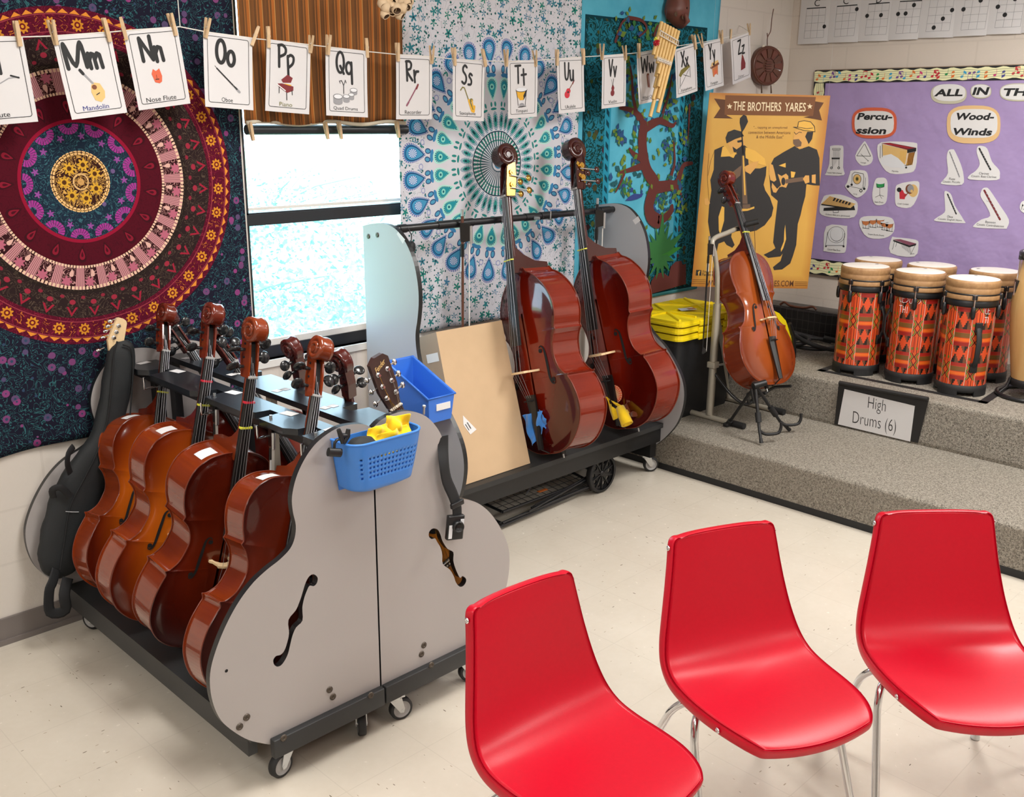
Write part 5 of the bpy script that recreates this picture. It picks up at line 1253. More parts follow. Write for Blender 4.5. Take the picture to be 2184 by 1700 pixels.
# bass player
fg.poly(Q7([(905, 80), (985, 45), (1000, 110), (1055, 135), (1130, 100), (1135, 40), (1165, 40), (1190, 60), (1200, 200), (1240, 240), (1300, 240), (1355, 220), (1350, 300), (1330, 380), (1345, 430), (1385, 490), (1415, 580), (1400, 650), (1340, 730), (1270, 775), (1200, 790), (1120, 740), (1060, 770), (1050, 830), (1080, 900), (1060, 925), (1010, 900), (990, 870), (940, 890), (925, 960), (895, 930), (875, 860), (850, 700), (860, 560), (880, 430), (870, 340), (900, 250)]), M_pdark, z1)
fg.poly(Q4([(1325, 1190), (1345, 1140), (1400, 1118), (1460, 1135), (1485, 1175), (1410, 1200), (1335, 1238)]), M_pdark, z2); fg.poly(Q4([(1345, 1235), (1400, 1205), (1478, 1182), (1490, 1250), (1450, 1300), (1395, 1310), (1365, 1280)]), M_ptan, z1)
fg.poly(Q4([(1385, 1265), (1420, 1290), (1470, 1255), (1500, 1265), (1495, 1330), (1440, 1335), (1395, 1310)]), M_pdark, z2); fg.poly(Q4([(1425, 1215), (1470, 1205), (1478, 1225), (1430, 1232)]), M_pdark, z2)
fg.poly(Q4([(1450, 1020), (1480, 990), (1505, 1000), (1520, 1050), (1490, 1110), (1470, 1140), (1490, 1400), (1470, 1400), (1460, 1120), (1447, 1060)]), M_pdark, z2)
fg.poly(Q7([(975, 55), (1000, 50), (1045, 120), (1100, 95), (1070, 150), (1035, 135), (960, 140)]), M_pgold, z2)
fg.poly(Q7([(1040, 330), (1065, 270), (1120, 225), (1140, 215), (1130, 300), (1070, 350)]), M_pbrown, z2)
fg.poly(Q7([(1168, 55), (1255, 85), (1340, 155), (1352, 215), (1300, 205), (1240, 185), (1175, 150)]), M_pgold, z2); fg.poly(Q7([(1165, 225), (1240, 185), (1290, 175), (1265, 230), (1215, 290), (1172, 265)]), M_ptan, z3)
fg.poly(Q7([(1140, 130), (1164, 130), (1192, 545), (1148, 545)]), M_pbrown, z2); fg.poly(Q7([(1148, 130), (1160, 130), (1176, 470), (1162, 470)]), M_pgold, z3)
fg.poly(Q7([(1140, 588), (1190, 588), (1250, 568), (1250, 585), (1190, 606), (1140, 610)]), M_pgold, z2); fg.poly(Q7([(1148, 550), (1215, 548), (1215, 585), (1148, 588)]), M_pbrown, z2)
fg.poly(HB([(500, 670), (440, 860), (445, 1100), (470, 1180), (540, 930), (545, 690)]), M_pgold, z2)
fg.stroke(Q7([(858, 110), (848, 230), (845, 330), (855, 470), (860, 520)]), .0018, M_banner2, z2); fg.stroke(Q7([(905, 90), (872, 180), (850, 300)]), .0018, M_banner2, z2); fg.stroke(Q7([(1250, 700), (1258, 960)]), .003, M_banner2, z1)
fg.poly(Q7([(818, 500), (848, 495), (868, 540), (850, 560), (822, 555)]), M_ptan, z2)
# guitarist
fg.poly(Q7([(1420, 150), (1500, 100), (1600, 45), (1640, 75), (1720, 48), (1790, 78), (1812, 150), (1815, 388), (1760, 385), (1700, 375), (1690, 480), (1665, 570), (1650, 640), (1625, 720), (1612, 900), (1585, 990), (1560, 1060), (1490, 1112), (1420, 1118), (1410, 1092), (1475, 1040), (1495, 975), (1475, 1000), (1370, 1012), (1330, 985), (1400, 950), (1432, 928), (1412, 880), (1425, 750), (1452, 520), (1395, 470), (1388, 400), (1378, 300), (1395, 200)]), M_pdark, z1)
fg.poly(HB([(1635, 1000), (1650, 1260), (1600, 1420), (1560, 1490), (1555, 1440), (1610, 1300), (1620, 1100)]), M_pgold, z2)
X5 = lambda L: SP.pxs(L, 1664, 0, 4.048)
fg.poly(X5([(115, 1100), (150, 1100), (160, 1050), (210, 1042), (265, 1055), (290, 1100), (300, 1135), (240, 1140), (180, 1125)]), M_pgold, z2); fg.stroke(X5([(115, 1098), (200, 1125), (300, 1138), (295, 1090), (262, 1052), (205, 1042), (158, 1052), (150, 1100), (115, 1098)]), .0035, M_pdark, z3)
fg.stroke(X5([(150, 1098), (230, 1110), (280, 1105)]), .003, M_pdark, z3)
fg.poly(X5([(125, 1130), (150, 1120), (235, 1140), (245, 1240), (190, 1285), (140, 1275), (110, 1240), (115, 1175)]), M_ptan, z1); fg.poly(X5([(235, 1135), (285, 1140), (275, 1200), (245, 1245), (230, 1210), (215, 1180)]), M_pdark, z2)
fg.stroke(X5([(122, 1142), (135, 1160), (165, 1140), (185, 1145)]), .003, M_pdark, z3); fg.poly(X5([(112, 1205), (160, 1200), (185, 1230), (180, 1262), (140, 1272), (112, 1240)]), M_pbrown, z2)
fg.poly(HB([(1500, 90), (1570, 130), (1650, 85), (1690, 130), (1690, 250), (1650, 340), (1580, 320), (1530, 330), (1470, 430), (1420, 420), (1390, 330), (1400, 250), (1490, 360), (1560, 290)]), M_ptan, z2)
fg.poly(HB([(1640, 190), (1960, 145), (1960, 220), (1640, 265)]), M_pbrown, z3); fg.poly(HB([(2110, 110), (2180, 100), (2180, 265), (2110, 250)]), M_ptan, z3)
fg.poly(HB([(1565+36+36*math.cos(2*PI*i/16)*1.0, 225+70*math.sin(2*PI*i/16)) for i in range(16)]), M_pdark, .0019)
fg.poly(Q7([(1380, 195), (1410, 210), (1425, 270), (1440, 340), (1420, 355), (1388, 340), (1375, 270)]), M_ptan, z3); fg.poly(Q7([(1668, 330), (1690, 300), (1722, 300), (1725, 360), (1690, 372), (1680, 350)]), M_ptan, .0019); fg.poly(HB([(1735, 45), (1820, 60), (1790, 155), (1740, 160)]), M_pgold, z2)
fg.poly(Q7([(1460, 215), (1520, 192), (1520, 232)]), M_pgold, z2)
fg.build('figure_print', PO)
bt = MB()
for k, y in enumerate((1201, 1217, 1233)): bt.stroke(Q7([(716-3*k, y), (828, y+1)]), .0022, M_banner2, z1, cap=False)
for k, y in enumerate((1219, 1234, 1249)): bt.stroke(Q7([(1600, y), (1708-2*k, y+2)]), .0022, M_banner2, z1, cap=False)
textp(SP, bt, 'WWW.THEBROTHERSYARES.COM', 1300+1212/4.048, 300+1232/4.048, 752/4.048, 12.4, M_banner2, z1, 0, .01)
bt.poly(Q7([(748, 1116), (793, 1118), (791, 1166), (744, 1164)]), M_pdark, z1); textp(SP, bt, 'f', 1300+772/4.048, 300+1144/4.048, 5, 10, M_pgold, z2, 0, .03)
textp(SP, bt, 'Find us on', 1300+856/4.048, 300+1130/4.048, 25, 5, M_pdark, z1); textp(SP, bt, 'Facebook', 1300+856/4.048, 300+1155/4.048, 27, 6.4, M_pdark, z1, 0, .01)
bt.build('footer_lettering', PO)
for q in (cs[0], cs[1]): MB().tube([(q[0]*.98+.004, q[1]-.004, -.003), (q[0]*.98+.004, CEIL_Z-.893, -.003)], .0004, M_lightgrey, 4).build('hanging_line', PO)

# ------------------------------------------------------------------ drums
def tubano(matrix, label, proto=[None]):
    if proto[0]: t = copy_tree(proto[0], matrix=matrix); t['label'] = label; return t
    t = thing('tall_drum', label, 'drum', matrix, 'kente patterned drums on the upper step'); proto[0] = t
    R = .1235
    b = MB(); n = 48; P = [(.1215, .052), (.1225, .2), (R, .36), (R, .475)]
    vs = [(r*math.cos(2*PI*j/n), r*math.sin(2*PI*j/n), z) for r, z in P for j in range(n+1)]; fs = [(i*(n+1)+j, i*(n+1)+j+1, (i+1)*(n+1)+j+1, (i+1)*(n+1)+j) for i in range(3) for j in range(n)]
    b.add(vs, fs, M_kente, True); o = b.build('shell', t)
    u = o.data.uv_layers.new(name='UVMap')
    for l in o.data.loops:
        k = l.vertex_index; u.data[l.index].uv = ((k % (n+1))/n*6, P[k//(n+1)][1])
    q = MB(); q.lathe([(.118, .02), (.124, .02), (.1262, .03), (.1262, .055), (.122, .058), (.118, .055), (.118, .02)], M_rubber, 40)
    for k in range(4):
        a = k*PI/2+.5
        for d in (-.32, .32): q.lathe([(.119, 0), (.126, 0), (.126, .024), (.119, .024), (.119, 0)], M_rubber, 8, Matrix.Rotation(a, 4, 'Z')) if False else None
        vs = []; m_ = 8
        for i in range(m_+1):
            g = a-.45+.9*i/m_; 
            for r, z in ((.1265, 0), (.1265, .03), (.117, .03), (.117, 0)): vs.append((r*math.cos(g), r*math.sin(g), z))
        q.add(vs, [(i*4+j, i*4+(j+1) % 4, i*4+4+(j+1) % 4, i*4+4+j) for i in range(m_) for j in range(4)]+[(0, 1, 2, 3), (m_*4+3, m_*4+2, m_*4+1, m_*4)], M_rubber)
    q.build('foot_ring', t)
    MB().lathe([(.119, .465), (.130, .465), (.131, .475), (.131, .492), (.128, .497), (.128, .505)], M_black, 40).build('counter_hoop', t)
    MB().lathe([(.120, .5), (.1335, .5), (.1345, .506), (.1345, .522), (.132, .527)], M_hoop, 40).lathe([(.1315, .524), (.1335, .524), (.1335, .532), (.1315, .532)], M_black, 40).build('lower_hoop', t)
    h = MB(); h.lathe([(.1285, .53), (.1295, .532), (.1295, .556), (.1275, .559), (.1295, .562), (.130, .585), (.128, .592), (.122, .597)], M_hoop, 48); ho = h.build('head_hoop', t)
    d = MB(); d.lathe([(.1222, .5969), (.11, .599), (.0005, .6)], M_skin, 48); d.disc((.07, -.05, .6006), .009, INK['grey'], 12); d.build('drum_head', t)
    for k in range(5):
        a = k*2*PI/5+.2; l = MB(); Mr = Matrix.Rotation(a, 4, 'Z')
        l.box2((.128, -.012, .505), (.143, .012, .53), M_black, Mr, bev=.003); l.lathe([(.0005, .405), (.008, .408), (.012, .42), (.0125, .445), (.010, .47), (.0005, .475)], M_black, 12, Mr@Matrix.Translation((.134, 0, 0))); l.tube([(.139, 0, .535), (.139, 0, .44)], .0042, M_chrome, 8, M=Mr); l.build('tuning_lug', t)
    return t
def strap_handle(dr, a, z0, z1):
    b = MB(); M = Matrix.Rotation(a, 4, 'Z'); P = [(.124, 0, z0), (.136, 0, z0+.02), (.152, 0, (z0+z1)/2-.04), (.152, 0, (z0+z1)/2+.04), (.136, 0, z1-.02), (.124, 0, z1)]
    b.tube(P, 1.0, M_rubber, 10, M=M, flat=(.006, .014, (1, 0, 0))); b.box2((.122, -.018, z0-.02), (.134, .018, z0+.03), M_black, M, bev=.003); b.box2((.122, -.018, z1-.03), (.134, .018, z1+.02), M_black, M, bev=.003)
    b.build('strap_handle', dr)
DR = [((5.405, 2.575), .35, 'kente drum at the left end of the front row, nearest the cello'), ((5.438, 2.275), .75, 'kente drum in the middle of the front row with white writing'), ((5.400, 1.972), .9, 'kente drum at the right end of the front row, strap handle facing out'),
      ((5.715, 2.648), 1.6, 'kente drum in the back row behind the two leftmost front drums'), ((5.73, 2.335), 2.1, 'kente drum in the middle of the back row'), ((5.775, 2.00), 2.5, 'kente drum in the back row beside the pale conga')]
dl = []
def dmat(x, y, a): return Matrix.Translation((x, y, RZ2))@Matrix.Rotation(a, 4, 'Z')@Matrix.Diagonal((1.03, 1.03, 1.03, 1))
tubano(dmat(*DR[0][0], DR[0][1]), DR[0][2])
for (x, y), a, lab in DR[1:]: dl.append(tubano(dmat(x, y, a), lab))
drums = [o for o in COL.objects if o.name.startswith('tall_drum') and o.parent is None]
camdir = [math.atan2(-y, -x) for (x, y), a, l in DR]
strap_handle(drums[0], camdir[0]-DR[0][1]+.95, .20, .40); strap_handle(drums[1], camdir[1]-DR[1][1]-1.35, .20, .40); strap_handle(drums[2], camdir[2]-DR[2][1]+.42, .15, .37)
def scrawl(dr, a0, strokes, z0, s):
    b = MB()
    for st in strokes:
        P = spline([( .1245*math.cos(a0+x*s), .1245*math.sin(a0+x*s), z0+y*s*.12) for x, y in st], 3)
        b.tube(P, .0011, INK['white'], 5)
    b.build('chalk_writing', dr)
WR = [[(.25, .9), (0, .8), (0, .2), (.25, .1)], [(.6, .9), (.35, .9), (.35, .1), (.6, .1)], [(.35, .5), (.55, .5)], [(.95, .9), (.7, .8), (.95, .4), (.7, .1)], [(1.1, .8), (1.1, .2), (1.3, .1), (1.35, .8)], [(1.5, 0), (1.5, .9), (1.8, .5), (1.5, 0)], [(2.1, .9), (1.95, .7), (2.15, .4), (1.95, .1)], [(0, -.3), (.4, -.3)], [(.2, -.3), (.2, -1)], [(.5, -.3), (.5, -1)], [(.5, -.65), (.75, -.65)], [(.75, -.3), (.75, -1)], [(.95, -.3), (.95, -1)]]
scrawl(drums[1], camdir[1]-DR[1][1]-.75, WR, .435, .42); scrawl(drums[2], camdir[2]-DR[2][1]+.62, [s for s in WR[:3]]+[WR[7], WR[8], WR[9]], .43, .36)
cg = thing('conga', 'pale wooden conga drum in a black floor ring at the right picture edge', 'drum', (5.56, 1.66, RZ2))
MB().lathe([(.108, .10), (.118, .16), (.140, .30), (.1565, .45), (.158, .52), (.150, .62), (.138, .70), (.133, .735)], M_conga, 48).build('barrel_shell', cg)
MB().lathe([(.100, .06), (.110, .062), (.1115, .10), (.106, .104)], M_rubber, 36).build('bottom_ring', cg)
MB().lathe([(.128, .735), (.150, .735), (.153, .745), (.153, .762), (.147, .768), (.136, .766)], M_blackmetal, 44).build('rim', cg); MB().lathe([(.137, .764), (.125, .776), (.0005, .782)], M_skin, 40).build('drum_head', cg)
for k in range(6):
    a = k*PI/3+3.25; M = Matrix.Rotation(a, 4, 'Z'); l = MB(); l.box2((.134, -.012, .725), (.158, .012, .748), M_blackmetal, M, bev=.003); l.tube([(.150, 0, .75), (.150, 0, .60)], .0045, M_chrome, 8, M=M)
    l.prism([(-.026, .62), (.026, .62), (.010, .55), (-.010, .55)], .138, .155, M_blackmetal, M@Matrix(((0, 0, 1, 0), (1, 0, 0, 0), (0, 1, 0, 0), (0, 0, 0, 1)))); l.tube([(.158, 0, .61), (.158, 0, .54)], .006, M_chrome, 8, M=M); l.build('tuning_lug', cg)
st = MB(); st.tube([(.165*math.cos(2*PI*k/40), .165*math.sin(2*PI*k/40), .012) for k in range(40)], .011, M_blackmetal, 8, closed=True); st.build('floor_ring', cg)
for k in range(3):
    a = 2.2+k*2*PI/3; MB().tube([(.16*math.cos(a), .16*math.sin(a), .015), (.125*math.cos(a), .125*math.sin(a), .05), (.113*math.cos(a), .113*math.sin(a), .10)], .009, M_blackmetal, 8).build('stand_leg', cg)
# black tape outline on the upper step
tpz = RZ2+.0012
tp_ = MB()
def tape(a, b_, w=.045):
    d = (Vector(b_)-Vector(a)).normalized(); n_ = Vector((-d.y, d.x))*w/2; A, B_ = Vector(a), Vector(b_)
    tp_.add([(A-n_)[:]+(tpz,), (A+n_)[:]+(tpz,), (B_+n_)[:]+(tpz,), (B_-n_)[:]+(tpz,)], [(0, 1, 2, 3)], M_tapeblack)
tape((5.262, 2.73), (5.262, 1.77)); tape((5.24, 2.71), (5.9, 2.71)); tape((5.24, 1.79), (5.9, 1.84))
tag(tp_.build('floor_tape'), 'black tape outline on the upper carpeted step around the drums', 'tape')
tq = MB(); p0 = hit(2150, 885, 2, RZ2); tq.add([(5.25, 1.50, tpz), (5.30, 1.50, tpz), (5.30, 1.20, tpz), (5.25, 1.20, tpz)], [(0, 1, 2, 3)], M_tapeblack); tag(tq.build('floor_tape'), 'second piece of black tape on the upper step at the right picture edge', 'tape')
# sign on the riser
MS = frame((RX2-.005, 2.51, .236), (-.0, -1, 0), (-.06, 0, 1)); SS = Sheet(MS@Matrix.Translation((0, 0, .006)))
SG = thing('drum_sign', 'white High Drums sign with black taped edges on the upper riser', 'sign', MS)
fr = MB(); O = [SS.px(*q) for q in ((1789, 814), (1981, 850), (1957, 945), (1779, 905))]; fr.prism(O, .0, .004, M_tapeblack); fo = fr.build('tape_backing', SG)
MB().tube([(O[0][0]+.004, O[0][1]-.006, .006), (O[1][0]-.004, O[1][1]-.004, .006)], .012, M_tapeblack, 10).build('taped_fold', SG)
I = [SS.px(*q) for q in ((1801, 830), (1951, 866), (1941, 942), (1787, 905))]; MB().prism(I, .0045, .0055, M_white).build('paper', SG)
tb = MB()
MS6 = SS.M
for st, cx, cy, w, h, r in (('High', 1870, 866, 40, 32, 0), ('Drums (6)', 1864, 903, 98, 34, 0)):
    a = SS.px(cx-w/2, cy-w*.11); b_ = SS.px(cx+w/2, cy+w*.11); t_ = SS.px(cx, cy-h/2); u_ = SS.px(cx, cy+h/2); c = SS.px(cx, cy)
    put_text(tb, st, c, math.hypot(b_[0]-a[0], b_[1]-a[1])*.94, math.hypot(t_[0]-u_[0], t_[1]-u_[1]), M_ink, .0060, math.atan2(b_[1]-a[1], b_[0]-a[0]), .0, -.014)
tb.build('lettering', SG)
# black grid vinyl case against the board wall with a coil of tube in front
VC = thing('grid_case', 'black grid patterned case standing against the board wall behind the cello', 'case', (0, 0, 0))
MB().box2((6.02, 2.86, RZ2), (6.22, 3.62, .665), M_vinyl, bev=.02).build('body', VC)
MB().tube(spline([(6.04, 3.46, .67), (6.04, 3.43, .69), (6.04, 3.38, .672), (6.04, 3.28, .672), (6.04, 3.22, .688), (6.04, 3.19, .672)], 5), .008, M_carved, 8).build('handle', VC)
hs = MB(); P = []
for k in range(70):
    a = 2*PI*k/34; r = .20+.012*math.sin(k*.4)-.0006*k; P.append((5.76+r*math.cos(a)*.95, 3.02+r*math.sin(a), RZ2+.014+.013*(k/34)+(.09*max(0, math.sin(a*.5+.4))**4)))
hs.tube(P, .0135, M_rubber, 10); q = [(5.62+.09*math.cos(2*PI*k/30), 3.1+.09*math.sin(2*PI*k/30), RZ2+.02+.06*(k/30)) for k in range(34)]; hs.tube(q, .013, M_rubber, 10)
tag(hs.build('coiled_hose'), 'coil of thick black tubing on the upper step behind the cello', 'hose')
# ------------------------------------------------------------------ alphabet cards on the line
CY = 3.50
LINE_PX = [(-30, 78), (45, 79), (110, 77), (240, 68), (270, 65), (384, 57), (440, 68), (540, 82), (600, 88), (665, 96), (700, 100), (785, 110), (845, 116), (925, 121), (965, 126), (1040, 130), (1080, 131), (1145, 129), (1190, 125), (1250, 121), (1285, 119), (1335, 115), (1365, 112), (1440, 99), (1480, 93), (1500, 90), (1545, 81), (1560, 78), (1600, 68), (1612, 65)]
lp_ = [hit(x, y, 1, CY) for x, y in LINE_PX]; lp_ = [(p.x, CY+.0015, p.z) for p in lp_]; lp_[-1] = (5.62, WY, lp_[-1][2]+.04)
ln = thing('clothesline', 'thin white cord strung across the wall holding the alphabet cards', 'cord', (0, 0, 0))
MB().tube(lp_, .0022, M_line, 6).build('line', ln)
p = hit(384, 57, 1, CY); MB().tube([(p.x, CY, p.z), (p.x-.004, CY, CEIL_Z)], .0018, M_line, 6).build('hanging_cord', ln)
def ovl(cx, cy, rx, ry, n=16, a0=0.0, a1=2*PI): return [(cx+rx*math.cos(a0+(a1-a0)*i/n), cy+ry*math.sin(a0+(a1-a0)*i/n)) for i in range(n+1)]
GL_ = {'L': [[(0, 1), (0, 0), (.5, 0)]], 'l': [[(.02, 1), (.03, 0)]], 'M': [[(.02, 0), (0, .98), (.36, .08), (.72, 1), (.84, .0)]], 'm': [[(0, .6), (.03, 0)], [(.03, .36), (.14, .58), (.24, .54), (.28, 0)], [(.27, .36), (.4, .58), (.5, .52), (.55, 0)]],
 'N': [[(.03, 0), (0, .95), (.50, .02), (.48, 1)]], 'n': [[(0, .6), (.03, 0)], [(.02, .35), (.15, .6), (.28, .55), (.33, .02)]], 'O': [ovl(.26, .5, .25, .5)], 'o': [ovl(.2, .3, .2, .32)],
 'P': [[(0, 1), (.04, 0)], [(-.04, .97), (.22, 1.02), (.44, .86), (.40, .62), (.04, .46)]], 'p': [[(0, .6), (.08, -.38)], [(.0, .54), (.18, .66), (.38, .56), (.34, .28), (.06, .06)]],
 'Q': [ovl(.26, .52, .25, .5), [(.26, .34), (.5, -.02)]], 'q': [ovl(.2, .34, .19, .28), [(.38, .62), (.42, -.42)]], 'R': [[(0, 1), (.05, 0)], [(-.04, .98), (.22, 1.0), (.38, .86), (.3, .62), (.04, .5), (.46, .02)]], 'r': [[(0, .6), (.06, 0)], [(.04, .3), (.16, .55), (.34, .56)]],
 'S': [[(.42, .9), (.26, 1), (.1, .88), (.1, .68), (.34, .44), (.36, .16), (.2, 0), (0, .1)]], 's': [[(.34, .56), (.18, .64), (.08, .5), (.28, .28), (.24, .06), (0, .04)]], 'T': [[(-.08, .98), (.42, 1)], [(.18, 1), (.2, .0)]], 't': [[(.14, .85), (.2, .0), (.2, -.05)], [(-.06, .52), (.40, .56)]],
 'U': [[(0, 1), (.04, .2), (.16, 0), (.32, .1), (.40, .5), (.42, .98)]], 'u': [[(0, .6), (.04, .14), (.16, .0), (.3, .12), (.34, .6), (.36, 0)]], 'V': [[(0, 1), (.2, 0), (.42, 1)]], 'v': [[(0, .62), (.16, 0), (.32, .62)]], 'W': [[(0, 1), (.12, 0), (.34, .85), (.5, .05), (.66, 1)]], 'w': [[(0, .6), (.1, 0), (.25, .5), (.38, 0), (.5, .6)]],
 'X': [[(0, .98), (.42, 0)], [(.42, 1), (0, .02)]], 'x': [[(0, .58), (.32, 0)], [(.32, .6), (0, .0)]], 'Y': [[(0, 1), (.2, .5), (.4, 1)], [(.2, .5), (.16, 0)]], 'y': [[(0, .6), (.18, .1)], [(.34, .6), (.14, -.4), (0, -.34)]], 'Z': [[(0, .96), (.42, 1), (0, .02), (.46, .04)]], 'z': [[(0, .56), (.32, .6), (0, .02), (.34, .02)]]}
def card_pics():
    D = {}
    D['L'] = lambda p, l, e: (e(.30, .36, .16, .12, 'oranger', .4), l([(.42, .44), (.66, .53), (.82, .54)], .012, 'grey'), l([(.7, .56), (.82, .53)], .02, 'black'))
    D['M'] = lambda p, l, e: (p([(.50, .42), (.62, .40), (.68, .30), (.66, .22), (.58, .17), (.48, .20), (.44, .30), (.46, .38)], 'tan'), l([(.36, .55), (.50, .41)], .026, 'grey'), l([(.33, .58), (.37, .535)], .04, 'black'), e(.51, .36, .045, .03, 'brown'), l([(.52, .265), (.58, .285)], .012, 'black'))
    D['N'] = lambda p, l, e: (p([(.36, .44), (.40, .50), (.45, .47), (.52, .50), (.55, .40), (.53, .33), (.48, .31), (.40, .33)], 'oranger'), l([(.42, .365), (.48, .365)], .012, 'black'), l([(.445, .42), (.445, .36)], .008, 'brown'))
    D['O'] = lambda p, l, e: (l([(.26, .53), (.70, .25)], .020, 'black'), l([(.22, .56), (.30, .505)], .007, 'black'), l([(.64, .29), (.72, .235)], .034, 'grey'), [e(.34+.05*i, .487-.032*i, .012, .008, 'pale') for i in range(6)])
    D['P'] = lambda p, l, e: (p([(.26, .40), (.36, .41), (.62, .38), (.62, .32), (.48, .28), (.28, .36)], 'darkred'), p([(.34, .46), (.48, .54), (.60, .50), (.56, .43), (.38, .42)], 'darkred'), p([(.42, .41), (.58, .40), (.52, .36), (.40, .38)], 'gold'), l([(.25, .39), (.44, .31)], .014, 'white'), l([(.30, .35), (.30, .27)], .012, 'black'), l([(.47, .28), (.48, .18)], .014, 'black'), l([(.59, .32), (.60, .26)], .012, 'black'))
    D['Q'] = lambda p, l, e: [(p([(x-r, y), (x+r, y), (x+r*.95, y-h), (x-r*.95, y-h)], 'grey'), e(x, y-h, r*.95, r*.3, 'grey'), e(x, y, r, r*.36, 'black'), e(x, y, r*.9, r*.30, 'pale')) for x, y, r, h in ((.66, .40, .09, .05), (.60, .33, .07, .06), (.48, .30, .08, .07), (.28, .29, .11, .09))]+[l([(.42, .34), (.42, .46)], .012, 'black'), l([(.34, .49), (.32, .52), (.37, .53), (.42, .46), (.46, .54), (.48, .50)], .010, 'black')]
    D['R'] = lambda p, l, e: (l([(.30, .24), (.56, .52)], .024, 'mauve'), l([(.55, .49), (.59, .55)], .034, 'darkred'), l([(.28, .22), (.33, .27)], .032, 'mauve'))
    D['S'] = lambda p, l, e: (l([(.24, .50), (.30, .55), (.36, .54), (.52, .30)], .022, 'olive'), l([(.50, .34), (.60, .17), (.66, .16), (.68, .24)], .05, 'gold'), l([(.54, .32), (.63, .20)], .03, 'olive'), e(.58, .345, .055, .03, 'olive'), l([(.60, .34), (.64, .22)], .03, 'gold'))
    D['T'] = lambda p, l, e: (p([(.26, .48), (.64, .48), (.60, .38), (.52, .31), (.40, .31), (.30, .38)], 'gold'), p([(.50, .48), (.64, .48), (.60, .38), (.52, .31)], 'black'), e(.45, .49, .2, .04, 'black'), e(.45, .495, .19, .034, 'pale'), l([(.28, .48), (.34, .22)], .012, 'black'), l([(.62, .48), (.58, .22)], .012, 'black'), e(.46, .22, .09, .04, 'grey'), l([(.34, .19), (.60, .2)], .014, 'black'))
    D['U'] = lambda p, l, e: (l([(.40, .40), (.60, .56)], .018, 'brown'), l([(.57, .53), (.62, .585)], .032, 'darkred'), e(.40, .40, .085, .05, 'red'), e(.35, .335, .10, .065, 'red'), e(.39, .38, .03, .02, 'black'))
    D['V'] = lambda p, l, e: (e(.46, .37, .06, .045, 'darkred'), e(.45, .28, .08, .06, 'darkred'), l([(.455, .32), (.46, .40)], .06, 'darkred'), l([(.46, .42), (.48, .55)], .014, 'black'), l([(.40, .54), (.44, .42)], .006, 'black'))
    D['W'] = lambda p, l, e: (l([(.40, .54), (.42, .32)], .04, 'brown'), l([(.46, .54), (.47, .30)], .02, 'darkred'), e(.43, .56, .05, .02, 'brown'))
    D['X'] = lambda p, l, e: (p([(.14, .45), (.24, .55), (.62, .62), (.68, .56), (.30, .45), (.22, .40)], 'olive'), l([(.20, .40), (.16, .18)], .012, 'black'), l([(.66, .55), (.66, .34)], .012, 'black'), l([(.2, .22), (.62, .52)], .010, 'black'), l([(.34, .44), (.62, .36)], .010, 'black'))
    D['Y'] = lambda p, l, e: (p([(.30, .46), (.76, .53), (.80, .48), (.36, .42)], 'brown'), p([(.40, .55), (.74, .58), (.76, .53), (.34, .47)], 'tan'), p([(.40, .42), (.72, .47), (.70, .27), (.64, .27), (.64, .38), (.50, .35), (.50, .25), (.43, .25)], 'wood'), p([(.50, .36), (.64, .39), (.64, .30), (.50, .28)], 'oranger'))
    D['Z'] = lambda p, l, e: (p([(.54, .58), (.60, .55), (.72, .36), (.70, .24), (.46, .22), (.48, .40)], 'darkred'), l([(.54, .54), (.58, .26)], .006, 'tan'), l([(.46, .23), (.70, .25)], .014, 'pale'))
    return D
PICS = card_pics()
CARDS = [('L', 'Lute', (-28, 80), (48, 78), (43, 256), M_ink), ('M', 'Mandolin', (110, 78), (237, 69), 0, M_inkblue), ('N', 'Nose Flute', (264, 66), (376, 57), 0, M_ink), ('O', 'Oboe', (433, 66), (538, 80), 0, M_ink), ('P', 'Piano', (569, 83), (662, 96), 0, M_inkolive), ('Q', 'Quad Drums', (697, 100), (780, 109), 0, M_ink), ('R', 'Recorder', (845, 117), (921, 121), 0, M_ink),
 ('S', 'Saxophone', (964, 125), (1036, 132), 0, M_ink), ('T', 'Timpani', (1084, 129), (1145, 128), 0, M_ink), ('U', 'Ukulele', (1190, 124), (1243, 122), 0, M_ink), ('V', 'Violin', (1282, 119), (1337, 115), 0, M_ink), ('W', 'Wind Chimes', (1361, 114), (1405, 106), 0, M_ink), ('X', 'Xylophone', (1438, 106), (1484, 92), 0, M_ink), ('Y', 'Yangqin', (1496, 93), (1543, 82), 0, M_ink), ('Z', 'Zither', (1557, 84), (1600, 68), 0, M_greyink)]
CW, CHT = .2, .263
CB = {'L': [(115, 80)], }
TILT = dict(L=.0, M=-.0, N=0)
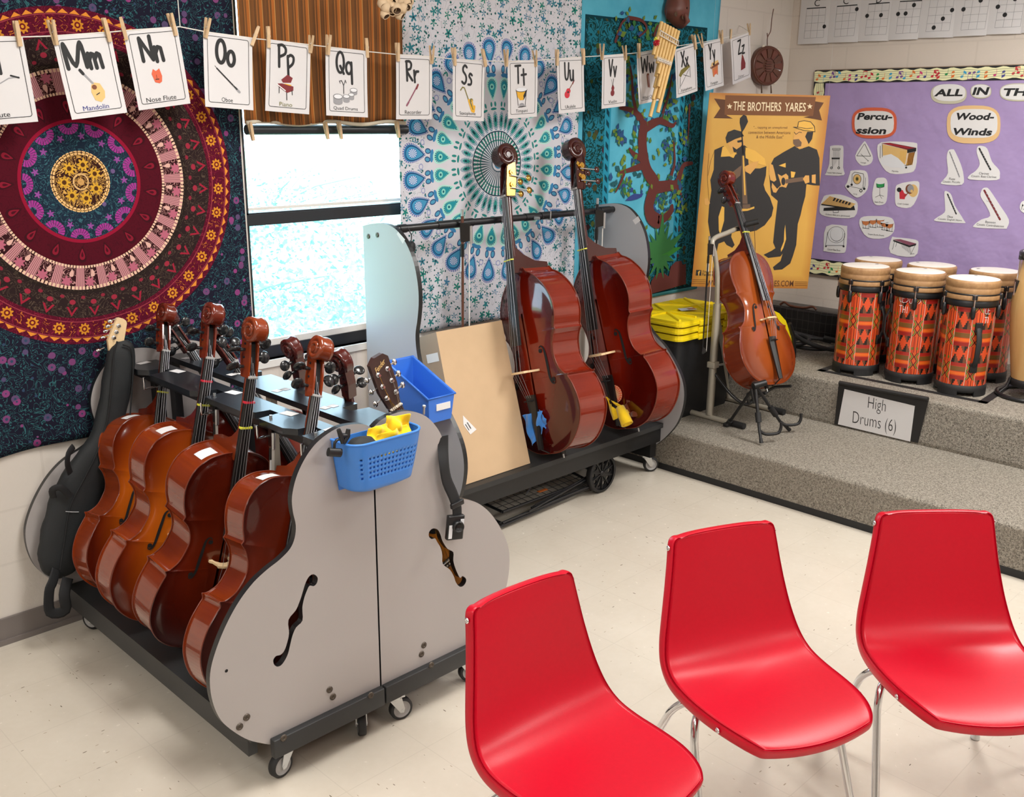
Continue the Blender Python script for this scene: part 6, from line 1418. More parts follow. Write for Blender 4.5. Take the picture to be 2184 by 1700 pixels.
for i, (L, cap, tl, trr, _, capm) in enumerate(CARDS):
    a, b_ = hit(*tl, 1, CY), hit(*trr, 1, CY)
    if L == 'L': a = b_-(b_-a).normalized()*CW
    xdir = (b_-a).normalized(); up = Vector((-xdir.z, 0, xdir.x))
    yaw = .05*math.sin(i*2.1); xd = Vector((xdir.x*math.cos(yaw), math.sin(yaw)*.6, xdir.z))
    mid = (a+b_)/2; M = frame(mid, xd, up+Vector((0, -.02, 0)))
    low = {'L': 'Ll', }.get(L, L+L.lower())
    t = thing('alphabet_card', 'white card %s showing %s %s' % (low, {'O': 'an', 'U': 'a'}.get(L, 'a'), cap.lower() if L not in 'Q' else 'set of quad drums'), 'card', M, 'instrument alphabet cards on the line')
    def bendz(u, v): return .006*(1-v)*math.sin(PI*u+i)*.6+.008*(1-v)**2*(1 if i % 2 else -.6)
    MB().surf(lambda u, v: ((u-.5)*CW, (v-1)*CHT, bendz(u, v)), 7, 8, M_paper).build('paper', t)
    def lift(mb, dz):
        mb.v = [(x, y, z+bendz(x/CW+.5, y/CHT+1)+dz) for x, y, z in mb.v]; return mb
    def P(x, y): return ((x-.5)*CW, (y-1)*CHT)
    br = MB(); R = rrect(-.42*CW, -.93*CHT, .42*CW, -.05*CHT, .008, 4); R2 = []
    for k in range(len(R)):
        q0, q1 = R[k], R[(k+1) % len(R)]; n = max(1, int(math.hypot(q1[0]-q0[0], q1[1]-q0[1])/.03))
        R2 += [(q0[0]+(q1[0]-q0[0])*j/n, q0[1]+(q1[1]-q0[1])*j/n) for j in range(n)]
    br.stroke(R2+[R2[0]], .0019, M_ink); lift(br, .0008).build('border', t)
    S_ = .30*CHT; wcap = max(q[0] for s in GL_[L] for q in s); wl = max(q[0] for s in GL_[L.lower()] for q in s); gap = .14
    sx = min(S_, .60*CW/(wcap+gap+wl)); sx = max(sx, S_*.62) if L in 'MWN' else min(S_*.88, .62*CW/(wcap+gap+wl))
    tot = (wcap+gap+wl)*sx; x0 = -.06*CW-tot/2 if L not in 'Z' else -tot/2+.02*CW; y0 = -.39*CHT if L not in 'PQY' else -.36*CHT
    for nm, dx in ((L, 0.0), (L.lower(), (wcap+gap)*sx)):
        g = MB()
        for s in GL_[nm]:
            P_ = spline(s, 4) if len(s) > 4 else s
            g.stroke([(x0+dx+q[0]*sx, y0+q[1]*S_-(.02*CHT if dx else 0)) for q in P_], .0135 if L in 'MNO' else .0108, M_ink)
        lift(g, .0009).build('letter', t)
    pc = MB(); zc = [0.0]
    def pp(Lp, m): zc[0] += .00006; pc.poly([P(*q) for q in Lp], INK[m], zc[0])
    def ll(Lp, w, m): zc[0] += .00006; pc.stroke([P(*q) for q in Lp], w*CHT, INK[m], zc[0])
    def ee(cx, cy, rx, ry, m, rot=0.0): zc[0] += .00006; c = P(cx, cy); pc.disc((c[0], c[1], zc[0]), rx*CW, INK[m], 16, ry=ry*CHT, rot=rot)
    PICS[L](pp, ll, ee); lift(pc, .0008).build('picture', t)
    cp = MB(); c = P(.46, .115); put_text(cp, cap, c, min(.62*CW, .0115*len(cap)), .0155 if not any(q in cap for q in 'pyqg') else .019, capm); lift(cp, .0009).build('caption', t)
PINS = [((32, 44), (43, 99), 'right corner of the Lute card'), ((107, 42), (120, 96), 'left corner of the Mandolin card'), ((220, 38), (235, 89), 'right corner of the Mandolin card'), ((257, 36), (270, 85), 'left corner of the Nose Flute card'), ((361, 28), (375, 76), 'right corner of the Nose Flute card'), ((444, 38), (438, 81), 'left corner of the Oboe card'), ((551, 57), (537, 97), 'right corner of the Oboe card'), ((571, 56), (573, 102), 'left corner of the Piano card'), ((664, 75), (662, 113), 'right corner of the Piano card'), ((701, 74), (699, 117), 'left corner of the Quad Drums card'), ((781, 81), (784, 123), 'right corner of the Quad Drums card'), ((847, 91), (849, 131), 'left corner of the Recorder card'), ((921, 97), (921, 136), 'right corner of the Recorder card'),
 ((967, 101), (970, 140), 'left corner of the Saxophone card'), ((1029, 104), (1036, 142), 'right corner of the Saxophone card'), ((1079, 105), (1080, 142), 'left corner of the Timpani card'), ((1140, 107), (1143, 142), 'right corner of the Timpani card'), ((1188, 105), (1188, 140), 'left corner of the Ukulele card'), ((1243, 103), (1245, 138), 'right corner of the Ukulele card'), ((1284, 93), (1284, 128), 'left corner of the Violin card'), ((1331, 97), (1335, 128), 'right corner of the Violin card'), ((1362, 92), (1363, 124), 'left corner of the Wind Chimes card'), ((1478, 74), (1484, 105), 'right corner of the Xylophone card'), ((1492, 72), (1499, 101), 'left corner of the Yangqin card'), ((1537, 64), (1540, 93), 'right corner of the Yangqin card'), ((1559, 62), (1558, 83), 'left corner of the Zither card'), ((1597, 50), (1599, 75), 'right corner of the Zither card')]
for k, (a, b_, w) in enumerate(PINS):
    A, B_ = hit(*a, 1, CY-.004), hit(*b_, 1, CY-.004); u = (A-B_); yw = .5*math.sin(k*1.7)
    clothespin(frame_up((A+B_)/2, (math.cos(yw), math.sin(yw), 0), u, u.length/.072), 'wooden clothespin on the '+w)

# ------------------------------------------------------------------ hung instruments
PF = thing('pan_flute', 'bamboo pan flute hanging in front of the Wind Chimes card', 'pan flute', (0, 0, 0))
DX, DY = -44, 174
TF = [((1447-6*k, 66-3.2*k), t, 0) for k, t in enumerate((1.0, .85, .72, .58, .47, .43, .40))]+[((1434, 61), 1.08, 1), ((1432, 59), .88, 1), ((1429, 58), .74, 1), ((1426, 57), .61, 1)]
for k, (a, t_, back) in enumerate(TF):
    b_ = (a[0]+DX*t_, a[1]+DY*t_)
    y = 3.395+.021*back; A, B_ = hit(*a, 1, y), hit(*b_, 1, y); d = (B_-A).normalized(); q = MB(); r = .0105
    q.tube([A, A+(B_-A)*.5, B_], r, M_bamboo, 12, caps=False); q.tube([A, A+d*.05], r*.78, M_nutin, 10, caps=False); q.tube([B_-d*.004, B_], [r, r*.9], M_bamboo, 12); q.build('cane_tube', PF)
for (a, b_) in (((1408, 70), (1446, 92)), ((1402, 125), (1431, 136))):
    A, B_ = hit(*a, 1, 3.378), hit(*b_, 1, 3.378); q = MB(); n = 9
    for s in (-.012, .012) if a[1] < 100 else (-.004, .004):
        q.tube([A+Vector((0, 0, s)), B_+Vector((0, 0, s))], .0028, M_line, 6)
    for j in range(n+1):
        c = A.lerp(B_, j/n); q.tube([c+Vector((.002, -.003, .013)), c+Vector((-.002, -.003, -.013))], .0018, M_line, 5)
    q.build('lashing', PF)
p = hit(1400, 91, 1, 3.37); q = MB(); rnd = random.Random(3)
for k in range(60):
    d = Vector((rnd.gauss(0, 1), rnd.gauss(0, 1), rnd.gauss(0, 1))).normalized(); q.tube([p, p+d*.019], [.0035, .0015], INK['red'], 4)
c2 = p+Vector((-.006, 0, .017))
for k in range(24):
    d = Vector((rnd.gauss(0, 1), rnd.gauss(0, 1), rnd.gauss(0, 1))).normalized(); q.tube([c2, c2+d*.012], [.003, .0012], M_tapey, 4)
o = q.build('pompom', PF); o['kind'] = 'stuff'
A = hit(1420, 49, 1, 3.4); MB().tube([A, (A.x, 3.4, CEIL_Z)], .0012, M_black, 5).build('hanging_cord', PF)
NS = thing('nut_shell_shaker', 'cluster of tan nut shells hanging in front of the striped curtain', 'shaker', (0, 0, 0))
for k, (x, y, r, dy) in enumerate(((815, 6, 11, 0), (826, 2, 12, .01), (838, 4, 12, 0), (851, 3, 12, .01), (864, 5, 12, 0), (872, 2, 11, .01), (822, 16, 11, -.01), (834, 14, 12, .0), (845, 17, 12, -.015), (858, 17, 11, -.02), (869, 13, 10, 0), (820, 29, 10, 0), (851, 30, 11, 0), (838, 26, 9, .01), (832, -8, 13, 0), (850, -9, 13, 0), (866, -8, 12, 0))):
    p = hit(x, y, 1, 3.38+dy); R = r*.0016*1.25; ax = Vector((math.sin(k*2.3)*.8, -.75, -.55-.3*math.cos(k*1.7))).normalized(); M = Matrix.Translation(p)@ax.to_track_quat('Z', 'Y').to_matrix().to_4x4()
    q = MB(); q.lathe([(.0003, -R*.8), (R*.6, -R*.68), (R*.95, -R*.2), (R*.98, R*.25), (R*.74, R*.85), (R*.64, R*.86), (R*.70, R*.4)], M_nut, 14, M); q.lathe([(R*.66, R*.8), (R*.5, R*.3), (.0003, R*.1)], M_nutin, 14, M); q.build('nut_shell', NS)
p = hit(845, 0, 1, 3.38); MB().tube([(p.x, 3.38, p.z-.02), (p.x, 3.38, CEIL_Z)], .006, M_line, 6).build('hanging_cord', NS)
MK = thing('carved_mask', 'dark red carved wooden mask hung above the pan flute', 'mask', (0, 0, 0))
O = [hit(x, y, 1, 3.60) for x, y in ((1425, 20), (1429, 2), (1437, -25), (1452, -30), (1464, -20), (1465, 20), (1463, 40), (1459, 60), (1450, 58), (1437, 48), (1427, 34))]
cx = sum(q.x for q in O)/len(O); cz = sum(q.z for q in O)/len(O); q = MB(); O2 = spline([(v.x, v.z) for v in O], 3, True); n = len(O2); vs = []
for k, d in ((1, 0), (1, .02), (.85, .05), (.5, .075), (.05, .085)): vs += [(cx+(x-cx)*k, 3.625-d, cz+(z-cz)*k) for x, z in O2]
q.add(vs, [(i*n+j, i*n+(j+1) % n, (i+1)*n+(j+1) % n, (i+1)*n+j) for i in range(4) for j in range(n)], M_carved2, True); q.build('face', MK)
for (x, y) in ((1440, 30), (1455, 36)):
    p = hit(x, y, 1, 3.555); q = MB(); q.lathe([(.0003, 0), (.011, .002), (.014, .006)], M_nutin, 12, Matrix.Translation(p)@Matrix.Rotation(PI/2, 4, 'X')); q.build('eye', MK)
MB().tube([(cx, 3.55, cz-.03), (cx+.005, 3.535, cz-.07), (cx, 3.55, cz-.09)], [.012, .016, .008], M_carved2, 8).build('nose', MK)
wc = hit(1634, 140, 1, 3.60)
HD = thing('frame_drum', 'dark carved round drum with shell trim hanging in the wall corner', 'drum', frame((5.88, 3.60, 2.215), (.93, -.36, 0), (0, 0, 1)))
q = MB(); R = .122
q.lathe([(R*.96, -.045), (R, -.03), (R, .0), (R*.97, .012), (R*.90, .015), (R*.86, .010), (.0003, .008)], M_carved, 40); q.build('carved_body', HD)
q = MB()
for k in range(12):
    a = k*PI/6; M = Matrix.Rotation(a, 4, 'Z'); q.prism([(-.010, R*.38), (.010, R*.38), (.020, R*.80), (0, R*.86), (-.020, R*.80)], .008, .016, M_carved2 if k % 2 else M_carved, M)
for k in range(5): q.box((0, -.03+.015*k, .013), (.05-.006*abs(k-2), .006, .01), M_carved2)
q.lathe([(R*.84, .010), (R*.84, .017), (R*.88, .017), (R*.88, .010)], M_carved2, 36); q.build('carved_relief', HD)
for a in (.9, -.05, -1.0, 1.9):
    q = MB(); q.lathe([(.0003, -.008), (.007, -.004), (.0085, 0), (.007, .004), (.0003, .008)], M_shell, 10, Matrix.Translation((R*1.02*math.cos(a), R*1.02*math.sin(a), .0))@Matrix.Rotation(a, 4, 'Z')@Matrix.Diagonal((1, 1.5, 1, 1))); q.build('shell', HD)
q = MB(); pts = [(-.012, R, 0), (-.014, R+.05, 0), (.006, R+.09, 0), (.008, R+.16, 0), (.016, R+.22, 0)]; q.tube(spline(pts, 4), .003, M_carved, 6)
q.tube([(-.014, R+.05, 0), (-.02, R+.075, 0)], .003, M_carved, 6); q.build('hanging_cord', HD)
for x in (-.035, .04): MB().tube([(x, -R+.005, 0), (x+.004, -R-.045, .004)], [.003, .005], M_nutin, 6).build('tassel', HD)
# ------------------------------------------------------------------ red chairs
CHP = [(.806, -.0345, .146), (.802, -.0335, .160), (.790, -.031, .1695), (.74, -.020, .177), (.66, -.004, .190), (.58, .014, .206), (.52, .032, .220), (.475, .056, .230), (.448, .09, .2345), (.436, .13, .2355), (.432, .19, .2345), (.434, .26, .231), (.437, .33, .222), (.437, .385, .207), (.432, .425, .188), (.424, .447, .168)]
def make_chair(matrix, label):
    t = thing('stacking_chair', label, 'chair', matrix, 'red plastic chairs in a row')
    P = spline(CHP, 3); nv = len(P); nu = 19; vs = []
    for j, (y, z, w) in enumerate(P):
        v = j/(nv-1)
        a, b_ = P[max(j-1, 0)], P[min(j+1, nv-1)]; ty, tz = b_[0]-a[0], b_[1]-a[1]; L = math.hypot(ty, tz); ny, nz = -tz/L*-1, ty/L*-1   # towards the sitter
        ny, nz = (tz/L, -ty/L)
        for i in range(nu):
            u = -1+2*i/(nu-1); x = u*w
            d = .020*(u*u)*(1 if v < .45 else 1-.35*(v-.45)/.55)-.010
            bulge = .024*(1-u*u)*max(0, (v-.72)/.28)**1.5
            vs.append((x, y+ny*d-.004*max(0, 1-v/.05)*abs(u)**6, z+nz*d+bulge))
    fs = [(j*nu+i, j*nu+i+1, (j+1)*nu+i+1, (j+1)*nu+i) for j in range(nv-1) for i in range(nu-1)]
    ring = [i for i in range(nu)]+[(j+1)*nu-1 for j in range(1, nv)]+[(nv-1)*nu+i for i in range(nu-2, -1, -1)]+[j*nu for j in range(nv-2, 0, -1)]
    # turned-back rim around the whole shell
    RN = []
    for j in range(nv):
        a, c = P[max(j-2, 0)], P[min(j+2, nv-1)]; RN.append(Vector((0, c[1]-a[1], a[0]-c[0])).normalized())
    b = MB(); k = len(ring); allv = list(vs); cen = Vector((0, .55, .12)); OO = []; r1 = []; r2 = []
    for q, i in enumerate(ring):
        OO.append((Vector(vs[ring[(q+2) % k]])-Vector(vs[ring[q-2]])).normalized().cross(RN[i//nu]).normalized())
    RS = 1 if sum(o.dot(Vector(vs[i])-cen) for o, i in zip(OO, ring)) > 0 else -1
    for o, i in zip(OO, ring):
        p = Vector(vs[i]); n = RN[i//nu]; r1.append(p+o*RS*.004-n*.004); r2.append(p+o*RS*.0055-n*.030)
    base = len(allv); allv += [x[:] for x in r1]+[x[:] for x in r2]
    for q in range(k):
        a, c = ring[q], ring[(q+1) % k]; fs.append((a, c, base+(q+1) % k, base+q)); fs.append((base+q, base+(q+1) % k, base+k+(q+1) % k, base+k+q))
    b.add(allv, fs, M_red, True); o = b.build('seat_shell', t); thick(o, .004, 0); soft(o, 1)
    def rimpt(v, side):
        j = int(v*(nv-1)); i = j*nu+(nu-1 if side > 0 else 0); q = ring.index(i); return (r1[q]+r2[q])/2, (r2[q]-r1[q]).normalized(), Vector((side, 0, 0))
    for side in (-1, 1):
        for v in (.17, .80):
            c, d, nn = rimpt(v, side); s = MB(); M = Matrix.Translation(c+nn*.004)@nn.to_track_quat('Z', 'Y').to_matrix().to_4x4()
            s.lathe([(.0078, 0), (.0075, .0022), (.005, .0034), (.003, .0034), (.0024, .0012), (.0002, .0012)], M_chrome, 14, M); s.build('screw', t)
        br = MB(); br.box2((side*.10, .392, .13), (side*.165, .416, .25), M_white_trim, bev=.004); br.build('mount_bracket', t)
        for fz, foot, bend_ in ((.20, .345, .235), (.165, -.075, .10)):
            pts = spline([(side*.09, .398, fz), (side*.165, .402, fz), (side*.212, .392, fz+(.01 if foot > 0 else -.02)), (side*.232, .35, fz+(.03 if foot > 0 else -.055)), (side*.238, .28, fz+(.052 if foot > 0 else -.092)), (side*.252, .018, foot)], 5)
            l = MB().tube(pts, .0112, M_chrome, 14).build('leg', t)
            e = pts[-1]; MB().lathe([(.0003, 0), (.014, .001), (.0145, .006), (.012, .016), (.0125, .024)], M_steel, 14, Matrix(((1, 0, 0, e[0]), (0, 0, 1, 0), (0, 1, 0, e[2]), (0, 0, 0, 1)))).build('foot_glide', l)
    return t
c1 = make_chair(frame_up((1.602, 1.532, 0), (.997, -.072, 0), (0, 0, 1), .958), 'nearest red chair, first from the left, in front of the cello rack')
copy_tree(c1, matrix=frame_up((2.245, 1.383, 0), (.922, -.387, 0), (0, 0, 1), .97))['label'] = 'middle of the three whole red chairs'
copy_tree(c1, matrix=frame_up((2.765, 1.012, 0), (.744, -.669, 0), (0, 0, 1), .984))['label'] = 'third red chair from the left, in front of the carpeted steps'
copy_tree(c1, matrix=frame_up((3.02, .47, 0), (.50, -.866, 0), (0, 0, 1), .984))['label'] = 'red chair showing only a sliver at the right picture edge'

# ------------------------------------------------------------------ things on the cello rack
BS = thing('storage_basket', 'frosted blue plastic basket hung on the front of the cello rack', 'basket', (0, 0, 0))
bx0, bx1, byf, byb, bz0, bz1 = 1.532, 1.793, 2.150, 2.257, .853, 1.012
def stad(s, t=0.0):
    """around the basket wall, s metres from the left back corner; t tapers to the bottom"""
    r = .045-t*.2; w = bx1-bx0; L1 = byb-byf-r
    x0, x1, yf, yb = bx0+t, bx1-t, byf+t, byb
    segs = [((x0, yb), (x0, yf+r))]; return None
def wallpts(t, n=96):
    r = .048; x0, x1, yf = bx0+t, bx1-t, byf+t
    P = [(x0, byb), (x0, yf+r)]+arc((x0+r, yf+r), r, PI, 1.5*PI, 8)[1:]+[(x1-r, yf)]+arc((x1-r, yf+r), r, 1.5*PI, 2*PI, 8)[1:]+[(x1, byb)]
    d = [0]
    for a, c in zip(P, P[1:]): d.append(d[-1]+math.hypot(c[0]-a[0], c[1]-a[1]))
    out = []
    for i in range(n+1):
        s = d[-1]*i/n; j = min(len(d)-2, max(k for k in range(len(d)) if d[k] <= s+1e-9)); f = (s-d[j])/max(1e-9, d[j+1]-d[j]); out.append((P[j][0]+(P[j+1][0]-P[j][0])*f, P[j][1]+(P[j+1][1]-P[j][1])*f))
    return out
NZ = 22; NA = 60; rows = [wallpts(.022*(1-i/NZ)**1.2+(.02*(1-i/2.0) if i < 2 else 0), NA) for i in range(NZ+1)]
vs = [(x, y, bz0+(bz1-bz0)*i/NZ) for i, R in enumerate(rows) for x, y in R]; fs = []
for i in range(NZ):
    for j in range(NA):
        hole = i in (7, 9, 11, 13, 15) and 15 <= j <= 46 and j % 2 == 1 and not (j == 17)
        if not hole: fs.append((i*(NA+1)+j, i*(NA+1)+j+1, (i+1)*(NA+1)+j+1, (i+1)*(NA+1)+j))
b = MB().add(vs, fs, M_bluebasket, True)
b.add([(x, y, bz0) for x, y in rows[0]], [list(range(NA+1))], M_bluebasket); b.add([(bx0+.02, byb, bz0), (bx1-.02, byb, bz0), (bx1, byb, bz1), (bx0, byb, bz1)], [(0, 1, 2, 3)], M_bluebasket)
o = b.build('basket_body', BS); thick(o, .0026)
MB().tube([(x, y, bz1) for x, y in rows[-1]], .004, M_bluebasket, 8).build('rim', BS)
for k, (q, sd) in enumerate(((((1.625, 2.20, .985), (1.70, 2.195, .985), (1.705, 2.215, 1.035), (1.64, 2.23, 1.025)), 3), (((1.69, 2.195, .97), (1.768, 2.195, .975), (1.782, 2.212, 1.045), (1.70, 2.23, 1.052)), 5), (((1.64, 2.185, .945), (1.76, 2.19, .955), (1.765, 2.195, 1.022), (1.655, 2.20, 1.012)), 9))):
    rag('cleaning_cloth', ('yellow cloth at the left in the blue basket', 'largest yellow cloth standing up at the right of the blue basket', 'yellow cloth lowest in the blue basket, showing through its holes')[k], q, M_ycloth, seed=sd, amp=.008)['group'] = 'yellow cloths in the basket'
PB = thing('rosin_pouch', 'round black pouch with white lettering in the blue basket', 'pouch', (1.593, 2.197, .988))
b = MB(); b.lathe([(.0003, -.035), (.03, -.03), (.042, -.01), (.043, .008), (.03, .026), (.0003, .033)], M_bag, 22, Matrix.Diagonal((1.15, .8, 1, 1))); b.build('body', PB)
tb = MB(); put_text(tb, '12', (0.006, -.0), .018, .02, INK['white'], 0, .2); tb.v = [(x, -.034*math.sqrt(max(0, 1-(x/.05)**2))-.004, y+.012) for x, y, z in tb.v]; tb.build('lettering', PB)
CT = thing('clip_tuner', 'black clip on tuner gripping the left end of the blue basket', 'tuner', (0, 0, 0))
def H(x, y, yy=2.19): return hit(x, y, 1, yy)
b = MB(); b.tube([H(722, 916), H(727, 930), H(731, 945)], [.006, .008, .006], M_black, 8); b.tube([H(743, 915), H(741, 930), H(733, 945)], [.006, .008, .006], M_black, 8); b.tube([H(726, 929), H(742, 929)], .007, M_black, 8); b.build('clip', CT)
MB().tube(spline([H(728, 936), H(720, 938), H(714, 945), H(713, 956)], 4), .0042, M_black, 8).build('arm', CT); P0, P1 = H(700, 964), H(727, 966)
MB().tube([P0, P1], 1.0, M_black, 14, flat=(.0125, .008, (0, 0, 1))).build('display', CT)
SP_ = thing('hanging_strap', 'black strap with buckle and small camera like gadget at the right of the cello rack', 'strap', (0, 0, 0))
yy = 2.235
q = [H(945, 930, 2.262), H(945, 955, 2.258), H(947, 990, yy), H(953, 1025, yy-.004), H(966, 1055, yy-.008), H(974, 1080, yy-.01), H(975, 1100, yy-.012)]
MB().tube([v for v in spline(q, 3)], 1.0, M_bag2, 10, flat=(.0022, .0225, (0, 1, 0))).build('webbing', SP_)
MB().box((0, 0, 0), (.052, .012, .018), M_black, Matrix.Translation(H(975, 1075, yy-.014))@Matrix.Rotation(.35, 4, 'Y')@Matrix.Rotation(-.5, 4, 'Y'), bev=.003).build('buckle', SP_)
Mc = Matrix.Translation(H(970, 1124, yy-.014))@Matrix.Rotation(-.28, 4, 'Z')@Matrix.Rotation(.10, 4, 'Y')
cm = MB().box((0, 0, 0), (.058, .02, .083), M_black, Mc, bev=.005).box((-.019, -.0105, -.012), (.012, .002, .045), INK['pale'], Mc).box((.020, -.0105, .014), (.012, .002, .03), INK['pale'], Mc).build('gadget_body', SP_)
MB().lathe([(.019, .009), (.020, .016), (.018, .024), (.015, .024), (.012, .014), (.0003, .013)], M_black, 24, Mc@Matrix.Translation((.004, 0, .006))@Matrix.Rotation(PI/2, 4, 'X')).build('lens', cm)
# acoustic guitar in the right rack half, seen at its headstock and through the cutout
GY = 2.345
gb, gn = hit(960, 1190, 1, GY), hit(842, 868, 1, GY); gu = (gn-gb).normalized(); MG = frame_up(gb, (gu.z, 0, -gu.x), gu)
GT = thing('acoustic_guitar', 'acoustic guitar with dark headstock in the right half of the cello rack', 'guitar', MG)
gh = spline([(0, -.165), (.08, -.16), (.15, -.115), (.185, -.03), (.18, .05), (.14, .09), (.100, .155), (.096, .20), (.108, .24), (.098, .285), (.06, .305), (.02, .31)], 4); full = gh+[(-x, y) for x, y in gh[::-1] if x > 1e-6]
MB().prism(full, -.004, 0, M_spruce).build('soundboard', GT); MB().prism(full, -.085, -.004, VARN['red'][1]).build('body_sides', GT)
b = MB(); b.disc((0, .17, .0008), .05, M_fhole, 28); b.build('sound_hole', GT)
gbr = MB(); gbr.box((0, -.006, .005), (.15, .028, .009), M_ebony, bev=.002).build('bridge', GT); br_o = [o for o in GT.children if o.name.startswith('bridge')][0]
MB().box((0, .004, .0105), (.08, .003, .004), M_white).build('saddle', br_o)
for k in range(6): MB().lathe([(.0035, .008), (.004, .012), (.0003, .0145)], M_shell, 10, Matrix.Translation(((k-2.5)*.0112, -.009, 0))).build('bridge_pin', br_o)
nl = gn-gb; NL = nl.length
b = MB(); b.prism([(-.027, .24), (.027, .24), (.0225, NL), (-.0225, NL)], .0035, .0095, M_rosewood)
for k in range(1, 15):
    y = NL*(1-(1-2**(-k/12))); b.box((0, y, .0098), (.046, .0016, .0012), M_steel)
b.build('fingerboard', GT); MB().tube([(0, .33, -.012), (0, NL, -.008)], [.024, .02], VARN['red'][2], 12).build('neck', GT)
MB().box((0, NL+.002, .008), (.045, .005, .012), M_shell, bev=.001).build('nut', GT)
hs = MB().prism([(-.0225, NL+.004), (.0225, NL+.004), (.036, NL+.07), (.037, NL+.165), (.022, NL+.182), (-.012, NL+.184), (-.035, NL+.168), (-.036, NL+.07)], -.012, .004, M_rosewood).build('headstock', GT); bevel(hs, .002)
tb = MB(); put_text(tb, 'Fender', (-.001, NL+.152), .044, .017, INK['tan'], .0046, .35, .35, .008); tb.build('lettering', hs)
for k in range(6):
    sx = -1 if k < 3 else 1; y = NL+.045+.042*(k % 3); q = MB(); q.tube([(sx*.019, y, .004), (sx*.019, y, .014)], .0042, M_chrome, 10).lathe([(.008, .004), (.008, .0055), (.004, .006)], M_chrome, 14, Matrix.Translation((sx*.019, y, 0)))
    q.tube([(sx*.034, y, -.006), (sx*.052, y, -.006)], .0028, M_chrome, 8); q.lathe([(.0003, -.005), (.008, -.003), (.0095, 0), (.008, .003), (.0003, .005)], M_chrome, 12, Matrix.Translation((sx*.057, y, -.006))@Matrix.Diagonal((.9, 1.2, 1, 1))); q.build('tuner', hs)
for k in range(6):
    x = (k-2.5)*.0068; sx = -1 if k < 3 else 1; j = (2-k) if k < 3 else (k-3); j = 2-j if False else j
    MB().tube([((k-2.5)*.0112, -.004, .0128), (x, NL+.002, .0145), (sx*.019, NL+.045+.042*(abs(2.5-k)-.5 if False else (2-k if k < 3 else k-3)), .010)], .0007 if k > 2 else .001, M_brass if k < 4 else M_string, 5, caps=False).build('string', GT)
# gig bag with a maple headstock sticking out of it
GBG = thing('gig_bag', 'black soft guitar bag leaning in the back left of the cello rack', 'bag', (0, 0, 0))
spn = [((258, 726), .016, .012), ((260, 745), .046, .03), ((252, 800), .053, .034), ((240, 870), .052, .034), ((222, 940), .056, .034), ((193, 1000), .078, .034), ((168, 1055), .094, .034), ((150, 1110), .094, .034), ((137, 1160), .090, .034), ((130, 1200), .078, .032), ((128, 1224), .045, .02), ((128, 1232), .01, .008)]
pts = [hit(*q[0], 1, 3.533) for q in spn]; S3 = spline([tuple(p)+(w, d) for p, (_, w, d) in zip(pts, spn)], 4); vs = []; n = 20
for i, q in enumerate(S3):
    a, c = S3[max(0, i-1)], S3[min(len(S3)-1, i+1)]; t = Vector((c[0]-a[0], 0, c[2]-a[2])).normalized(); s = Vector((t.z, 0, -t.x))
    for j in range(n):
        g = 2*PI*j/n; cx, cy = math.cos(g), math.sin(g); k = 1+.03*math.sin(5*i*.3+j)
        vs.append(Vector(q[:3])+s*math.copysign(abs(cx)**.7, cx)*q[3]*k+Vector((0, 1, 0))*math.copysign(abs(cy)**.8, cy)*q[4])
m = len(S3); b = MB().add(vs, [(i*n+j, i*n+(j+1) % n, (i+1)*n+(j+1) % n, (i+1)*n+j) for i in range(m-1) for j in range(n)], M_bag, True); o = b.build('bag_body', GBG)
def bagline(px, r, nm, m=M_bag2, y=3.497): MB().tube(spline([hit(x, y_, 1, y) for x, y_ in px], 4), r, m, 6).build(nm, GBG)
bagline(((250, 728), (243, 760), (238, 820), (228, 900), (205, 970), (180, 1020), (150, 1080), (138, 1150), (128, 1215)), .0035, 'zipper')
bagline(((262, 735), (280, 745), (284, 790), (277, 890)), .003, 'piping')
MB().tube(spline([hit(157, 952, 1, 3.48), hit(146, 968, 1, 3.46), hit(144, 990, 1, 3.46), hit(150, 1010, 1, 3.48)], 4), 1.0, M_bag2, 8, flat=(.003, .012, (0, 1, 0))).build('handle', GBG)
MB().tube(spline([hit(150, 1060, 1, 3.485), hit(130, 1040, 1, 3.48), hit(112, 1045, 1, 3.49), hit(114, 1062, 1, 3.5)], 4), 1.0, M_bag2, 8, flat=(.003, .012, (0, 1, 0))).build('side_strap', GBG)
MB().tube(spline([hit(120, 1215, 1, 3.50), hit(113, 1240, 1, 3.47), hit(105, 1262, 1, 3.46), (1.115, 3.46, .165), (1.165, 3.455, .155), (1.17, 3.46, .215), (1.20, 3.49, .26)], 4), 1.0, M_bag2, 10, flat=(.002, .02, (0, 1, 0))).build('strap_loop', GBG)
bagline(((140, 1091), (154, 1092), (168, 1092)), .0012, 'stitching', M_lightgrey, 3.494)
HM = Sheet(frame((1.5, 3.53, 1.1), (1, 0, 0), (0, 0, 1))); hp = HM.pxs([(850, -10), (905, -20), (980, 0), (1030, 40), (1048, 90), (1020, 260), (992, 420), (975, 700), (700, 700), (665, 440), (720, 300), (790, 130)], 160, 680, 9.445)
MH = frame((1.5, 3.53, 1.1), (1, 0, 0), (0, 0, 1)); b = MB().prism(hp, -.014, 0, M_maple, MH); b = b.build('headstock', GBG); bevel(b, .002)
for k, (x, y) in enumerate(((875, 140), (830, 265), (780, 380))):
    c = HM.px(160+x/9.445, 680+y/9.445); MB().tube([(c[0], c[1], 0), (c[0], c[1], .012)], .0045, M_chrome, 10, M=MH).lathe([(.0085, 0), (.008, .002), (.005, .003)], M_chrome, 12, MH@Matrix.Translation((c[0], c[1], 0))).build('tuner_post', b)
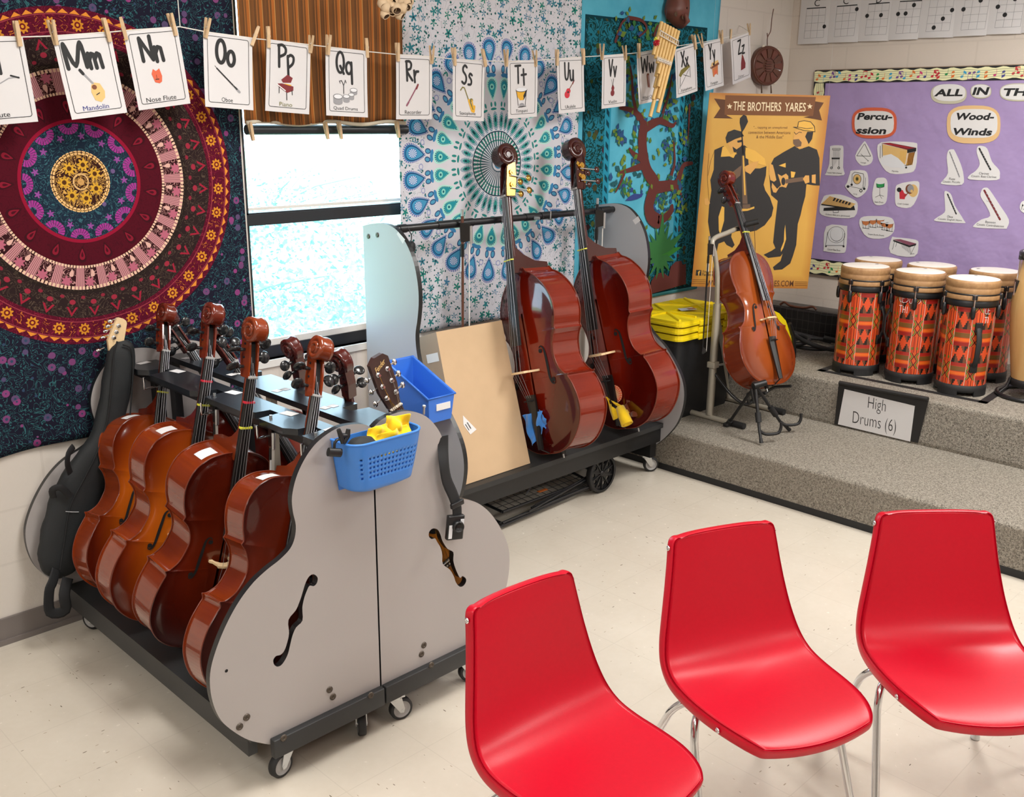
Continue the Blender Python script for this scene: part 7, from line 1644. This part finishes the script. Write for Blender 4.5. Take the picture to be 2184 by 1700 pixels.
for k, (x, y) in enumerate(((735, 55), (690, 160), (640, 260), (590, 385), (500, 645))):
    c = HM.px(160+x/9.445, 680+y/9.445); MB().lathe([(.0003, -.006), (.007, -.004), (.009, 0), (.007, .004), (.0003, .006)], M_chrome, 12, MH@Matrix.Translation((c[0], c[1], -.012))@Matrix.Rotation(.5*k, 4, 'X')@Matrix.Diagonal((1.2, .8, 1, 1))).tube([(c[0]+.008, c[1]+.002, -.012), (c[0]+.022, c[1]+.006, -.010)], .0025, M_chrome, 6, M=MH).build('tuner_key', b)

# ------------------------------------------------------------------ things at the bass rack
KB = thing('cardboard_box', 'flat tan cardboard box leaning in the bass rack', 'box', (0, 0, 0))
A = [Vector(v) for v in ((2.815, 3.115, .300), (3.236, 3.115, .300), (3.243, 3.37, .945), (2.868, 3.37, .950))]
A = [hit(990, 1025, 1, 3.115), hit(1131, 982, 1, 3.115), hit(1070, 683, 1, 3.37), hit(930, 708, 1, 3.37)]; A[0].z = A[1].z = .299
nb = (A[1]-A[0]).cross(A[3]-A[0]).normalized(); dp = -nb*.12 if nb.y < 0 else nb*.12
B4 = [v+dp+Vector((-.02, 0, -.0)) for v in A]; B4[0].z = B4[1].z = .299
b = MB().add(A+B4, [(0, 1, 2, 3)], M_card); b.add(A+B4, [(4, 7, 6, 5), (0, 3, 7, 4), (1, 5, 6, 2), (3, 2, 6, 7), (0, 4, 5, 1)], M_cardshade); b = b.build('box_body', KB)
c0 = A[0].lerp(A[3], .36); ux = (A[1]-A[0]).normalized(); uy = (A[3]-A[0]).normalized(); nn = ux.cross(uy).normalized(); nn = nn if nn.y < 0 else -nn
def onbox(u, v, d=.0012): return A[0]+ux*u+uy*v+nn*d
def on_quad(px, m, off=.0012):
    r = []
    for x, y in px:
        d = Vector(ray(x, y)); o_ = Vector((0, 0, CAMH)); t = (A[0]-o_).dot(nn)/d.dot(nn); r.append(o_+d*t+nn*off)
    return r
MB().add(on_quad(((987, 886), (1016, 916), (1003, 927), (988, 906)), M_white), [(0, 1, 2, 3)], M_white).build('shipping_label', KB)
q = on_quad(((992, 905), (1000, 918)), 0, .0018); MB().tube([q[0], q[1]], .0018, M_ink, 4).tube([v+Vector((.012, 0, .006)) for v in q], .0015, M_ink, 4).build('label_print', KB)
s0, s1 = A[0].lerp(A[3], .84), B4[0].lerp(B4[3], .84); sn = (s1-s0).cross(A[3]-A[0]).normalized(); sn = sn if sn.x < 0 else -sn
MB().add([s0.lerp(s1, f)+(A[3]-A[0]).normalized()*g+sn*.001 for f, g in ((.1, -.02), (.7, -.02), (.7, .02), (.1, .02))], [(0, 1, 2, 3)], M_white).build('barcode_label', KB)
BN = thing('book_bin', 'solid blue plastic bin with white label mounted on the left grey end panel', 'bin', (0, 0, 0))
yb, yf, xr, xl, zb, zt, zf = 3.268, 2.998, 2.657, 2.515, .672, .893, .782
b = MB()
def ring(zs, ins):
    return [(xl+ins, yf+ins, zs[0]), (xr-ins, yf+ins, zs[0]), (xr-ins, yb-ins, zs[1]), (xl+ins, yb-ins, zs[1])]
Vv = ring((zb, zb), .010)+ring((zf, zt), 0)+ring((zf, zt), .004)+ring((zb+.004, zb+.004), .013)
b.add(Vv, [(0, 3, 2, 1)]+[(i, (i+1) % 4, 4+(i+1) % 4, 4+i) for i in range(4)]+[(4+i, 4+(i+1) % 4, 8+(i+1) % 4, 8+i) for i in range(4)]+[(8+i, 8+(i+1) % 4, 12+(i+1) % 4, 12+i) for i in range(4)]+[(12, 13, 14, 15)], M_bluebin)
bo = b.build('bin_body', BN); bevel(bo, .003)
R4 = ring((zf, zt), -.002); MB().tube(R4, .005, M_bluebin, 8, closed=True).build('rim', BN)
MB().box(((xl+xr)/2+.01, yf+.0015, zb+.066), (.075, .004, .028), M_white).build('label', BN)
for k, (x, y, m) in enumerate(((2.56, 3.07, 'darkred'), (2.59, 3.04, 'pink'), (2.615, 3.035, 'oranger'), (2.55, 3.12, 'tan'))):
    bl = MB().lathe([(.0003, -.022), (.016, -.016), (.023, 0), (.016, .016), (.0003, .022)], INK[m], 16, Matrix.Translation((x, y, zb+.03+.002*k))); tag(bl.build('shaker_egg'), ('dark red small ball in the blue bin', 'pink small ball at the front of the blue bin', 'orange small ball at the front right of the blue bin', 'tan small ball deepest in the blue bin')[k], 'ball', 'small balls in the blue bin')
hk = MB(); hk.tube([(1.885, 2.27, 1.01), (1.885, 2.268, 1.035)], .0035, M_steel, 8); hk.lathe([(.0003, .006), (.005, .004), (.006, 0), (.004, -.004)], M_steel, 10, Matrix.Translation((1.885, 2.268, 1.036)))
hk.build('hook', RR)
def hx(x, y, v): return tuple(hit(x, y, 0, v))
rag('cleaning_cloth', 'larger blue cloth tucked behind the tailpiece of the bass beside the box', [hx(1111, 886, 3.262), hx(1156, 876, 3.275), hx(1156, 925, 3.27), hx(1136, 952, 3.268)], M_bcloth, seed=2, amp=.008)['group'] = 'cloths tucked in the basses'
rag('cleaning_cloth', 'smaller blue cloth end right of the bass tailpiece beside the box', [hx(1148, 874, 3.275), hx(1166, 893, 3.285), hx(1163, 916, 3.285), hx(1150, 902, 3.275)], M_bcloth, seed=4, amp=.006)['group'] = 'cloths tucked in the basses'
rag('cleaning_cloth', 'yellow rolled cloth tucked in the bass beside the right grey end panel', [hx(1290, 846, 3.80), hx(1312, 856, 3.815), hx(1345, 880, 3.82), hx(1308, 897, 3.80)], M_ycloth, seed=7, amp=.010)['group'] = 'cloths tucked in the basses'
yr = MB(); c0, c1 = hit(1322, 868, 0, 3.80), hit(1338, 905, 0, 3.785); yr.tube([c0, c0.lerp(c1, .5), c1], [.020, .027, .030], M_ycloth, 14, caps=False); yr.tube([c0.lerp(c1, .6), c1], [.010, .016], M_ycloth, 10, caps=False)
o = yr.build('cleaning_cloth'); thick(o, .003); tag(o, 'end of a yellow cloth roll resting on the bass rack platform', 'cloth', 'cloths tucked in the basses')
rag('cleaning_cloth', 'brown cloth behind the yellow cloth on the right bass', [hx(1325, 850, 3.835), hx(1352, 848, 3.84), hx(1360, 888, 3.84), hx(1338, 890, 3.835)], M_brcloth, seed=11, amp=.004)['group'] = 'cloths tucked in the basses'
pr = thing('woven_rosette', 'round orange woven coaster leaning on the right bass', 'coaster', (0, 0, 0)); c = hit(1312, 840, 0, 3.825)
Mr = Matrix.Translation(c)@Matrix.Rotation(-PI/2, 4, 'Y'); b = MB(); b.lathe([(.0003, .004), (.03, .004), (.044, .003), (.046, 0), (.03, -.001)], INK['oranger'], 24, Mr); b.build('disc', pr)
b = MB()
for k in range(22): a = 2*PI*k/22; b.tube([(.012*math.cos(a), .012*math.sin(a), .0048), (.036*math.cos(a), .036*math.sin(a), .0045)], .0014, INK['cream'], 4, M=Mr); b.lathe([(.0003, .003), (.003, .001), (.0003, -.003)], INK['cream'], 6, Mr@Matrix.Translation((.044*math.cos(a), .044*math.sin(a), .003)))
b.build('stitching', pr)
# folded wire cart under the bass rack
FC = thing('folding_cart', 'folded black wire cart with one big wheel under the bass rack', 'cart', (0, 0, 0))
WC = Vector((3.79, 3.13, .106)); Mw = Matrix.Translation(WC)@Matrix.Rotation(PI/2, 4, 'X'); R = .104
b = MB(); b.lathe([(R*.84, -.016), (R*.97, -.016), (R, -.010), (R, .010), (R*.97, .016), (R*.84, .016)], M_rubber, 44, Mw); b.lathe([(R*.86, -.007), (R*.86, .007)], M_black, 44, Mw)
hl = [[(R*.60*math.cos(2*PI*k/10)+R*.115*math.cos(t), R*.60*math.sin(2*PI*k/10)+R*.115*math.sin(t)) for t in [2*PI*j/12 for j in range(12)]] for k in range(10)]
b.prism([(R*.86*math.cos(2*PI*k/40), R*.86*math.sin(2*PI*k/40)) for k in range(40)], -.004, .004, M_black, Mw, holes=hl)
for k in range(10): a = 2*PI*(k+.5)/10; b.box((R*.5, 0, .007), (R*.66, .006, .006), M_black, Mw@Matrix.Rotation(a, 4, 'Z'))
b.lathe([(.0003, .016), (.012, .015), (.018, .008), (.018, -.008), (.012, -.015), (.0003, -.016)], M_black, 18, Mw); b.build('wheel', FC)
b = MB()
def bar(p, q, r=.005, m=M_blackmetal): b.tube([p, q], r, m, 6)
zc = .075
fr_ = [(3.10, 3.16, zc), (3.72, 3.16, zc), (3.72, 3.52, zc+.05), (3.10, 3.52, zc+.02)]
for k in range(4): bar(fr_[k], fr_[(k+1) % 4], .008)
b.tube([(3.79, 3.13, .106), (3.79, 3.5, .106)], .006, M_steel, 8)
bar((3.08, 3.14, .03), (3.72, 3.14, .05), .008); bar((3.05, 3.13, .02), (3.74, 3.15, .035), .006); bar((3.74, 3.16, .10), (3.3, 3.16, .04), .006); bar((3.24, 3.12, .05), (3.7, 3.15, .09), .005)
b.tube([(3.07, 3.14, .03), (3.07, 3.5, .04)], .011, M_black, 8); b.build('frame', FC)
b = MB(); mm = M_blackmetal
def W3(u, v): return (3.10+.62*u, 3.16+.36*v, zc+.05*u*v+.02*v*(1-u)+.004)
for i in range(1, 14): b.tube([W3(i/14, 0), W3(i/14, 1)], .0015, mm, 5)
for j in range(1, 8): b.tube([W3(0, j/8), W3(1, j/8)], .0015, mm, 5)
b.build('wire_grid', FC)
b = MB()
for j in range(6): b.tube([(3.3, 3.155-.004*j, .03+.007*j), (3.72, 3.165, .05+.009*j)], .0022, mm, 5)
b.tube([W3(.35, .15)[:2]+(.09,), W3(.95, .75)[:2]+(.12,)], .004, M_steel, 6); b.build('side_wires', FC)
MB().box((3.42, 3.2, .088), (.06, .02, .004), INK['orange'], bev=.001).build('tag', FC)

# ------------------------------------------------------------------ tote and yellow lids
TT = thing('storage_tote', 'black storage tote under the yellow lids beside the bass rack', 'tote', (0, 0, 0))
b = MB(); T0, T1 = rrect(4.50, 3.19, 5.04, 3.55, .04), rrect(4.46, 3.155, 5.08, 3.585, .05); k = len(T0); vs = [(x, y, RZ1) for x, y in T0]+[(x, y, .70) for x, y in T1]
b.add(vs, [(i, (i+1) % k, k+(i+1) % k, k+i) for i in range(k)], M_blackbin, True); b.add(vs[:k], [list(range(k))], M_blackbin); b.add(vs[k:], [list(range(k))], M_blackbin); b.build('tub', TT)
for i in range(3): MB().prism(rrect(4.475-.006*i, 3.17-.006*i, 5.065+.006*i, 3.57+.006*i, .048), .60+.03*i, .607+.03*i, M_blackbin).build('rib', TT)
def lid(z):
    t = thing('tote_lid', '', 'lid', (4.77, 3.37, z), 'stacked yellow lids')
    b = MB(); o = rrect(-.335, -.235, .335, .235, .05, 5); b.prism(o, 0, .012, M_yellow); b.prism([(x*.985, y*.98) for x, y in o], .012, .030, M_yellow); b = b.build('lid_body', t); bevel(b, .003)
    r = MB()
    for a, c in (((-.30, -.2), (0, .2)), ((0, .2), (.30, -.2)), ((-.30, .2), (0, -.2)), ((0, -.2), (.30, .2)), ((-.30, 0), (.30, 0)), ((-.15, -.2), (-.15, .2)), ((.15, -.2), (.15, .2))):
        d = (Vector(c)-Vector(a)); L = d.length; M = Matrix.Translation(((a[0]+c[0])/2, (a[1]+c[1])/2, .034))@Matrix.Rotation(math.atan2(d.y, d.x), 4, 'Z'); r.box((0, 0, 0), (L, .012, .012), M_yellow, M)
    r.build('ribs', t)
    for x in (-.1, .15): MB().box((x, -.236, .006), (.12, .012, .03), M_yellow, bev=.003).build('latch', t)
    return t
l0 = lid(.702); l0['label'] = 'lowest yellow tote lid in the stack beside the bass rack'
copy_tree(l0, matrix=Matrix.Translation((4.768, 3.372, .742)))['label'] = 'middle yellow tote lid in the stack beside the bass rack'
l2 = copy_tree(l0, matrix=Matrix.Translation((4.772, 3.368, .782))); l2['label'] = 'top yellow tote lid with a paper sticker, beside the bass rack'
MB().add([(-.09, -.06, .0415), (.02, -.09, .0415), (.05, -.03, .0415), (-.05, .0, .0415)], [(0, 1, 2, 3)], INK['pale']).add([(-.02, -.06, .0419), (.03, -.075, .0419), (.04, -.05, .0419), (-.01, -.035, .0419)], [(0, 1, 2, 3)], INK['wood']).build('sticker', l2)
YB = thing('yellow_scoop', 'yellow plastic piece with black edge half hidden behind the standing cello', 'container', (0, 0, 0))
P = [hit(x, y, 1, 2.98) for x, y in ((1645, 660), (1662, 668), (1676, 684), (1682, 700), (1690, 730), (1688, 755), (1660, 756), (1640, 740))]; b = MB(); b.prism([(v.x, v.z) for v in P], 0, .12, M_yellow, Matrix(((1, 0, 0, 0), (0, 0, 1, 2.98), (0, 1, 0, 0), (0, 0, 0, 1)))); b = b.build('shell', YB); bevel(b, .006)
MB().tube([hit(1684, 690, 1, 2.972), hit(1692, 715, 1, 2.972), hit(1694, 745, 1, 2.972), hit(1694, 762, 1, 2.972)], .012, M_black, 8).build('edge_trim', YB)

# ------------------------------------------------------------------ stands
GS = thing('cello_stand', 'beige metal floor stand holding the orange brown cello', 'stand', (0, 0, 0))
def rod(nm, pts, r, m=M_tube, n=12, par=GS): return MB().tube(pts, r, m, n).build(nm, par)
fl_ = rod('foot', [(4.665, 3.20, RZ1+.016), (4.648, 2.86, RZ1+.016)], .0155); rod('rubber_foot', [(4.650, 2.90, RZ1+.018), (4.645, 2.82, RZ1+.018)], .018, M_rubber, par=fl_)
fr2 = rod('foot', [(5.075, 3.28, RZ1+.016), (5.055, 2.86, RZ1+.016)], .0155); rod('rubber_foot', [(5.057, 2.90, RZ1+.018), (5.052, 2.81, RZ1+.018)], .018, M_rubber, par=fr2)
a, c = Vector((4.658, 3.06, RZ1+.03)), hit(1530, 648, 1, 3.06); d = c-a
MB().tube([a, c], 1.0, M_tube, 4, flat=(.022, .022, (.7, .7, 0))).build('post', GS); e = a.lerp(c, .46); MB().box(tuple(e), (.05, .05, .035), M_tube, bev=.004).tube([e+Vector((.02, -.03, 0)), e+Vector((.05, -.035, 0))], .006, M_steel, 8).build('clamp', GS)
MB().tube([c+Vector((0, .01, -.01)), (4.90, 3.16, .6), (5.06, 3.2, RZ1+.03)], .014, M_tube, 10).build('rear_strut', GS)
MB().tube(spline([c+Vector((.0, 0, -.02)), hit(1530, 590, 1, 3.06), hit(1525, 545, 1, 3.07), hit(1519, 519, 1, 3.08), hit(1526, 507, 1, 3.09), hit(1550, 497, 1, 3.10), hit(1573, 487, 1, 3.11)], 5), .0135, M_tube, 12).build('arm', GS)
MB().tube([hit(1570, 489, 1, 3.10), hit(1583, 486, 1, 3.10), hit(1592, 478, 1, 3.04)], [.012, .016, .014], M_rubber, 10).tube([hit(1590, 479, 1, 3.04), hit(1618, 472, 1, 2.98)], [.016, .015], M_rubber, 12).build('neck_yoke', GS)
MB().tube(spline([(4.672, 3.05, .50), (4.66, 2.92, .40), (4.70, 2.84, .36), (4.76, 2.80, .43)], 4), .009, M_blackmetal, 8).tube([(4.70, 2.84, .37), (4.90, 2.80, .43), (4.905, 2.70, .455)], .009, M_blackmetal, 8).tube([(4.62, 2.80, .44), (4.61, 2.68, .475)], .009, M_rubber, 8).tube([(4.70, 2.84, .37), (4.62, 2.80, .44)], .009, M_blackmetal, 8).build('support_fork', GS)
bow(frame(tuple(hit(1513, 512, 1, 3.045)), (.55, -.8, 0), (-.045, 0, 1)), 'black cello bow hanging on the beige stand before the poster', .62, M_black, 'x')
bpy.context.view_layer.update()
for o in COL.objects:
    if o.get('group') == 'x': del o['group']
FS = thing('instrument_stand', 'small black folding instrument stand in front of the standing cello', 'stand', (0, 0, 0))
ap = Vector((4.595, 2.70, .505)); f1, f2, f3 = Vector((4.655, 2.94, RZ1+.012)), Vector((4.50, 2.62, RZ1+.012)), Vector((4.825, 2.655, RZ1+.012))
f1 = hit(1552, 905, 2, RZ1+.012); f2 = hit(1624, 945, 2, RZ1+.012); f3 = hit(1684, 917, 2, RZ1+.012); ap = hit(1611, 822, 1, 2.70)
MB().tube([ap, f1], .0085, M_black, 10).tube([f1.lerp(ap, .0), f1.lerp(ap, .1)], .015, M_rubber, 10).box(tuple(f1), (.05, .03, .02), M_rubber, bev=.004).build('leg', FS)
for f in (f2, f3):
    k = f.lerp(ap, .28)+Vector((0, 0, -.02)); l = MB().tube([ap, ap.lerp(k, .5), k, f], [.0095, .009, .0085, .008], M_blackmetal, 10).tube([f.lerp(k, .35), f], [.009, .011], M_rubber, 10).build('leg', FS)
    MB().tube([ap.lerp(k, .60), ap.lerp(k, .82)], .016, M_rubber, 12).build('foam_pad', l)
    side = Vector((.60, -.45, 0)).normalized(); kk = ap.lerp(k, 1.0); MB().tube(spline([kk, kk+side*.035+Vector((0, 0, -.022)), kk+side*.10+Vector((0, 0, -.02)), kk+side*.118+Vector((0, 0, .005)), kk+side*.118+Vector((0, 0, .04))], 4), .0085, M_rubber, 8).build('support_hook', l)
MB().lathe([(.0003, .02), (.016, .016), (.02, 0), (.016, -.016), (.0003, -.02)], M_black, 14, Matrix.Translation(ap)).tube([ap+Vector((-.02, 0, .0)), ap+Vector((.05, -.03, .012))], .017, M_black, 12).build('hinge', FS)
MB().tube([ap+Vector((.0, .02, -.02)), ap+Vector((.01, .0, -.10))], .012, M_blackmetal, 8).tube([ap+Vector((.03, -.01, -.01)), ap+Vector((.05, .02, -.05))], .006, M_steel, 8).build('inner_bracket', FS)
